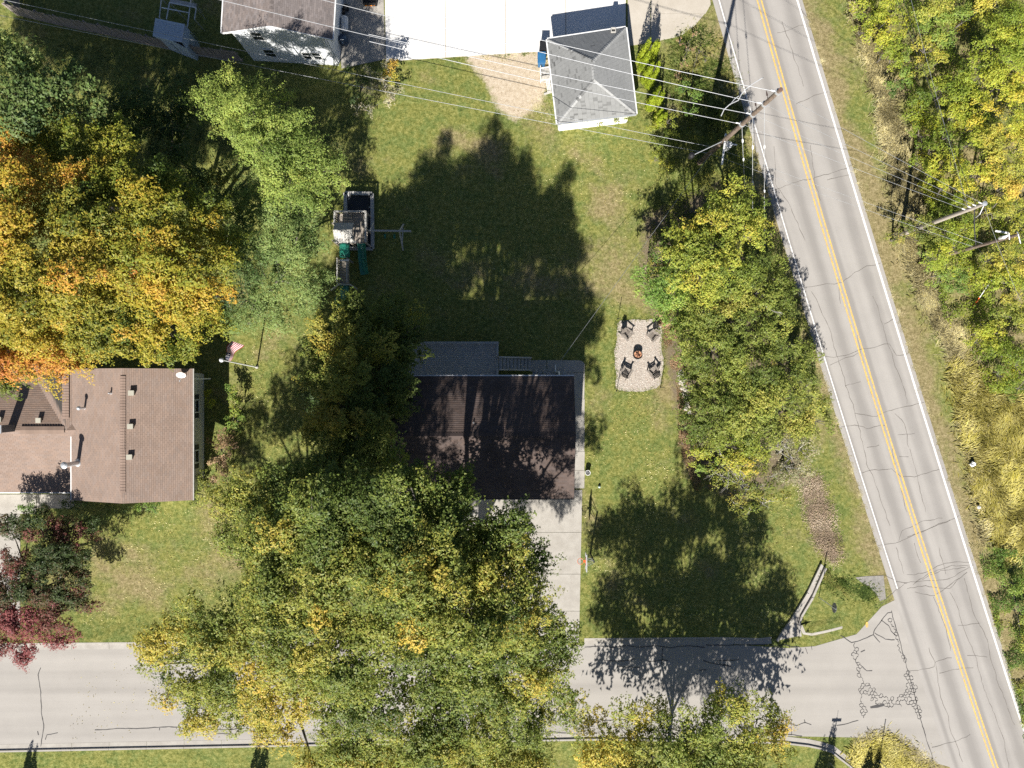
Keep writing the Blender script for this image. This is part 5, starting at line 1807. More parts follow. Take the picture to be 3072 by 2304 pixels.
# little roof: ridge runs west-east
EZ_, RZ_ = 2.75, 3.3
rw0, rw1 = PC(158, 0, 3).x, PC(372, 0, 3).x
yr_, yn_, ysx = PC(0, 715, RZ_).y, PC(0, 632, EZ_).y, PC(0, 862, EZ_).y
yn_ = yr_ + (yr_ - ysx) * 0.75
for s, ye in ((0, ysx), (1, yn_)):
    for i in range(6):
        ya_, yb_ = yr_ + (ye - yr_) * i / 6, yr_ + (ye - yr_) * (i + 1.08) / 6
        za_, zb_ = RZ_ + (EZ_ - RZ_) * i / 6, RZ_ + (EZ_ - RZ_) * (i + 1.08) / 6
        mb = MB(); mb.beam((rw0, (ya_ + yb_) / 2, (za_ + zb_) / 2 + 0.02 - .004 * i), (rw1, (ya_ + yb_) / 2, (za_ + zb_) / 2 + 0.02 - .004 * i), abs(yb_ - ya_) * 1.05, 0.025, Vector((0, -(zb_ - za_), (yb_ - ya_))) * (1 if yb_ > ya_ else -1)); mb.build('roof_board', M_RAIL, ps)
mb = MB(); mb.add([(rw1 - .05, ysx, EZ_), (rw1 - .05, yn_, EZ_), (rw1 - .05, yr_, RZ_), (rw1 - .09, ysx, EZ_), (rw1 - .09, yn_, EZ_), (rw1 - .09, yr_, RZ_)], [(0, 1, 2), (5, 4, 3), (0, 3, 4, 1), (1, 4, 5, 2), (2, 5, 3, 0)]); mb.build('gable_board', M_CEDAR, ps)
# wavy slide
def slide(nm, pts, w, m=M_GREENPL):
    mb = MB(); vs = []; k = len(pts)
    for i, p in enumerate(pts):
        p = Vector(p); t = (Vector(pts[min(i + 1, k - 1)]) - Vector(pts[max(i - 1, 0)])); s = Vector((-t.y, t.x, 0)).normalized()
        for (o, z) in ((-w / 2 - 0.04, 0.16), (-w / 2, 0.17), (-w / 2 + 0.05, 0.02), (0, 0), (w / 2 - 0.05, 0.02), (w / 2, 0.17), (w / 2 + 0.04, 0.16), (w / 2, -0.04), (-w / 2, -0.04)):
            vs.append(p + s * o + Vector((0, 0, z)))
    fs = []
    for i in range(k - 1):
        for j in range(9):
            q = (j + 1) % 9; fs.append((i * 9 + j, i * 9 + q, (i + 1) * 9 + q, (i + 1) * 9 + j))
    mb.add(vs, fs); return mb.build(nm, m, ps, smooth=True)
slide('wavy_slide', [PC(472, 872, TZ + .02), PC(476, 905, TZ - .05), PC(478, 960, 1.15), PC(482, 1020, 0.95), PC(486, 1080, 0.75), PC(494, 1140, 0.42), PC(503, 1190, 0.25), PC(508, 1220, 0.22)], 0.58)
# straight tunnel between tower and bridge
mb = MB(); a_, b_ = PC(278, 862, TZ + .35), PC(278, 1028, TZ + .25)
mb.tube([a_, a_.lerp(b_, .25), a_.lerp(b_, .5), a_.lerp(b_, .75), b_], [0.40, 0.41, 0.40, 0.41, 0.40], 18); mb.build('crawl_tunnel', M_GREENPL, ps, smooth=True)
# bridge
BZ = 1.35
bl, brr = PC(222, 1055, BZ), PC(330, 1055, BZ); bl2, br2 = PC(222, 1330, BZ), PC(330, 1330, BZ)
for i in range(9):
    y0, y1 = bl.y + (bl2.y - bl.y) * i / 9, bl.y + (bl2.y - bl.y) * (i + 1) / 9
    mb = MB(); mb.box(((bl.x + brr.x) / 2, (y0 + y1) / 2, BZ), (brr.x - bl.x, abs(y1 - y0) - 0.02, 0.035)); mb.build('bridge_board', M_CEDAR, ps)
for a, b in ((bl, bl2), (brr, br2)):
    pbeam('bridge_rail', Vector((a.x, a.y, BZ + .8)), Vector((b.x, b.y, BZ + .8)), 0.09, 0.05, M_RAIL)
    for i in range(11):
        p = a.lerp(b, i / 10); mb = MB(); mb.box((p.x, p.y, BZ + .4), (0.04, 0.04, .8)); mb.build('baluster', M_CEDAR, ps)
    for f in (0, 1):
        p = a.lerp(b, f); mb = MB(); mb.box((p.x, p.y, (BZ + .85) / 2), (0.1, 0.1, BZ + .85)); mb.build('post', M_CEDAR, ps)
pbeam('cross_rail', PC(225, 1058, BZ + .86), PC(325, 1058, BZ + .86), 0.12, 0.06, M_WHITE)
pbeam('cross_rail', PC(200, 1328, BZ + .86), PC(350, 1335, BZ + .86), 0.10, 0.06, M_RAIL)
for (p, q) in (((215, 1330), (125, 1395)), ((345, 1335), (415, 1380))): pbeam('brace', PC(*p, BZ + .3), PC(*q, 0.1), 0.1, 0.1, M_RAIL)
# spiral tube slide
mb = MB(); mb.tube([PC(275, 1335, BZ + .1), PC(275, 1390, BZ - .05), PC(275, 1440, 1.05), PC(265, 1490, 0.85), PC(240, 1525, 0.65), PC(212, 1520, 0.5), PC(205, 1490, 0.42)], [0.34] * 7, 14); mb.build('tube_slide', M_GREENPL, ps, smooth=True)
# swing beam with A-frame
SZ = 2.45
pbeam('swing_beam', PC(555, 722, SZ), PC(1030, 730, SZ), 0.12, 0.16, M_RAIL)
for q in ((945, 652), (940, 945)): pbeam('swing_leg', PC(900, 727, SZ - .05), PC(*q, 0.02), 0.1, 0.1, M_RAIL)
pbeam('swing_tie', PC(938, 690, 0.9), PC(930, 880, 0.9), 0.07, 0.09, M_RAIL)
pbeam('beam_brace', PC(572, 710, SZ), PC(600, 640, 1.2), 0.09, 0.09, M_DECK)
for xx in (680, 790):
    c0, c1 = PC(xx, 710, SZ), PC(xx, 745, SZ)
    for c in (c0, c1):
        mb = MB(); mb.tube([c, (c.x + 0.03, c.y, 0.55)], 0.012, 4); mb.build('swing_chain', M_DARK, ps)
    mb = MB(); mb.box(((c0.x + c1.x) / 2 + .03, (c0.y + c1.y) / 2, 0.53), (0.16, abs(c1.y - c0.y) + .12, 0.03)); mb.build('swing_seat', M_GREENPL, ps)

# ------------------------------------------------------------------ gravel fire pit pad
QF = crop(1820, 930, 6.38)
gp_pts = [(190, 265), (260, 190), (400, 182), (620, 180), (860, 178), (960, 215), (1050, 330), (1055, 560), (1040, 760), (1080, 960), (1075, 1120), (1040, 1420), (950, 1500), (700, 1565), (420, 1568), (230, 1545), (170, 1500), (195, 1250), (165, 1020), (140, 780), (185, 560)]
gpad = [QF(*p) for p in gp_pts]
M_GRAV = mat('pale_gravel', (0.32, 0.28, 0.24), 0.9, c2=(0.48, 0.43, 0.38), scale=9, fine=0.28, bscale=30, bump=0.5)
# wavy outline
outl = wander([(p.x, p.y) for p in gpad + [gpad[0]]], 0.06, 0.15, 4)[:-1]
mb = MB(); mb.prism(outl, -0.02, 0.03); tag(mb.build('gravel_pad', M_GRAV), 'pale pea gravel pad around the fire pit', None, None, 'structure')
def chips(name, poly, n, s0, s1, cols, label, z=0.03, seed=3):
    r = np.random.default_rng(seed)
    xs = [p[0] for p in poly]; ys = [p[1] for p in poly]
    P = np.zeros((0, 2))
    while len(P) < n:
        q = np.stack([r.uniform(min(xs), max(xs), n * 3), r.uniform(min(ys), max(ys), n * 3)], 1)
        P = np.concatenate([P, q[in_poly(q[:, 0], q[:, 1], poly)]])
    P = P[:n]
    s = r.uniform(s0, s1, n)[:, None]
    base = np.concatenate([P, np.full((n, 1), z)], 1)
    rot = r.uniform(0, 6.28, n)
    # pyramid stones with 4 sides as separate quads -> use 3 visible tris each as quads
    tops = base + np.concatenate([r.normal(size=(n, 2)) * 0.15 * s, s * r.uniform(0.35, 0.6, (n, 1))], 1)
    ring = []
    for k in range(4):
        a = rot + k * math.pi / 2 + r.uniform(-.3, .3, n)
        ring.append(base + np.stack([np.cos(a), np.sin(a), np.zeros(n)], 1) * s * 0.6)
    tri = []
    for k in range(4):
        tri.append(np.stack([ring[k], ring[(k + 1) % 4], tops], 1))
    V = np.stack(tri, 1).reshape(-1, 3)
    cols = np.array(cols)
    C = cols[r.integers(0, len(cols), n)] * r.uniform(0.75, 1.2, (n, 1))
    o = soup(name, V, 3, np.repeat(C, 4, 0), M_STONE)
    tag(o, label, None, None, 'stuff'); return o
chips('gravel', outl, 7000, 0.025, 0.06, [(0.50, 0.44, 0.38), (0.62, 0.57, 0.50), (0.36, 0.31, 0.27), (0.70, 0.66, 0.60), (0.48, 0.37, 0.30)], 'loose pea gravel on the fire pit pad')
chips('stone_mulch', [tuple(D(*p).xy) for p in [(1150, 801), (1160, 797), (1225, 798), (1236, 803), (1240, 811), (1152, 811)]], 420, 0.06, 0.13, [(0.55, 0.55, 0.54), (0.40, 0.40, 0.40), (0.65, 0.63, 0.60), (0.25, 0.25, 0.26)], 'white and grey river stones along the back wall of the dark roofed house', z=0.0, seed=8)

fp = empty('fire_pit', QF(595, 840), 'round black steel fire pit with rusty bowl and charred logs', 'fire pit')
c = QF(592, 858, 0.3)
mb = MB(); mb.lathe((c.x, c.y, 0.02), [(0.30, 0), (0.34, 0.06), (0.34, 0.40), (0.36, 0.42), (0.36, 0.44), (0.315, 0.44), (0.31, 0.2), (0.30, 0.16)], 28); mb.build('pit_wall', M_DARK, fp)
mb = MB(); mb.lathe((c.x, c.y, 0.02), [(0.312, 0.36), (0.28, 0.30), (0.18, 0.26), (0.001, 0.25)], 24); mb.build('rusty_bowl', M_RUST, fp)
for k, (an, l, zz) in enumerate(((0.1, 0.5, 0.36), (1.3, 0.46, 0.40), (2.4, 0.44, 0.44), (1.9, 0.3, 0.5))):
    d = Vector((math.cos(an), math.sin(an), 0)) * l / 2
    mb = MB(); mb.tube([(c.x - d.x, c.y - d.y, zz), (c.x + d.x * .1, c.y + d.y * .1, zz + .02), (c.x + d.x, c.y + d.y, zz + .03)], [0.035, 0.04, 0.03], 7); mb.build('log', M_LOG, fp)
mb = MB(); mb.tube([(c.x, c.y - .37, 0.42), (c.x + .01, c.y - .55, 0.43)], 0.018, 6); mb.build('poker_handle', M_STEEL, fp)

def make_chair():
    root = empty('adirondack_chair', (0, 0, 0), 'x', 'chair', 'chairs round the fire pit')
    # chair faces -Y in its own frame
    for i in range(5):
        y = -0.30 + i * 0.115
        mb = MB(); mb.box((0, y, 0.37 - 0.035 * i), (0.54, 0.10, 0.022), (-0.28, 0, 0)); mb.build('seat_slat', M_CHAIR, root)
    for i in range(5):
        x = -0.22 + i * 0.11
        h = 0.86 - abs(i - 2) ** 1.6 * 0.055
        mb = MB(); a = Vector((x, 0.20, 0.22)); d = Vector((x * 0.18, 0.36, 0.93)).normalized()
        mb.beam(a, a + d * h, 0.095, 0.022, Vector((0, -1, 0.3)))
        mb.build('back_slat', M_CHAIR, root)
    mb = MB(); mb.box((0, 0.47, 0.72), (0.56, 0.04, 0.07)); mb.build('back_rail', M_CHAIR, root)
    for s in (-1, 1):
        mb = MB(); mb.box((s * 0.34, -0.02, 0.56), (0.13, 0.72, 0.025)); mb.box((s * 0.35, -0.36, 0.56), (0.16, 0.10, 0.026)); mb.build('armrest', M_CHAIR, root)
        mb = MB(); mb.beam((s * 0.30, -0.34, 0.0), (s * 0.31, -0.30, 0.55), 0.10, 0.03, Vector((0, 1, 0))); mb.build('front_leg', M_CHAIR, root)
        mb = MB(); mb.beam((s * 0.27, -0.36, 0.34), (s * 0.27, 0.62, 0.02), 0.03, 0.12); mb.build('rear_leg', M_CHAIR, root)
        mb = MB(); mb.beam((s * 0.33, 0.30, 0.24), (s * 0.33, 0.34, 0.55), 0.07, 0.03, Vector((0, 1, 0))); mb.build('arm_post', M_CHAIR, root)
    return root
ch0 = make_chair()
fc = QF(592, 858)
for i, (px, py, lab, tw) in enumerate(((372, 470, 'taupe slatted chair north west of the fire pit, with back towards the deck', 0.35), (872, 495, 'taupe slatted chair north east of the fire pit, beside the hedge trees', -0.2), (362, 1195, 'taupe slatted chair south west of the fire pit, nearest the dark roofed house', 0.15), (880, 1185, 'taupe slatted chair south east of the fire pit', -0.1))):
    o = ch0 if i == 0 else copy_tree(ch0)
    p = QF(px, py)
    o.location = (p.x, p.y, 0.03)
    d = Vector((fc.x - p.x, fc.y - p.y, 0))
    o.rotation_euler = (0, 0, math.atan2(d.y, d.x) + math.pi / 2 + tw)
    o['label'] = lab
for (px, py, lab) in ((215, 170, 'thin black pole at the north west corner of the gravel pad'), (1042, 232, 'thin black pole at the north east corner of the gravel pad'), (190, 1550, 'thin black pole at the south west corner of the gravel pad'), (1030, 1478, 'thin black pole at the south east corner of the gravel pad')):
    b = QF(px, py); r0_ = empty('light_pole', b, lab, 'pole', 'poles round the gravel pad')
    mb = MB(); mb.tube([b, (b.x, b.y, 1.35)], 0.022, 6); mb.build('pole', M_DARK, r0_)
    mb = MB(); mb.lathe((b.x, b.y, 1.35), [(0.022, 0), (0.03, 0.03), (0.03, 0.09), (0.001, 0.11)], 8); mb.build('lamp_cap', M_DARK, r0_)
    mb = MB(); mb.lathe((b.x, b.y, 0), [(0.06, 0), (0.05, 0.03), (0.022, 0.05)], 8); mb.build('ground_foot', M_DARK, r0_)

# ------------------------------------------------------------------ utility poles and wires
P6 = crop(2080, 220, 5.1844)
pa = empty('utility_pole', D(1509, 353), 'tall brown wooden utility pole leaning over the road edge with transformer arms', 'utility pole')
PZ = 15.5
pb, pt = D(1509, 353), P6(1360, 252, PZ)
mb = MB(); mb.tube([pb, pb.lerp(pt, .3), pb.lerp(pt, .6), pt], [0.20, 0.18, 0.155, 0.13], 12); mb.build('pole_shaft', M_POLE, pa)
mb = MB(); mb.lathe(pt, [(0.131, -0.02), (0.131, 0.02), (0.001, 0.03)], 12); mb.build('pole_top', mat('brown_pole_top', (0.16, 0.095, 0.075), 0.85), pa)
def on_pole(f): return pb.lerp(pt, f)
def frac_at(px, py):
    q0, q1 = (1509 * K, 353 * K), (2080 + 1360 / 5.1844, 220 + 252 / 5.1844)
    X_, Y_ = 2080 + px / 5.1844, 220 + py / 5.1844
    # height where the shaft projects nearest to this pixel
    best = min(range(0, 1001), key=lambda i: (lambda p: ((p.x / (H - p.z) * H * PXM + 1536) - X_) ** 2 + ((-p.y / (H - p.z) * H * PXM + 1152) - Y_) ** 2)(on_pole(i / 1000)))
    return best / 1000
for (px, py) in ((1350, 320), (1110, 480), (930, 640), (760, 790)):
    f = frac_at(px, py); c = on_pole(f)
    mb = MB(); mb.tube([c - Vector((0, 0, .06)), c + Vector((0, 0, .06))], 0.2, 12); band = mb.build('pole_band', M_STEEL, pa)
    mb = MB(); mb.tube([c, c + Vector((-0.42, 0.10, 0))], [0.03, 0.045], 6); mb.build('dead_end_insulator', M_STEEL, band)
for (px, py, qx, qy) in ((1140, 400, 1135, 270), (960, 550, 957, 430)):
    f = frac_at(px, py); c = on_pole(f); e = P6(qx, qy, c.z + .5)
    mb = MB(); mb.tube([c, c.lerp(e, .5), c.lerp(e, .55), c.lerp(e, .7), e], [0.02, 0.02, 0.06, 0.05, 0.015], 6); mb.build('post_insulator', mat('brown_insulator', (0.05, 0.035, 0.032), 0.4), pa)
f1 = frac_at(480, 1000); c = on_pole(f1)
za = c.z
mb = MB(); mb.beam(P6(505, 940, za), P6(445, 1420, za), 0.11, 0.11); arm = mb.build('standoff_arm', M_WHITE, pa)
mb = MB(); cc_ = P6(545, 1120, za - .4)
mb.lathe((cc_.x, cc_.y, za - 1.0), [(0.05, 0), (0.24, 0.02), (0.25, 0.2), (0.25, 0.75), (0.22, 0.82), (0.10, 0.86), (0.08, 0.95), (0.001, 0.97)], 14); mb.build('transformer_can', M_TANK, pa)
mb = MB(); mb.tube([cc_ + Vector((0.2, 0.1, 0)), P6(680, 1115, za - .3)], [0.05, 0.06], 6); mb.tube([cc_, c], 0.05, 6); mb.tube([P6(540, 1050, za), P6(520, 1120, za + .1), P6(470, 1150, za)], 0.03, 5); mb.build('transformer_bracket', M_TANK, pa)
for q, z_ in (((1090, 60), PZ - 1.2),):
    pass
mb = MB(); mb.tube([P6(430, 665, 12.6), P6(480, 560, 12.9), P6(570, 480, 13.2), P6(700, 420, 13.4), P6(745, 330, 13.6), P6(820, 240, 13.8), P6(930, 160, 14.0), P6(1090, 60, 14.2)], 0.028, 5); mb.build('jumper_wire', M_WIREW, pa)
mb = MB(); mb.tube([P6(570, 490, 13.2), P6(640, 400, 13.3), P6(710, 350, 13.5)], 0.022, 5); mb.build('jumper_wire', M_WIREW, pa)
mb = MB(); mb.lathe(D(1493, 337, 6.2), [(0.16, -0.3), (0.2, -0.1), (0.2, 0.25), (0.001, 0.34)], 12); mb.build('lamp_head', M_DARK, pa)
mb = MB(); mb.tube([D(1493, 337, 6.2), on_pole(5.9 / PZ)], 0.03, 6); mb.build('lamp_arm', M_STEEL, pa)

pB = empty('utility_pole', D(1945, 508), 'pale grey utility pole rising from the roadside thicket, the nearer one to the road', 'utility pole')
zB = 10.5
b0, b1 = D(1945, 507), D(2127, 440, zB)
mb = MB(); mb.tube([b0, b0.lerp(b1, .5), b1], [0.17, 0.15, 0.125], 12); mb.build('pole_shaft', M_POLEG, pB)
mb = MB(); mb.lathe(b1, [(0.13, -0.08), (0.16, -0.05), (0.16, 0.05), (0.001, 0.09)], 12); mb.build('pole_top', M_STEEL, pB)
mb = MB()
for fz in (0.99, 0.93, 0.88, 0.82):
    q = b0.lerp(b1, fz); mb.tube([q, q + Vector((-0.35, 0.12, 0.02))], 0.04, 6)
mb.build('insulators', M_WHITE, pB)['kind'] = 'stuff'
mb = MB(); mb.tube([b1, b1 + Vector((-0.05, -0.6, -0.4)), D(2108, 470, 9.0)], 0.03, 5); mb.build('jumper_wire', M_WIREW, pB)
pC = empty('utility_pole', D(1988, 570), 'dark grey utility pole with hardware standing further east in the thicket', 'utility pole')
zC = 11.0
c0, c1 = D(1990, 566), D(2199, 507, zC)
mb = MB(); mb.tube([c0, c0.lerp(c1, .5), c1], [0.15, 0.13, 0.10], 12); mb.build('pole_shaft', M_POLE, pC)
Q8 = crop(2700, 540, 5.53)
mb = MB(); mb.beam(Q8(1580, 845, zC - 1), Q8(1800, 880, zC - .7), 0.09, 0.09); mb.build('side_arm', M_WHITE, pC)
mb = MB(); mb.tube([Q8(1650, 965, zC - 1.2), Q8(1720, 950, zC - .6), Q8(1800, 910, zC - .3)], [0.09, 0.12, 0.06], 8); mb.tube([Q8(1810, 880, zC - .4), Q8(1815, 990, zC - .6)], 0.03, 5); mb.build('pole_switch', M_WHITE, pC)
mb = MB(); mb.tube([Q8(1945, 860, zC), Q8(1960, 900, zC + .05), Q8(2000, 1050, zC - .3)], 0.035, 6); mb.build('top_bracket', M_STEEL, pC)


def wire(label, a, b, r=0.03, sag=0.35, m=None, name='power_line', n=14, group='overhead wires'):
    a, b = Vector(a), Vector(b)
    pts = []
    for i in range(n + 1):
        t = i / n
        p = a.lerp(b, t); p.z -= sag * 4 * t * (1 - t)
        pts.append(p)
    mb = MB(); mb.tube(pts, r * 0.62, 5, caps=False)
    o = mb.build(name, m or M_WIREW, origin=a, smooth=True)
    return tag(o, label, 'wire', group)


Q3a = crop(1536, 0, 2.16)
def ext(p, q, t): return (p[0] + (q[0] - p[0]) * t, p[1] + (q[1] - p[1]) * t)
for (fa, a, b, zz, lab) in (
        ((1350, 320), (235, 255), (1640, 572), 15.0, 'northmost bright wire crossing the garage roof to the tall pole'),
        ((1110, 480), (170, 330), (1600, 690), 13.9, 'second bright wire from the north over the garage roof'),
        ((930, 640), (0, 418), (1500, 735), 12.9, 'third bright wire from the north over the garage roof'),
        ((760, 790), (0, 470), (1490, 795), 12.1, 'southmost of the four bright wires over the garage roof')):
    c = on_pole(frac_at(*fa))
    pe = ext(b, a, 1.62)
    wire(lab, Q3a(*pe, zz - 0.3), c + Vector((-0.3, 0.05, 0)), 0.03, 0.25, n=20)
wire('upper pale cable crossing the lawn south of the garage', S(-90, -22, 5.2), on_pole(frac_at(380, 1190)), 0.028, 0.25, M_WIRE, 'telephone_cable', 26)
wire('lower pale cable crossing the lawn south of the garage', S(-90, 28, 5.0), on_pole(frac_at(300, 1300)), 0.028, 0.25, M_WIRE, 'telephone_cable', 26)
# A -> B and A -> C across the road
for i, (fz, fa, lab) in enumerate(((0.99, (1350, 320), 'northmost wire over the road to the nearer thicket pole'), (0.93, (1110, 480), 'second wire over the road to the nearer thicket pole'), (0.88, (930, 640), 'third wire over the road to the nearer thicket pole'), (0.82, (760, 790), 'southmost of four wires over the road to the nearer thicket pole'))):
    wire(lab, on_pole(frac_at(*fa)), b0.lerp(b1, fz), 0.016, 0.15, M_WIRE)
wire('upper cable from the tall pole over the road to the farther thicket pole', on_pole(frac_at(380, 1190)), c0.lerp(c1, .70), 0.015, 0.15, M_WIRE, 'telephone_cable')
wire('lower cable from the tall pole over the road to the farther thicket pole', on_pole(frac_at(300, 1300)), c0.lerp(c1, .60), 0.015, 0.15, M_WIRE, 'telephone_cable')
# north-south lines through the thicket
for (a, b, zz, lab, m, r) in (((2693, 0), (2906, 593), 10.2, 'westmost dark line running north over the thicket', M_WIRED, .022), ((2728, 20), (2898, 555), 9.4, 'middle dark line running north over the thicket', M_WIRED, .016), ((2753, 0), (2934, 574), 10.0, 'eastmost grey line running north over the thicket', M_WIRE, .016)):
    wire(lab, S(*ext(b, a, 1.5), zz), b0.lerp(b1, .92 if zz > 10 else .84), r, 0.2, m)
wire('dark cable between the two thicket poles', b0.lerp(b1, .9), c0.lerp(c1, .62), 0.06, 0.1, M_WIRED)
wire('dark line running south east from the farther thicket pole', c0.lerp(c1, .62), S(3130, 960, 10), 0.02, 0.1, M_WIRED)
wire('pale line passing the farther thicket pole towards the south east', Q8(1410, 470, 10.3), S(3060, 900, 10), 0.016, 0.1, M_WIRE)
# guys
for (fa, gx, gy, gz, lab) in (((760, 800), 2234, 556, 4.5, 'westmost bright guy wire running south from the tall pole'), ((930, 650), 2258, 690, 3.0, 'middle bright guy wire running south from the tall pole'), ((1110, 490), 2294, 740, 1.0, 'eastmost bright guy wire beside the road edge line')):
    a = on_pole(frac_at(*fa)); e = S(gx, gy, gz)
    o = wire(lab, a, e, 0.028, 0.03, M_WIREW, 'guy_wire', 6, 'guy wires')
    for t in (0.25, 0.55):
        q = a.lerp(e, t); d = (e - a).normalized()
        mb = MB(); mb.tube([q - d * .18, q - d * .08, q + d * .08, q + d * .18], [0.03, 0.06, 0.06, 0.03], 6); mb.build('strain_insulator', M_WHITE, o)
svc_a, svc_b = on_pole(frac_at(350, 1240)), S(1682, 1082, 5.3)
wire('thin service cable dropping from the tall pole to the back of the dark roofed house', svc_a, svc_b, 0.022, 0.4, M_WIRE, 'service_cable', 20)
wire('bright double cable crossing the white house roof', S(-60, -185, 9.5), S(1300, 152, 11.5), 0.03, 0.3, M_WIREW, 'telephone_cable', 18)
wire('upper bright cable crossing the corner of the white house roof', S(640, -90, 11), S(1500, 128, 13), 0.028, 0.3, M_WIREW, 'telephone_cable', 18)

# ------------------------------------------------------------------ flagpole and flag
FQ = crop(540, 980, 6.38)
fb = FQ(1475, 775)
fpole = empty('flagpole', fb, 'white flagpole with a silver ball on top beside the brown roofed house', 'flagpole')
FZ = 6.7
ft = FQ(815, 640, FZ)
ft = Vector((fb.x + (ft.x - fb.x) * 1.0, fb.y + (ft.y - fb.y) * 1.0, FZ))
mb = MB(); mb.tube([fb, fb.lerp(ft, .5), ft], [0.055, 0.048, 0.035], 10); mb.build('pole', M_WHITE, fpole)
mb = MB(); mb.lathe(ft, [(0.001, -0.02), (0.10, 0.02), (0.15, 0.10), (0.16, 0.17), (0.15, 0.24), (0.10, 0.31), (0.001, 0.34)], 16); mb.build('ball', M_TANK, fpole, smooth=True)
mb = MB(); mb.lathe((fb.x, fb.y, 0), [(0.13, 0), (0.13, 0.10), (0.07, 0.14), (0.06, 0.14)], 10); mb.build('base_collar', M_CONC, fpole)
rows, cols_ = 13, 24
hz = 6.35
h0 = fb.lerp(ft, hz / FZ)
fl_dir = Vector((0.16, 1.0, 0)).normalized(); fl_s = Vector((1.0, -0.16, 0)).normalized()
vs = []
for i in range(rows + 1):
    v = i / rows
    for j in range(cols_ + 1):
        u = j / cols_
        wob = 0.13 * math.sin(u * 7 + v * 1.2) * u ** 0.6
        p = h0 + fl_dir * (1.45 * u * (1 - .12 * v)) + fl_s * (wob + 0.62 * v * u + 0.05 * v) + Vector((0, 0, -0.95 * v * (1 - .35 * u) - 0.5 * u * u))
        vs.append(p)
mbf = MB()
fs, mi = [], []
for i in range(rows):
    for j in range(cols_):
        fs.append((i * (cols_ + 1) + j, i * (cols_ + 1) + j + 1, (i + 1) * (cols_ + 1) + j + 1, (i + 1) * (cols_ + 1) + j))
        mi.append(2 if (i < 7 and j < 10) else (0 if i % 2 == 0 else 1))
mbf.add(vs, fs); mbf.m = mi
# small white star marks on the canton
def fpt(u, v, lift): 
    i, j = int(v * rows), int(u * cols_)
    return vs[i * (cols_ + 1) + j] + Vector((0, 0, lift))
flag = mbf.build('flag', [M_FLAGR, M_FLAGW, M_FLAGB], origin=h0)
tag(flag, 'red and white striped flag with a dark blue corner blowing from the flagpole', 'flag')
mb = MB()
for i in range(5):
    for j in range(6):
        u, v = (0.03 + j * 0.064), (0.06 + i * 0.10)
        if v > .5: continue
        for lift in (0.012,):
            c = fpt(u, v, lift)
            pts_ = []
            for q in range(10):
                a = math.pi / 2 + q * math.pi / 5; rr_ = 0.028 if q % 2 == 0 else 0.011
                pts_.append(c + fl_dir * rr_ * math.cos(a) + fl_s * rr_ * math.sin(a))
            mb.poly(pts_)
st_ = mb.build('stars', M_FLAGW, flag); st_['kind'] = 'stuff'

# ------------------------------------------------------------------ basketball hoop
HQ = crop(1690, 1380, 4.366)
bb = HQ(352, 1222)
hp = empty('basketball_hoop', bb, 'basketball hoop on a black post beside the driveway', 'basketball hoop')
tp = Vector((bb.x, bb.y, 2.75))
mb = MB(); mb.tube([bb, tp], [0.07, 0.065], 8); mb.build('post', M_DARK, hp)
bx = HQ(298, 1335, 3.1).x; by = HQ(0, 1335, 3.1).y
bd = empty
mb = MB(); mb.box((bx, by, 3.15), (0.045, 1.32, 0.86)); bdo = mb.build('backboard', M_WHITE, hp)
mb = MB()
for s in (-1, 1):
    mb.box((bx, by + s * 0.655, 3.15), (0.06, 0.04, 0.9)); mb.box((bx, by, 3.15 + s * .43), (0.06, 1.35, 0.04))
mb.build('board_frame', M_STEEL, bdo)
mb = MB()
for s in (-1, 1):
    mb.box((bx - .03, by + s * 0.28, 3.02), (0.01, 0.05, 0.42)); mb.box((bx - .03, by, 3.02 + s * .2), (0.01, 0.55, 0.05))
mb.build('board_square', M_ORANGE, bdo)
rc = Vector((bx - 0.40, by, 2.9))
mb = MB(); ring = [rc + Vector((0.23 * math.cos(a * math.pi / 10), 0.23 * math.sin(a * math.pi / 10), 0)) for a in range(21)]
mb.tube(ring, 0.016, 6, False); mb.tube([rc + Vector((0.23, 0.05, 0)), Vector((bx, by + .08, 2.9))], 0.03, 6); mb.tube([rc + Vector((0.23, -0.05, 0)), Vector((bx, by - .08, 2.9))], 0.03, 6)
mb.box((bx - 0.1, by, 2.9), (0.18, 0.14, 0.02)); mb.build('rim', M_ORANGE, hp)
mb = MB()
for k in range(12):
    for s in (1, -1):
        a0, a1 = k * math.pi / 6, k * math.pi / 6 + s * 0.5
        mb.tube([rc + Vector((0.22 * math.cos(a0), 0.22 * math.sin(a0), -.01)), rc + Vector((0.13 * math.cos(a1), 0.13 * math.sin(a1), -.40))], 0.008, 3, False)
mb.build('net', M_WHITE, hp)
mb = MB()
for s in (-1, 1):
    for z0_, z1_ in ((2.7, 3.4), (2.2, 2.85)): mb.tube([(bb.x, bb.y + s * .06, z0_), (bx + .03, by + s * 0.25, z1_)], 0.022, 5)
mb.build('support_arms', M_STEEL, hp)['kind'] = 'stuff'
b = HQ(318, 165, 0.25)
tc = empty('white_bucket', b - Vector((0, 0, .25)), 'white plastic bucket standing on the lawn beside the walk', 'bucket')
mb = MB(); mb.lathe((b.x, b.y, 0.0), [(0.17, 0), (0.2, 0.44), (0.215, 0.44), (0.215, 0.48), (0.185, 0.48), (0.16, 0.04), (0.001, 0.04)], 16); mb.build('bucket_body', M_WHITE, tc)
mb = MB(); mb.tube([(b.x + 0.2 * math.cos(a * math.pi / 6), b.y + 0.1 - 0.2 * math.sin(a * math.pi / 6) * 0.3, 0.47 + 0.05 * math.sin(a * math.pi / 6)) for a in range(7)], 0.008, 4); mb.build('handle', M_STEEL, tc)
b = HQ(472, 352, 0.12)
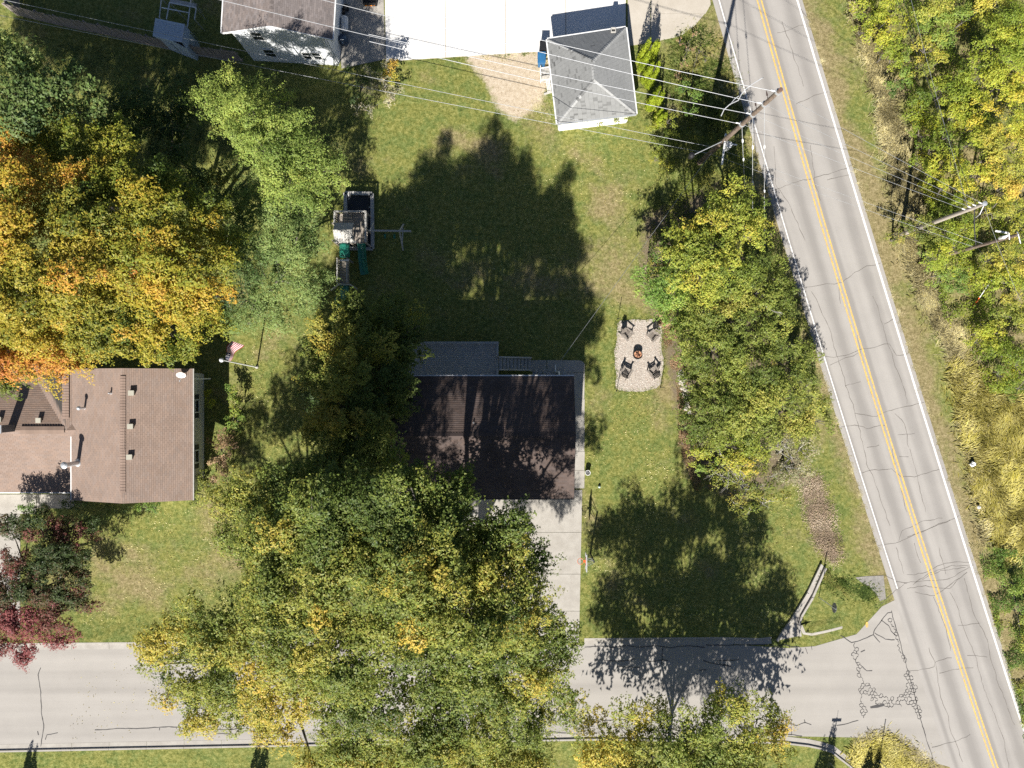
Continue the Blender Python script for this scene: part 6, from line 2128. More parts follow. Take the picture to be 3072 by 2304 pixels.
mb = MB(); mb.lathe((b.x, b.y, 0), [(0.001, 0), (0.08, 0.03), (0.11, 0.11), (0.08, 0.19), (0.001, 0.22)], 14); tag(mb.build('ball', mat('pale_green_ball', (0.45, 0.55, 0.48), 0.5), origin=(b.x, b.y, 0), smooth=True), 'pale green ball lying on the lawn south of the bucket', 'ball')

# ------------------------------------------------------------------ road signs
def octagon(mb, c, r, nrm, t=0.012):
    nrm = Vector(nrm).normalized(); s = nrm.cross(Vector((0, 0, 1))).normalized(); u = Vector((0, 0, 1))
    ring = [c + s * r * math.cos(math.pi / 8 + k * math.pi / 4) + u * r * math.sin(math.pi / 8 + k * math.pi / 4) for k in range(8)]
    a = [p + nrm * t / 2 for p in ring]; b = [p - nrm * t / 2 for p in ring]
    mb.add(a + b, [tuple(range(8)), tuple(range(15, 7, -1))] + [(i, 8 + i, 8 + (i + 1) % 8, (i + 1) % 8) for i in range(8)])
sb = Q3(566, 962)
sg = empty('road_sign', sb, 'road sign seen from its bare grey back on the grass island', 'road sign')
mb = MB(); mb.beam(sb, (sb.x, sb.y, 3.0), 0.05, 0.05, Vector((1, 0, 0))); mb.build('post', M_STEEL, sg)
mb = MB(); octagon(mb, Vector((sb.x + .04, sb.y, 2.65)), 0.40, (1, -0.16, 0)); mb.build('sign_plate', M_SIGNB, sg)
s2 = S(2488, 2286)
sn = empty('street_name_sign', s2, 'street name post with two crossed green blades at the south kerb', 'street sign')
mb = MB(); mb.tube([s2, (s2.x, s2.y, 2.95)], 0.03, 6); mb.build('post', M_STEEL, sn)
mb = MB(); mb.box((s2.x, s2.y, 2.78), (0.75, 0.02, 0.2)); mb.build('name_blade', M_SIGNG, sn)
mb = MB(); mb.box((s2.x, s2.y, 3.02), (0.02, 0.75, 0.2), (0, 0, -0.16)); mb.build('name_blade', M_SIGNG, sn)
s3 = S(2636, 2280)
ss = empty('stop_sign', s3, 'sign post standing in the golden grass tuft at the junction corner', 'road sign')
mb = MB(); mb.beam(s3, (s3.x, s3.y, 2.7), 0.05, 0.05, Vector((1, 0, 0))); mb.build('post', M_STEEL, ss)
mb = MB(); octagon(mb, Vector((s3.x - .04, s3.y, 2.25)), 0.38, (1, -0.17, 0)); mb.build('sign_plate', M_SIGNR, ss)

# orange utility marker and litter in the thicket verge
m0, m1 = D(2101, 664), D(2113, 586, 1.6)
mk = empty('utility_marker', m0, 'thin leaning utility marker with an orange foot in the thicket', 'marker')
m1 = m0 + Vector((0.35, 1.9, 1.7))
mb = MB(); mb.tube([m0, m0.lerp(m1, .38)], 0.045, 6); mb.build('orange_sleeve', M_ORANGE, mk)
mb = MB(); mb.tube([m0.lerp(m1, .38), m1], 0.03, 6); mb.build('marker_rod', M_WHITE, mk)
def bag(px, py, s, lab):
    c = S(px, py)
    r = random.Random(px); mb = MB(); vs, fs = [], []
    for a in range(6):
        ph = -math.pi / 2 + math.pi * a / 5
        for j in range(10):
            th = 2 * math.pi * j / 10; q = r.uniform(.65, 1.2) * s
            vs.append((c.x + q * math.cos(ph) * math.cos(th), c.y + q * math.cos(ph) * math.sin(th), max(0.02, 0.2 * s + 0.75 * q * math.sin(ph)) + 0.25))
    for a in range(5):
        for j in range(10): fs.append((a * 10 + j, a * 10 + (j + 1) % 10, (a + 1) * 10 + (j + 1) % 10, (a + 1) * 10 + j))
    mb.add(vs, fs); tag(mb.build('plastic_bag', M_WHITE, origin=c), lab, 'bag')
bag(2911, 1391, 0.24, 'crumpled white plastic bag in the tall yellow grass')
bag(2930, 1520, 0.15, 'small white plastic scrap at the edge of the green weeds')
# yellow kerb blob of paint at the island
ngon_uv('yellow_paint_dab', [tuple(Q3(*p).xy) for p in [(1150, 1275), (1172, 1262), (1180, 1300), (1178, 1330), (1160, 1342), (1145, 1310)]], 0.0205, M_YEL, 'dab of yellow paint on the street edge by the island')
# row of pale stones and split logs along the foot of the hedge trees
for i in range(34):
    t = i / 33
    p = S(2040 + 24 * t + rnd.uniform(-7, 7), 1112 + 125 * t)
    sz = rnd.uniform(0.10, 0.2)
    mb = MB(); vs = []; fs = []
    for a in range(4):
        ph = -0.5 + a * 0.68
        for j in range(7):
            th = 2 * math.pi * j / 7; q = sz * rnd.uniform(.8, 1.15)
            vs.append((p.x + q * 1.25 * math.cos(ph) * math.cos(th), p.y + q * math.cos(ph) * math.sin(th), 0.06 + sz * .7 * math.sin(ph)))
    for a in range(3):
        for j in range(7): fs.append((a * 7 + j, a * 7 + (j + 1) % 7, (a + 1) * 7 + (j + 1) % 7, (a + 1) * 7 + j))
    fs.append(tuple(21 + j for j in range(7)))
    mb.add(vs, fs)
    tag(mb.build('edging_stone', M_APRON if i % 3 else M_CONCD, origin=(p.x, p.y, 0)), 'pale stone in the loose row along the west edge of the hedge trees', 'stone', 'stones along the hedge trees')

# ================================================================== vegetation
def B(lst, src=D):
    """(x, y, z, r[, tone]) in map pixels -> world blobs"""
    return [(src(b[0], b[1], b[2]), b[3]) + ((b[4],) if len(b) > 4 else ()) for b in lst]


BIG = dict(leaf=0.14, clump=(0.5, 1.0), cpm=3.2, noise_amp=0.6, lai=1.0, bias=.02, gain=1.68)
SKIRT = dict(leaf=0.30, clump=(0.8, 1.3), cpm=1.6, lai=.55)
FILL = dict(leaf=0.17, clump=(0.5, 0.9), cpm=2.6, lai=.9)
# --- two big street maples
tree('maple_tree', 'great green and gold maple spreading over the driveway and side street', 'tree', D(1010, 1270),
     B([(884, 1062, 20.8, 1.35, -.6), (884, 1075, 19, 1.6, -.6), (905, 1058, 19.5, 1.1, -.6), (862, 1066, 19.4, 1.1, -.6), (1094, 1140, 19.3, 1.1, -.6), (1090, 1155, 17.8, 1.4, -.6), (870, 1050, 16.5, 2.2, -.7), (955, 1070, 16, 1.9, -.7), (830, 1120, 18, 2.5, -.5), (930, 1140, 19, 2.6, -.3), (1000, 1150, 16.5, 1.8, -.6), (1085, 1185, 17.5, 1.8, -.7), (1135, 1205, 16.5, 1.2, -.6),
        (1000, 1220, 18, 2.5, 0), (890, 1240, 20, 2.7, .2), (1090, 1260, 18.5, 2.3, -.1), (1155, 1295, 16.5, 1.5, -.3), (1010, 1320, 20, 2.7, .1), (1110, 1350, 18, 2.3, .2), (1195, 1370, 16, 1.7, .1),
        (900, 1350, 19, 2.6, .2), (1000, 1430, 18, 2.6, .1), (1100, 1440, 17, 2.3, .2), (1200, 1450, 15.5, 1.9, .5), (1190, 1530, 13, 1.6, .3), (1000, 1540, 15, 2.5, .2), (1090, 1545, 14, 2.3, -.2), (1120, 1630, 12, 2.0, .1),
        (930, 1590, 15, 2.4, .4), (1020, 1650, 13, 2.2, .3), (1130, 1545, 13, 1.5, -.3)]), 'maple_turn', 0.42, 'large street maples', 160, leafkw=BIG,
     skirt=B([(930, 1330, 10, 2.6), (1020, 1380, 10.5, 2.6), (900, 1430, 10, 2.6), (1060, 1290, 11, 2.4), (980, 1240, 11, 2.4), (960, 1500, 9.5, 2.2)]))
tree('maple_tree', 'great maple with bright yellow western boughs over the side street', 'tree', D(700, 1420),
     B([(690, 1102, 16.8, 1.6, -.4), (703, 1100, 19, 1.2, -.4), (690, 1075, 20.2, 1.2, -.4), (690, 1090, 18.4, 1.5, -.4), (672, 1082, 19, 1.0, -.4), (530, 1100, 12.5, 1.8, -.2), (590, 1075, 13.5, 1.9, -.4), (660, 1080, 14, 2.2, -.3), (740, 1100, 15.5, 2.2, -.5), (520, 1165, 12.5, 1.5, 0), (585, 1175, 15, 2.1, .1), (650, 1180, 17, 2.6, .3), (760, 1190, 18, 2.6, -.1),
        (580, 1270, 15, 1.9, .3), (640, 1290, 17.5, 2.7, .5), (750, 1300, 18.5, 2.7, .4), (430, 1350, 12, 1.9, .9), (500, 1370, 14, 2.2, .7), (380, 1390, 11, 1.7, 1.3), (345, 1400, 10, 1.2, 1.4), (600, 1390, 16, 2.6, .3), (700, 1400, 17, 2.7, .2), (800, 1420, 17.5, 2.6, .1),
        (350, 1440, 10, 1.3, .9), (430, 1440, 12, 2.0, .6), (520, 1470, 13, 2.2, .6), (620, 1490, 14, 2.4, .5), (720, 1500, 15, 2.5, .2), (460, 1530, 11, 1.7, .9), (540, 1545, 12, 1.7, .9), (430, 1555, 10, 1.1, 1.0), (590, 1575, 12, 1.3, 1.0), (820, 1520, 15.5, 2.5, .4),
        (730, 1580, 13, 2.1, .6), (690, 1640, 11, 1.6, .8), (800, 1630, 13, 2.2, .5), (890, 1650, 13, 2.0, .5), (395, 1500, 10.5, 1.4, 1.0)]), 'maple_turn', 0.42, 'large street maples', 160, leafkw=BIG)
# --- tree against the west wall of the dark roofed house
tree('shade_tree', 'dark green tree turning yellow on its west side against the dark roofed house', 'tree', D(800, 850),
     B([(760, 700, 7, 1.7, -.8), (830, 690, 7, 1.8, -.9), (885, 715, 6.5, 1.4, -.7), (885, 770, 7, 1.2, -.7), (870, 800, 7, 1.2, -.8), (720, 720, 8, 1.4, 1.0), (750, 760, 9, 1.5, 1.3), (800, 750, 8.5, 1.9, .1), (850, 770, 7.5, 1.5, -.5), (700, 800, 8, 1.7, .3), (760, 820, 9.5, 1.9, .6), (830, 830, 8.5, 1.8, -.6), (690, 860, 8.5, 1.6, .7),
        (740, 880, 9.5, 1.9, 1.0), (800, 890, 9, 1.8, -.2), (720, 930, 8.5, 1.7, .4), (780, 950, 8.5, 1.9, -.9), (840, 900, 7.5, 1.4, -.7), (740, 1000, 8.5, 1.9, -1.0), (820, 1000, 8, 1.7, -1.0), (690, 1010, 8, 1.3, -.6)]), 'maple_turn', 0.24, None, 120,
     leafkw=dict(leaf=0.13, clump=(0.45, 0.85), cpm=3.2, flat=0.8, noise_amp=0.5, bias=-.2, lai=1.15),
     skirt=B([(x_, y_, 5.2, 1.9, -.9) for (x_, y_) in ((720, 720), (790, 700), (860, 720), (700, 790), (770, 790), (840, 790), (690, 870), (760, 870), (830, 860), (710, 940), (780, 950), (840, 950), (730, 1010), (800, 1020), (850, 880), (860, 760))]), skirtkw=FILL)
# --- golden maples on the left
GM = dict(leaf=0.138, clump=(0.45, 0.9), cpm=3.6, noise_amp=0.6, lai=.95, gain=1.5, bias=-.15)
tree('maple_tree', 'spreading golden orange maple behind the brown roofed house', 'tree', D(120, 690),
     B([(-190, 340, 14, 2.8, .2), (-280, 350, 13, 3, .2), (-320, 450, 14, 3.2, .2), (-260, 520, 14.5, 3.2, .2), (-210, 450, 15, 3, .2), (-150, 400, 15, 2.8, .1), (-180, 560, 15, 2.8, .1), (-60, 330, 12, 2.4, .1), (20, 340, 12.5, 2.2, .2), (-50, 430, 14, 2.6, .4), (40, 430, 14.5, 2.5, .5), (120, 420, 14, 2.2, .3), (-40, 530, 15.5, 2.8, .4), (70, 530, 16, 2.7, .5), (170, 500, 15, 2.4, .3), (-60, 640, 15, 2.7, .3), (50, 640, 16, 2.8, .3), (160, 610, 15.5, 2.6, .4), (230, 570, 14, 2.0, .5),  # westmost blobs lie out of view, added to shade the lawn by the fence
        (-30, 740, 13, 2.4, .1), (60, 740, 13.5, 2.4, .2), (150, 710, 13.5, 2.4, .2), (230, 680, 13.5, 2.2, .2), (20, 790, 10.5, 1.4, 0), (110, 785, 11, 1.6, 0), (190, 770, 11, 1.5, -.1)]), 'maple_gold', 0.38, 'golden maples', 130, leafkw=GM)
tree('maple_tree', 'lime and gold maple between the flagpole and the dark tree belt', 'tree', D(370, 600),
     B([(120, 290, 11, 1.6, 0), (60, 290, 10.5, 1.5, .2), (160, 330, 12, 2.1, -.2), (230, 300, 11, 1.4, -.3), (240, 360, 12.5, 2.2, -.3), (310, 390, 12.5, 1.9, -.5), (350, 420, 12, 1.5, -.7), (200, 420, 13.5, 2.2, -.1), (270, 460, 14, 2.3, 0), (340, 490, 13.5, 2.1, .3), (410, 480, 12.5, 1.9, 0), (470, 470, 11, 1.5, -.1), (490, 520, 11, 1.3, .2),
        (300, 560, 14.5, 2.4, .6), (380, 580, 14, 2.3, .7), (450, 560, 12.5, 1.9, .4), (340, 650, 13.5, 2.1, .5), (420, 650, 13, 1.9, .7), (470, 640, 11.5, 1.4, .6), (290, 710, 12.5, 1.8, .2), (370, 720, 12, 1.6, .4), (450, 700, 11, 1.3, .6), (330, 760, 10.5, 1.0, .2), (410, 760, 10, .8, .3)]), 'maple_lime', 0.34, 'golden maples', 120, leafkw=GM)
tree('poplar_tree', 'dark green glossy leaved tree at the upper west edge', 'tree', D(60, 260),
     B([(-40, 140, 11.5, 1.8), (30, 130, 11, 1.6, .5), (90, 160, 11.5, 1.8, .6), (10, 200, 13, 2.1, .2), (100, 220, 13, 2.0, 0), (170, 190, 11.5, 1.5, -.4), (50, 270, 13, 2.0, .1), (-40, 260, 12.5, 2.0, .2), (170, 240, 12, 1.7, -.5), (200, 260, 11, 1.4, -.7)]), 'blue_green', 0.26, None, 70, leafkw=dict(leaf=0.19, clump=(0.45, 0.85), cpm=3.0))
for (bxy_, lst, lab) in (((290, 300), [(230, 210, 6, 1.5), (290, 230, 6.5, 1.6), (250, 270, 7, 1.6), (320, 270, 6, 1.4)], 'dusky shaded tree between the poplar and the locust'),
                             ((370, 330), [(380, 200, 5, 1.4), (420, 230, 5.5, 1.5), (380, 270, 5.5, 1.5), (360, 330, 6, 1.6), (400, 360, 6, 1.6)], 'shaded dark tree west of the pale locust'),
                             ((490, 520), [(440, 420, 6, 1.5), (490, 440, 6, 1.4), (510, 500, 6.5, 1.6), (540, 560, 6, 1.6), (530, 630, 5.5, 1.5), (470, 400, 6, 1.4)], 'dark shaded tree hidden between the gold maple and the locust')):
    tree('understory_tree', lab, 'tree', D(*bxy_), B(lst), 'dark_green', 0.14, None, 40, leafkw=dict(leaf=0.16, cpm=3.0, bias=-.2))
LK = dict(leaf=0.10, clump=(0.26, 0.58), cpm=9.0, flat=0.7, elong=2.1, noise_amp=0.5, lai=.66, gain=1.95)
tree('locust_tree', 'pale green feathery locust tree, the northern one', 'tree', D(590, 360),
     B([(450, 200, 8.5, 1.1), (500, 190, 9, 1.3), (440, 230, 9, 1.2), (490, 240, 10, 1.7, .3), (550, 210, 9.5, 1.3, .2), (540, 270, 11, 1.8, .2), (600, 230, 9.5, 1.2), (610, 280, 11, 1.7, .3), (580, 330, 11.5, 1.9, 0), (650, 300, 10, 1.4, .1), (660, 350, 10.5, 1.7, .3), (710, 370, 9.5, 1.3, .2), (620, 390, 11, 1.8, .2), (680, 410, 9.5, 1.5, 0), (730, 390, 8.5, .8, .3), (540, 320, 9.5, 1.2, -.5)]), 'locust', 0.22, 'pale locusts', 90, leafkw=LK)
tree('locust_tree', 'pale blue green feathery locust tree reaching south to the flagpole lawn', 'tree', D(600, 610),
     B([(560, 420, 8.5, 1.6, -.3), (600, 470, 9, 1.8, 0), (650, 470, 8.5, 1.5, .2), (560, 520, 8.5, 1.5, -.6), (620, 540, 9, 1.8, .1), (680, 530, 7.5, 1.4, .1), (570, 600, 8, 1.7, -.2), (640, 610, 8, 1.7, .2), (690, 590, 7, 1.1, .1), (560, 670, 7, 1.5, .1), (620, 670, 7, 1.5, .3), (670, 660, 6, 1.1, .2), (530, 700, 5.5, 1.2, 0), (600, 700, 5, .9, .2), (500, 690, 5, 1.0, -.2)]), 'blue_green', 0.2, 'pale locusts', 80, leafkw=LK)
# --- hedge trees between the lawn and the main road
HK = dict(leaf=0.12, clump=(0.32, 0.68), cpm=4.4, noise_amp=0.6, lai=.88, gain=2.0, jit=.25)
hedge = [
    ('gold tipped tree at the north end of the hedge row under the guy wires', 'hedge_gold', (1570, 490), [(1580, 440, 8.4, 1.62, .4), (1620, 460, 8.4, 1.512, .3), (1555, 490, 8.9, 1.836, .2), (1610, 510, 8.9, 1.728, .3), (1640, 490, 7.9, 1.08, .1), (1540, 450, 7.4, 1.296, -1.0), (1510, 500, 7.4, 1.512, -1.2)]),
    ('yellow green tree with an orange tinge second in the hedge row', 'hedge_gold', (1490, 570), [(1490, 540, 8.9, 1.944, .5), (1540, 560, 9.4, 2.052, .4), (1575, 590, 8.9, 1.728, 0), (1510, 600, 8.9, 1.836, .1), (1470, 520, 8.4, 1.296, .2), (1450, 560, 7.9, 1.404, -.8)]),
    ('rounded dark green tree at the west side of the hedge row beside the lawn', 'thicket_green', (1430, 610), [(1410, 590, 5, 1.3), (1440, 620, 6, 1.6, -.2), (1400, 620, 4.5, 1.2, .1), (1420, 660, 5, 1.5, .3), (1470, 650, 6, 1.6, .2), (1472, 690, 5, 1.2, .4), (1495, 722, 5.5, 1.3, .3)]),
    ('olive tree in the hedge row leaning over the road edge line', 'hedge_olive', (1630, 640), [(1620, 570, 7, 1.4, -.2), (1660, 600, 6.5, 1.4, .2), (1680, 640, 6.5, 1.5, .4), (1630, 640, 7.5, 1.9, .4), (1580, 650, 7.5, 1.8, .2), (1700, 630, 6, .9, .3), (1670, 690, 6.5, 1.6, .3)]),
    ('broad olive tree north east of the fire pit in the hedge row', 'hedge_olive', (1520, 730), [(1510, 690, 6.5, 1.6, .3), (1560, 700, 7.5, 1.8, .4), (1490, 740, 6.5, 1.6, .2), (1540, 760, 7.5, 1.9, .3), (1590, 740, 7.5, 1.7, .2), (1480, 790, 5.5, 1.3, -.2)]),
    ('twiggy olive tree beside the road opposite the fire pit', 'hedge_olive', (1670, 770), [(1640, 740, 7, 1.6, .4), (1690, 740, 6.5, 1.5, .2), (1650, 800, 7, 1.8, .4), (1710, 800, 6, 1.5, 0), (1600, 800, 7, 1.8, .1), (1735, 780, 5.5, 1.3, -.1), (1740, 840, 5.5, 1.4, .2)]),
    ('dark tree in the middle of the hedge row above the pale stones', 'hedge_olive', (1530, 860), [(1500, 830, 6, 1.5, -.2), (1550, 830, 7, 1.7, .2), (1510, 890, 6.5, 1.6, -.2), (1570, 890, 7.5, 1.8, .3), (1490, 860, 5.5, 1.3, -.4), (1540, 930, 6.5, 1.6, .4), (1600, 850, 7, 1.8, .2), (1600, 900, 7, 1.7, .1)]),
    ('rusty olive tree of the hedge row nearest the road bend', 'hedge_olive', (1690, 880), [(1640, 870, 7, 1.7, .2), (1690, 860, 6.5, 1.6, .1), (1740, 890, 5.5, 1.5, .3), (1765, 910, 5, 1.3, .2), (1720, 920, 5.5, 1.4, .1), (1680, 920, 6, 1.6, .2), (1620, 930, 6.5, 1.6, .2), (1770, 880, 4.5, .9, .6)]),
    ('lime tinged low tree in the hedge row near the bare white branches', 'hedge_gold', (1560, 960), [(1520, 950, 6, 1.4, -.1), (1580, 960, 6.5, 1.6, .1), (1500, 990, 5, 1.1, -.2), (1610, 990, 6, 1.4, -.2), (1630, 960, 6, 1.2, 0)]),
]
for lab, pal, base, lst in hedge:
    tree('hedge_tree', lab, 'tree', D(*base), B(lst), pal, 0.16, 'trees of the hedge row', 70, leafkw=HK)
tree('twiggy_tree', 'thin grey twigged tree at the south east end of the hedge row', 'tree', D(1690, 1000), B([(1690, 960, 5.5, 1.4), (1730, 970, 5, 1.4), (1700, 1010, 5, 1.4), (1740, 1020, 4.5, 1.1), (1670, 1030, 4.5, 1.0)]), 'pale_twiggy', 0.12, None, 260, M_TWIG, dict(leaf=0.12, cpm=4.0, lai=.35, clump=(.3, .6)))
tree('twiggy_tree', 'sparse olive tree at the south tip of the hedge row', 'tree', D(1600, 1050), B([(1560, 1030, 5, 1.2, .6), (1600, 1040, 5.5, 1.4, .5), (1640, 1050, 5, 1.3, .2), (1590, 1090, 4.5, 1.2, .4), (1650, 1090, 4.5, 1.3, .5), (1690, 1080, 4, 1.0, .3), (1620, 1110, 4, 1.0, .9)]), 'hedge_olive', 0.12, None, 220, M_TWIG, dict(leaf=0.13, cpm=4.4, lai=.5, clump=(.3, .6)))
tree('leafy_shrub', 'low bright green shrub west of the sparse olive tree', 'shrub', D(1530, 1010), B([(1530, 1000, 2.2, .9, .4), (1560, 1015, 2.4, .9, .6), (1515, 1020, 1.6, .7, .2)]), 'thicket_green', 0.05, None, 20, leafkw=dict(leaf=.12, cpm=6, clump=(.2,.4)))

# bare tree with white branches
def bare_tree(label, base, top, r, n, seed):
    rr_ = random.Random(seed)
    root = empty('bare_tree', base, label, 'tree')
    mb = MB()
    base, top = Vector(base), Vector(top)
    mb.tube([base, base.lerp(top, .5), top], [0.11, 0.09, 0.04], 7); mb.build('trunk', M_TWIG, root, smooth=True)
    for i in range(n):
        mb = MB(); f = rr_.uniform(.55, 1.0); a = rr_.uniform(0, 6.28); p = base.lerp(top, f)
        L = r * rr_.uniform(.5, 1.1)
        e = p + Vector((math.cos(a) * L, math.sin(a) * L, rr_.uniform(-.1, .9)))
        m = p.lerp(e, .5) + Vector((rr_.uniform(-.2, .2), rr_.uniform(-.2, .2), .25))
        mb.tube([p, m, e], [0.045, 0.03, 0.012], 5, False)
        for k in range(6):
            q = m.lerp(e, rr_.uniform(-.2, .9)); b2 = a + rr_.uniform(-1.0, 1.0); l2 = L * rr_.uniform(.2, .5)
            e2 = q + Vector((math.cos(b2) * l2, math.sin(b2) * l2, rr_.uniform(0, .4)))
            mb.tube([q, q.lerp(e2, .5) + Vector((0, 0, .05)), e2], [0.018, 0.014, 0.008], 4, False)
        mb.build('branch', M_TWIG, root)
bare_tree('leafless tree with pale grey branches in the hedge row', S(2165, 1400), S(2178, 1375, 6.2), 2.1, 10, 5)
bare_tree('small leafless sapling with pale twigs beside the olive tree nearest the road', S(2330, 1360), S(2345, 1352, 4.5), 1.3, 7, 9)
bare_tree('leafless pale twigs near the north end of the hedge row', S(2290, 925), S(2300, 920, 7.6), 1.1, 6, 12)

# --- corner maple at the bottom, mostly below the frame
tree('maple_tree', 'yellow green maple at the south side of the side street', 'tree', D(1440, 1640),
     B([(1290, 1590, 9, 1.5, .1), (1340, 1570, 10, 1.7, 0), (1400, 1550, 9, 1.6, -.2), (1450, 1580, 9, 1.9, -.4), (1520, 1550, 11.5, 2.0, -.2), (1580, 1560, 11.5, 2.0, -.1), (1640, 1560, 9.5, 1.6, .1), (1690, 1600, 9, 1.4, .2), (1320, 1650, 10, 1.8, .4), (1400, 1650, 10.5, 2.0, .2), (1480, 1650, 11, 2.1, .1), (1560, 1640, 11.5, 2.2, .2), (1640, 1650, 11, 2.0, .4),
        (1380, 1730, 10, 2.4), (1500, 1730, 10.5, 2.6), (1620, 1725, 10, 2.4), (1440, 1800, 9.5, 2.6), (1560, 1800, 9.5, 2.6), (1680, 1790, 9, 2.4), (1500, 1880, 8, 2.6), (1600, 1880, 8, 2.4), (1720, 1740, 9, 2.0), (1300, 1760, 9, 2.0)]), 'maple_turn', 0.16, 'large street maples', 120, leafkw=dict(leaf=0.135, cpm=3.4, clump=(.45, .9), noise_amp=.6, bias=.5, lai=.85, gain=2.0), skirt=B([(1330, 1710, 5.5, 2.2), (1410, 1700, 6, 2.3), (1490, 1700, 6, 2.4), (1570, 1700, 6, 2.3), (1650, 1700, 5.5, 2.1), (1370, 1740, 8, 2.4), (1460, 1740, 9, 2.6), (1550, 1745, 9, 2.5), (1630, 1745, 8, 2.2), (1700, 1720, 7, 2.0)]))
# --- red maple bottom left
tree('maple_tree', 'small maple with crimson outer leaves in front of the brown roofed house', 'tree', D(70, 1235),
     B([(30, 1130, 5, 1.1, -.4), (90, 1130, 5.2, 1.3, -.2), (150, 1150, 5.2, 1.2, .1), (200, 1140, 4.5, 1.0, -.4), (110, 1200, 6, 1.5, -.6), (40, 1210, 5.5, 1.2, -.2), (170, 1210, 5.2, 1.2, -.6), (150, 1260, 5.5, 1.3, -.5), (80, 1270, 6, 1.5, -.3), (20, 1280, 5.5, 1.3, .4), (180, 1300, 4.8, 1.0, -.1), (120, 1330, 5.2, 1.3, .5), (50, 1340, 5.5, 1.4, 1.1), (-20, 1340, 5.5, 1.4, 1.0), (110, 1380, 4.4, .9, 1.2), (50, 1400, 4.4, 1.0, 1.4), (5, 1400, 4.4, 1.0, 1.4), (150, 1370, 4.2, .7, 1.0), (-20, 1260, 5.5, 1.3, .3)]), 'red_maple', 0.18, None, 90, leafkw=dict(leaf=0.115, cpm=12, clump=(.36, .7), noise_amp=.45, lai=1.1, bias=.42, gain=1.25))
# --- shrubs round the houses
def shrub(label, base, lst, pal, name='leafy_shrub', group=None, twigs=14, bark=None, **kw):
    k = dict(leaf=0.12, cpm=8.0, clump=(0.28, 0.5), low=-0.1, noise_amp=.6, lai=.8); k.update(kw)
    return tree(name, label, 'shrub', D(*base), B(lst), pal, 0.04, group, twigs, bark, k)
shrub('green rounded shrub at the south east corner of the flagpole lawn shade', (508, 880), [(505, 862, 1.1, .85), (510, 885, 1.3, .95), (508, 912, 1.2, .85), (502, 845, 1.0, .6, -.6), (503, 930, .9, .6)], 'thicket_green')
shrub('dry brown shrub along the east wall of the brown roofed house', (480, 970), [(488, 935, 1.2, .8), (474, 958, 1.4, .95), (490, 975, 1.4, .9), (470, 998, 1.3, .9), (484, 1005, 1.2, .8), (476, 1028, 1.1, .8)], 'brown_shrub', lai=.7)
shrub('grey green shrub at the south east corner of the brown roofed house', (440, 1050), [(438, 1030, 1.1, .8), (448, 1052, 1.2, .8), (434, 1070, 1.0, .7), (420, 1080, .8, .5)], 'hedge_olive')
shrub('small yellow green climber on the east wall of the brown roofed house', (452, 870), [(452, 872, 1.2, .45, .5), (448, 850, .9, .3)], 'thicket_lime')
for (x, y, s, lab, pal) in ((250, 1100, .9, 'dark low shrub under the south eave of the brown roofed house', 'dark_green'), (320, 1096, .7, 'green low shrub by the south wall of the brown roofed house', 'thicket_green'), (160, 1085, .8, 'dark shrub beside the front path', 'dark_green'), (60, 1095, .6, 'small shrub on the entry path edge', 'thicket_green')):
    shrub(lab, (x, y), [(x - 12, y, s * .9, s * .7), (x + 12, y + 2, s, s * .8)], pal)
shrub('weedy green shrub against the garage south wall', (1325, 255), [(1300, 258, .9, .6), (1325, 252, 1.3, .7, .3), (1350, 252, 1.0, .5), (1365, 238, 2.0, .35)], 'hedge_olive', lai=.6)
shrub('yellow green bush between the garage cypresses and the hedge row', (1430, 270), [(1425, 245, 1.3, .6), (1443, 262, 1.5, .7, .3), (1428, 290, 1.4, .7, .2), (1450, 300, 1.4, .7, .5), (1412, 272, .9, .5)], 'hedge_gold', leaf=.10)
shrub('second yellow green bush south of the garage cypresses', (1425, 330), [(1430, 320, 1.6, .8, .5), (1415, 345, 1.3, .7, .3), (1440, 345, 1.5, .7, .4)], 'hedge_gold', leaf=.10)
shrub('reddish brown weeds on the corner bed near the road', (1480, 110), [(1470, 90, 0.54, 0.39), (1490, 105, 0.60, 0.45), (1475, 135, 0.66, 0.45), (1465, 165, 0.66, 0.45), (1500, 75, 0.48, 0.33)], 'brown_shrub', lai=.4, clump=(.15, .3))
shrub('olive weeds on the corner bed', (1510, 110), [(1515, 95, 0.48, 0.39), (1525, 130, 0.48, 0.39), (1500, 150, 0.54, 0.45), (1480, 200, 0.72, 0.52)], 'hedge_olive', lai=.4, clump=(.15, .3))
shrub('dark green bush below the utility pole on the shaded bank', (1470, 190), [(1475, 185, 1.0, .6), (1495, 210, 1.4, .8), (1490, 235, 1.4, .8)], 'thicket_green', bias=.2)
shrub('pale dry shrub with bare twigs below the white house corner', (830, 165), [(800, 160, 1.6, .8), (835, 150, 1.8, .8), (830, 185, 1.5, .8), (800, 190, 1.3, .7), (860, 190, 1.2, .7), (850, 210, 1.0, .6)], 'pale_twiggy', twigs=120, bark=M_TWIG, lai=.35)
shrub('yellow tinged bush beside the pale dry shrub', (842, 150), [(845, 145, 2.2, .6, 1.0), (840, 165, 2.0, .6, .6)], 'hedge_gold', lai=.7)
shrub('dark shrub under the white house gable wall', (770, 165), [(760, 170, 1.1, .7), (785, 180, 1.1, .7), (745, 150, 1.0, .6), (770, 210, .9, .7)], 'dark_green', twigs=40)
shrub('pale dry weeds in the shaded edge below the white house', (790, 235), [(770, 235, .9, .7), (800, 240, .9, .6), (840, 220, .8, .6)], 'pale_twiggy', lai=.35, twigs=50, bark=M_TWIG)
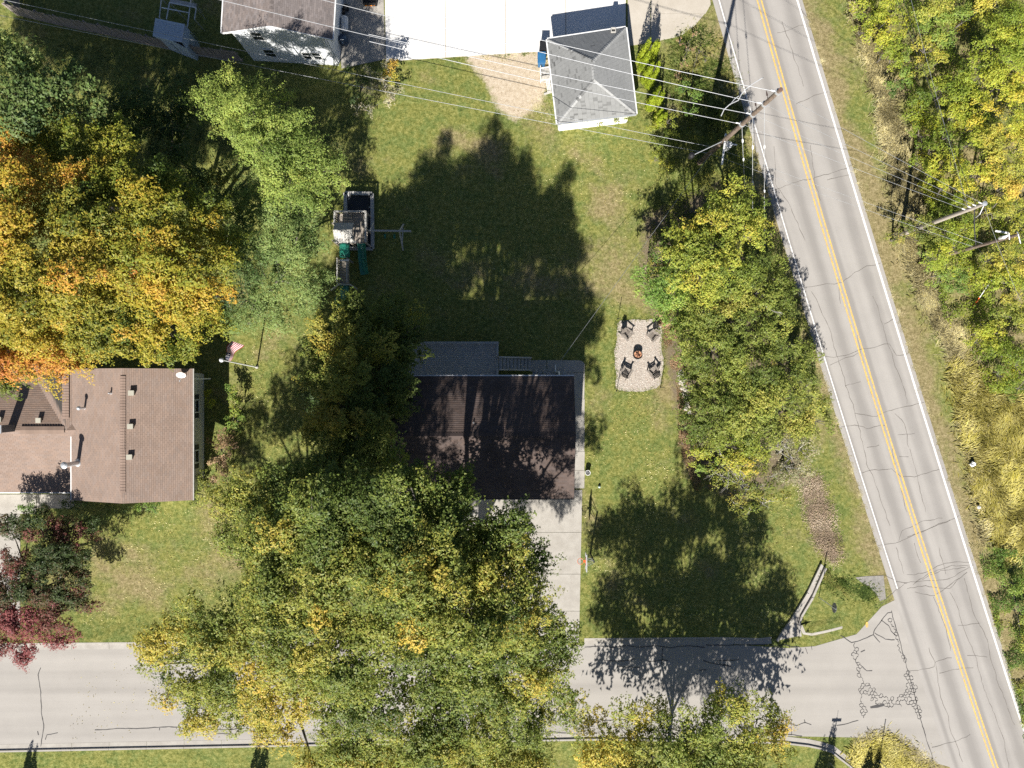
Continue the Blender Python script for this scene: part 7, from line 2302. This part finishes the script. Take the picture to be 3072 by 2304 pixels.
# reddish stems at the foot of the hedge row
shrub('dry red brown shrub at the west foot of the hedge row', (1478, 925), [(1478, 910, 1.0, .45), (1480, 935, 1.1, .5), (1476, 960, .9, .4)], 'brown_shrub', bias=-.8, lai=.6)
shrub('small red brown weeds near the north east corner of the gravel pad', (1432, 690), [(1430, 680, .6, .35), (1436, 700, .7, .4)], 'brown_shrub', lai=.5)

# --- cypresses by the garage: narrow cones of upright sprays
def cypress(label, base, h, r, name='cypress_tree', group='cypresses beside the garage', pal='arborvitae', n=5200, leaf=.10, seed=1, lobes=3):
    base = Vector((base[0], base[1], 0))
    root = empty(name, base, label, 'tree', group)
    rg_ = np.random.default_rng(seed)
    ns = 3
    sp = rg_.integers(0, ns, n)
    ang = rg_.uniform(0, 6.28) + np.arange(ns) * 2.1
    ox, oy = np.cos(ang) * r * .34, np.sin(ang) * r * .34
    hs_ = h * rg_.uniform(.78, 1.0, ns); hs_[0] = h
    t = 1 - np.sqrt(rg_.random(n))
    t = np.clip(t * .9 + .1 * rg_.random(n), 0, 1)
    a = rg_.uniform(0, 2 * math.pi, n)
    lob = 1 + 0.15 * np.sin(a * lobes + seed) + 0.15 * np.sin(t * 26 + a * 2)
    rad = r * .50 * (1 - t) ** .72 * (.75 + .6 * np.minimum(t * 4, 1) * .5) * lob * (0.75 + 0.3 * rg_.random(n))
    P = np.stack([ox[sp] + np.cos(a) * rad, oy[sp] + np.sin(a) * rad, 0.1 + t * hs_[sp]], 1) + np.array([base.x, base.y, 0])
    N = np.stack([np.cos(a), np.sin(a), np.full(n, .35)], 1) + rg_.normal(size=(n, 3)) * .3
    C = PAL[pal](_nz(P * 2) * .5 + rg_.normal(size=n) * .5) * rg_.uniform(.85, 1.15, (n, 1)) * 1.35
    V = leaf_verts(P, N, leaf * rg_.uniform(.7, 1.5, n), .6, .05)
    N_TRI[0] += n
    soup('crown', V, 3, C, M_LEAF, parent=root)
    mb = MB(); mb.tube([base, base + Vector((0, 0, h * .8))], [0.09, 0.02], 7); mb.build('trunk', M_BARK, root)
for i, (px, py, h, r, lab) in enumerate(((1930, 196, 4.3, .95, 'northmost lime green cypress beside the garage'), (1951, 178, 3.4, .6, 'slim lime green cypress close east of the northmost one'), (1943, 252, 3.9, .85, 'second lime green cypress from the north beside the garage'), (1955, 322, 3.9, .85, 'third lime green cypress from the north beside the garage'), (1972, 372, 2.8, .75, 'southmost and lowest lime green cypress beside the garage'))):
    b = S(px, py); cypress(lab, (b.x, b.y), h, r, seed=i + 3)
# evergreens just south of the frame whose shade reaches into it
for i, (px, py, h, r, lab) in enumerate(((52, 1728, 4.2, .9, 'evergreen south of the western lawn strip'), (550, 1722, 4.2, 1.1, 'evergreen on the lawn strip below the yellow boughs'), (1772, 1716, 5.0, 1.2, 'evergreen by the street name post'), (1868, 1722, 3.6, 1.4, 'broad evergreen near the junction corner'))):
    b = D(px, py); cypress(lab, (b.x, b.y), h, r, 'evergreen_tree', 'evergreens south of the street', 'dark_green', 4200, .14, i + 20)

# --- thicket east of the main road
TK = dict(leaf=0.105, clump=(0.3, 0.6), cpm=5.0, flat=0.7, low=-0.15, noise_amp=.8, lai=.72, gain=1.65)
east = [
    ('thicket_lime', [(1870, 30, 1.8, 1.2), (1900, 60, 2.2, 1.3, .4), (1860, 70, 1.5, .9), (1915, 20, 2.2, 1.2, .3)], 'lime yellow shrub at the north end of the thicket edge'),
    ('thicket_lime', [(1930, 95, 2.0, 1.2, .7), (1900, 110, 1.5, .9, .5), (1925, 135, 1.8, 1.0, .6)], 'bright lime shrub beside the dark gap at the north thicket edge'),
    ('thicket_green', [(2010, 30, 2.6, 1.5, .7), (2060, 30, 2.8, 1.5, .8), (2030, 70, 2.4, 1.4, .8)], 'soft green shrub under the dark overhead lines'),
    ('thicket_gold', [(2130, -10, 4, 1.3, .5), (2150, 15, 4.2, 1.0, .5), (2110, 15, 3.6, .9, .3)], 'golden yellow treetop at the north edge of the thicket'),
    ('thicket_lime', [(2160, 70, 4.5, 1.7), (2200, 60, 5, 1.8, .1), (2130, 110, 4, 1.5, -.1), (2180, 130, 4.8, 1.7), (2220, 130, 5, 1.7)], 'tall lime tree in the north east of the thicket'),
    ('thicket_lime', [(2110, 170, 3.4, 1.5, -.2), (2160, 190, 4, 1.5, -.1), (2210, 210, 4.5, 1.7, .1), (2140, 230, 3.5, 1.4), (2200, 260, 4.4, 1.6)], 'second tall lime tree along the east thicket'),
    ('thicket_green', [(1960, 130, 1.4, .9, .3), (1950, 170, 1.2, .8, .2), (1930, 190, .9, .7)], 'low green bush at the verge under the westmost dark line'),
    ('thicket_gold', [(2000, 110, 2.0, 1.1, .6), (2020, 140, 2.0, 1.0, .4), (1985, 145, 1.7, .9, .2)], 'yellow orange bush between the dark overhead lines'),
    ('thicket_lime', [(2060, 170, 2.4, 1.3, -.3), (2030, 195, 2.2, 1.2, -.2), (2080, 210, 2.6, 1.3, -.2)], 'mid green shrub in the north middle of the thicket'),
    ('thicket_lime', [(1990, 210, 1.8, 1.1, -.2), (1975, 240, 1.6, 1.0, 0), (2015, 245, 2.0, 1.2)], 'green gold shrub next to the pale verge grass'),
    ('thicket_lime', [(2050, 260, 2.4, 1.3), (2090, 280, 2.8, 1.4, .2), (2040, 300, 2.2, 1.2, .2), (2080, 320, 2.6, 1.3, 0)], 'large lime shrub in the centre of the thicket'),
    ('thicket_gold', [(2150, 300, 3.6, 1.5, -.2), (2200, 320, 4, 1.6, .1), (2170, 350, 3.6, 1.5, -.1)], 'gold green tree on the east edge of the thicket'),
    ('thicket_lime', [(1990, 290, 1.8, 1.0, .3), (2010, 330, 2.0, 1.2, .4), (1985, 355, 1.7, 1.0, .3), (2005, 380, 1.8, 1.1, .4)], 'lime shrub at the west edge facing the tan grass'),
    ('thicket_lime', [(2060, 370, 2.4, 1.3, .5), (2100, 380, 2.6, 1.4, .6), (2070, 410, 2.2, 1.2, .5), (2030, 420, 2.0, 1.2, .3)], 'yellow lime shrub just north of the nearer thicket pole'),
    ('thicket_gold', [(2160, 410, 3, 1.4, .1), (2200, 420, 3.4, 1.5, .3), (2180, 460, 3, 1.4, .4), (2150, 470, 2.8, 1.2, .3)], 'golden shrub north of the farther thicket pole'),
    ('thicket_lime', [(2060, 470, 2.0, 1.2, .2), (2040, 500, 1.8, 1.1, 0), (2080, 500, 2.2, 1.2, .3)], 'lime shrub between the two thicket poles'),
    ('thicket_gold', [(2170, 540, 2.6, 1.3, .3), (2205, 560, 2.8, 1.4, .5), (2140, 560, 2.3, 1.2, .1)], 'yellow shrub south of the farther thicket pole'),
    ('thicket_green', [(2020, 560, 1.8, 1.2, .3), (2050, 580, 2.0, 1.3, .4), (2030, 610, 1.8, 1.2, .5), (2070, 610, 2.0, 1.1, .4)], 'blue green shrub below the nearer thicket pole'),
    ('thicket_lime', [(2110, 590, 2.0, 1.2, .3), (2130, 620, 2.0, 1.2, .2), (2170, 610, 2.4, 1.3, .5)], 'lime shrub beside the orange foot marker'),
    ('thicket_gold', [(2190, 650, 2.2, 1.2, .2), (2170, 680, 2.0, 1.1, 0), (2210, 690, 2.2, 1.2, .2)], 'gold shrub at the east edge south of the marker'),
    ('thicket_lime', [(2120, 700, 1.6, 1.0, .4), (2150, 720, 1.8, 1.1, .3), (2110, 740, 1.4, .9, .3)], 'low lime bush south of the marker'),
    ('thicket_lime', [(2170, 770, 2.0, 1.2, 0), (2200, 790, 2.2, 1.3, .2), (2160, 810, 1.8, 1.1, .1), (2205, 840, 2.0, 1.2, -.2)], 'green gold shrub above the yellow grass'),
    ('hedge_olive', [(1985, 487, 4.6, 1.0, .3), (1960, 497, 3.4, .9, .3), (1935, 505, 2.0, .8, .4), (2008, 500, 3.6, 1.0, .1), (1980, 515, 2.4, 1.0, .3)], 'brushy olive shrub hiding the foot of the nearer thicket pole'),
    ('thicket_lime', [(2060, 540, 5.0, 1.1, .3), (2030, 548, 4.2, 1.0, .3), (2005, 560, 3.0, 1.0, .3), (2095, 515, 2.3, 1.1, .4), (2045, 560, 3, 1.0, .2)], 'lime shrub hiding the foot of the farther thicket pole'),
    ('thicket_green', [(2190, 1260, .9, .9, .3), (2205, 1320, .9, .9, .5), (2210, 1390, .9, .9, .6)], 'lush green weeds at the south end of the verge'),
]
for pal, lst, lab in east:
    x = sum(b[0] for b in lst) / len(lst); y = sum(b[1] for b in lst) / len(lst); z = sum(b[2] for b in lst) / len(lst)
    q = D(x, y, z)
    root_px = (q.x * PXM / K + 1106, -q.y * PXM / K + 829.5)
    big = z > 3
    tree('thicket_tree' if big else 'thicket_shrub', lab, 'tree' if big else 'shrub', D(*root_px), B(lst), pal, 0.10 if big else 0.05, 'thicket east of the road', 25, None, TK)

# --- ground level growth that nobody could count
def ground_leaves(name, poly, n, leaf, pal, label, zmax=0.5, tone=0.0, seed=1, patch=1.2, thr=-0.35, edge_j=0.0):
    r = np.random.default_rng(seed)
    xs = [p[0] for p in poly]; ys = [p[1] for p in poly]
    P = np.zeros((0, 2))
    nz_ = mk_noise(seed + 70, patch * 2.2, 2, 2)
    while len(P) < n:
        q = np.stack([r.uniform(min(xs), max(xs), n * 3), r.uniform(min(ys), max(ys), n * 3)], 1)
        q = q[in_poly(q[:, 0], q[:, 1], poly)]
        q = q[nz_(q) + r.normal(size=len(q)) * .5 > thr]
        P = np.concatenate([P, q])
    P = P[:n] + r.normal(size=(n, 2)) * edge_j
    hgt = np.clip(0.5 + 0.35 * nz_(P), 0.1, 1.2)
    z = 0.03 + zmax * hgt * r.random(n) ** 0.6
    P3 = np.concatenate([P, z[:, None]], 1)
    N = np.array([0, -.15, 1.0]) * .8 + r.normal(size=(n, 3)) * .45
    C = PAL[pal](_nz(P3) * .8 + r.normal(size=n) * .4 + tone) * r.uniform(.8, 1.2, (n, 1)) * 1.45
    N_TRI[0] += n
    o = soup(name, leaf_verts(P3, N, leaf * r.uniform(.6, 1.4, n)), 3, C, M_LEAF)
    return tag(o, label, None, None, 'stuff')
def DP(lst): return [tuple(D(*p).xy) for p in lst]
ground_leaves('undergrowth', DP([(1840, -60), (1890, 60), (1950, 200), (1985, 380), (2000, 520), (2030, 680), (2090, 760), (2130, 850), (2330, 850), (2330, -60)]), 70000, .11, 'thicket_lime', 'tangled low growth under the thicket shrubs', 1.0, -.2, 4)
ground_leaves('undergrowth', DP([(2110, 1190), (2130, 1180), (2330, 1200), (2330, 1700), (2230, 1700), (2190, 1500), (2140, 1330)]), 26000, .10, 'thicket_green', 'green weeds beside the road at the south east', .5, .4, 6)
ground_leaves('undergrowth', DP([(1430, 300), (1480, 240), (1560, 200), (1590, 250), (1640, 420), (1700, 560), (1760, 760), (1745, 1000), (1640, 1080), (1510, 1040), (1480, 950), (1490, 800), (1450, 720), (1390, 640), (1400, 540)]), 42000, .11, 'hedge_olive', 'vines and weeds on the ground beneath the hedge row', .7, -.2, 8)
ground_leaves('undergrowth', DP([(-80, 60), (300, 120), (480, 160), (640, 200), (760, 260), (720, 420), (560, 560), (480, 740), (300, 760), (-80, 780)]), 26000, .12, 'dark_green', 'shaded weeds beneath the western trees', .5, 0, 9)
ground_leaves('leaf_litter', DP([(1722, 1030), (1772, 1022), (1806, 1110), (1822, 1205), (1800, 1225), (1758, 1180), (1734, 1110)]), 6000, .075, 'ditch_leaf', 'dry tan leaves filling the roadside ditch', .08, .3, 10, thr=-1.6, edge_j=.22)
ground_leaves('leaf_litter', DP([(1420, 690), (1450, 680), (1480, 780), (1500, 950), (1540, 1060), (1500, 1060), (1465, 960), (1462, 840), (1440, 760)]), 4200, .09, 'brown_shrub', 'dry brown leaves along the west foot of the hedge row', .08, .3, 11)
ground_leaves('fallen_leaves', DP([(560, 700), (700, 700), (700, 1000), (480, 1350), (170, 1380), (150, 1130), (420, 1090), (520, 820)]), 2600, .085, 'fallen_leaf', 'fallen yellow leaves on the western lawns', .03, 1.0, 12, 4)
ground_leaves('fallen_leaves', DP([(1266, 850), (1470, 850), (1500, 1040), (1720, 1100), (1720, 1370), (1262, 1370)]), 2800, .085, 'fallen_leaf', 'fallen yellow leaves on the eastern lawn', .03, 1.0, 13, 4)
ground_leaves('fallen_leaves', DP([(150, 1415), (1250, 1405), (1250, 1590), (150, 1600)]), 700, .08, 'fallen_leaf', 'fallen leaves scattered on the side street', .02, .6, 15, 4)
ground_leaves('fallen_leaves', DP([(800, 330), (1400, 280), (1400, 680), (820, 700)]), 1200, .08, 'fallen_leaf', 'fallen pale leaves on the back lawn', .03, 1.5, 14, 4)

TAN = palette([(-2, (0.20, 0.175, 0.095)), (-.6, (0.32, 0.28, 0.165)), (.6, (0.43, 0.385, 0.245)), (2, (0.54, 0.49, 0.34))])
GOLD = palette([(-2, (0.22, 0.20, 0.06)), (-.6, (0.37, 0.335, 0.11)), (.6, (0.46, 0.415, 0.185)), (2, (0.54, 0.495, 0.26))])
GRN = palette([(-2, (0.04, 0.07, 0.015)), (-.4, (0.09, 0.13, 0.03)), (.8, (0.18, 0.20, 0.055)), (2, (0.30, 0.27, 0.10))])
blades('tall_grass', DP([(1895, 230), (1930, 250), (1965, 330), (1985, 450), (1990, 560), (2030, 660), (2080, 730), (2120, 800), (2100, 860), (2040, 740), (1990, 640), (1950, 540), (1925, 420)]), 34000, .5, (0.9, .2), TAN, 'matted tan grass along the west edge of the thicket', .6, .018, seed=3)
blades('tall_grass', DP([(2040, 780), (2080, 760), (2150, 860), (2330, 860), (2330, 1230), (2190, 1210), (2130, 1130), (2090, 1000)]), 42000, .75, (0.8, -.3), GOLD, 'bright yellow tall grass beside the road at the east', .45, .018, seed=5, tone=.2)
blades('tall_grass', DP([(1825, -40), (1870, 20), (1900, 140), (1935, 250), (1900, 240), (1870, 130)]), 7000, .5, (0.8, .3), TAN, 'dry verge grass at the north end of the thicket', .7, .016, seed=7)
blades('tall_grass', DP([(2070, 900), (2100, 900), (2150, 1130), (2120, 1180)]), 5000, .5, (0.8, -.2), TAN, 'dry grass fringe by the road below the yellow grass', .7, .016, seed=8)
blades('tall_grass', DP([(1855, 1612), (1900, 1597), (1945, 1612), (1985, 1650), (2010, 1700), (1850, 1700), (1840, 1640)]), 8000, .55, (0.5, .4), GOLD, 'golden ornamental grass tuft at the junction corner', .9, .018, seed=9, tone=.3)
blades('tall_grass', DP([(1845, 1600), (1900, 1588), (1960, 1612), (2010, 1660), (2000, 1700), (1960, 1640), (1900, 1604), (1860, 1620)]), 4500, .28, (0, 1), TAN, 'dry brown fringe round the golden grass corner', 1.5, .02, seed=10, tone=-.6)
blades('verge_grass', DP([(1500, 60), (1535, 60), (1570, 130), (1600, 260), (1560, 300), (1470, 260), (1440, 180), (1460, 90)]), 9000, .32, (0.3, .6), GRN, 'rough grass on the corner bed beside the road', 1.2, .018, seed=11, tone=.3)
blades('verge_grass', DP([(1020, 124), (1190, 112), (1172, 200), (1200, 260), (1120, 250), (1190, 200), (1160, 130)]), 1200, .15, (0, 1), TAN, 'dry grass at the edge of the bare gravel', 2.5, .02, seed=12)
blades('verge_grass', [tuple(Q3(*p).xy) for p in [(640, 600), (760, 760), (900, 790), (1040, 820), (1220, 870), (1260, 960), (900, 900), (700, 840), (620, 700)]], 1600, .3, (0, -1), GRN, 'rough green grass round the culvert holes on the island', 1.2, .02, seed=13)
def fringe(name, line, n, L, pal, label, seed, width=.12):
    r = np.random.default_rng(seed)
    P = [(p.x, p.y) for p in line]
    ribbon = [(x, y + width) for (x, y) in P] + [(x, y - width) for (x, y) in reversed(P)]
    return blades(name, ribbon, n, L, (0, 1), pal, label, 3.0, .014, seed=seed, tuft=.1)
for ln, lab, sd_ in (([D(1262, 1377), D(1690, 1374)], 'ragged lawn edge along the north kerb east of the driveway', 31), ([D(0, 1387), D(480, 1384)], 'ragged lawn edge along the north kerb in the west', 32), ([D(0, 1631), D(560, 1618)], 'ragged lawn edge along the south kerb', 33), ([D(835, 135), D(1190, 111)], 'ragged lawn edge along the white concrete yard', 34)):
    fringe('lawn_edge', ln, 1800, .09, GRN, lab, sd_)
blades('lawn_edge', [(p.x, p.y) for p in edge(c_wr, 10, list(range(-40, 1720, 40)))] + [(p.x, p.y) for p in reversed(edge(c_wr, 15, list(range(-40, 1720, 40))))], 7000, .12, (1, 0), TAN, 'dry ragged grass edge on the thicket side of the road', 2.0, .016, seed=41, tuft=.12, tone=-.4)
blades('lawn_edge', [(p.x, p.y) for p in edge(c_wl, -18, list(range(230, 1230, 40)))] + [(p.x, p.y) for p in reversed(edge(c_wl, -13, list(range(230, 1230, 40))))], 5000, .12, (-1, 0), TAN, 'dry ragged grass edge on the house side of the road', 2.0, .016, seed=42, tuft=.12, tone=-.4)
print('leaf triangles', N_TRI[0])

_pe = [Vector((x, y, 0)) for (x, y) in outl[::3]]
_pe.append(_pe[0])
for k in range(0, len(_pe) - 1):
    pass
_rg = np.random.default_rng(61)
_pts = np.array([(p.x, p.y) for p in _pe])
_sel = _pts[_rg.integers(0, len(_pts), 1500)] + _rg.normal(size=(1500, 2)) * .11
_th = _rg.uniform(0, 6.28, 1500); _l = _rg.uniform(.05, .16, 1500)
_b = np.concatenate([_sel, np.full((1500, 1), .02)], 1)
_d = np.stack([np.cos(_th), np.sin(_th), np.full(1500, .5)], 1) * _l[:, None]
_w = np.stack([-np.sin(_th), np.cos(_th), np.zeros(1500)], 1) * .016
_V = np.stack([_b - _w, _b + _w, _b + _d], 1).reshape(-1, 3)
tag(soup('lawn_edge', _V, 3, GRN(_rg.normal(size=1500) * .7 + .2) * 1.4, M_BLADE), 'ragged grass creeping over the edge of the gravel pad', None, None, 'stuff')
ground_leaves('fallen_leaves', DP([(470, 1080), (700, 1060), (1000, 1100), (1000, 1380), (300, 1385), (420, 1250)]), 2600, .08, 'fallen_leaf', 'fallen yellow leaves under the two great maples', .03, 1.0, 16, 4, edge_j=.5)
print('leaf triangles', N_TRI[0])
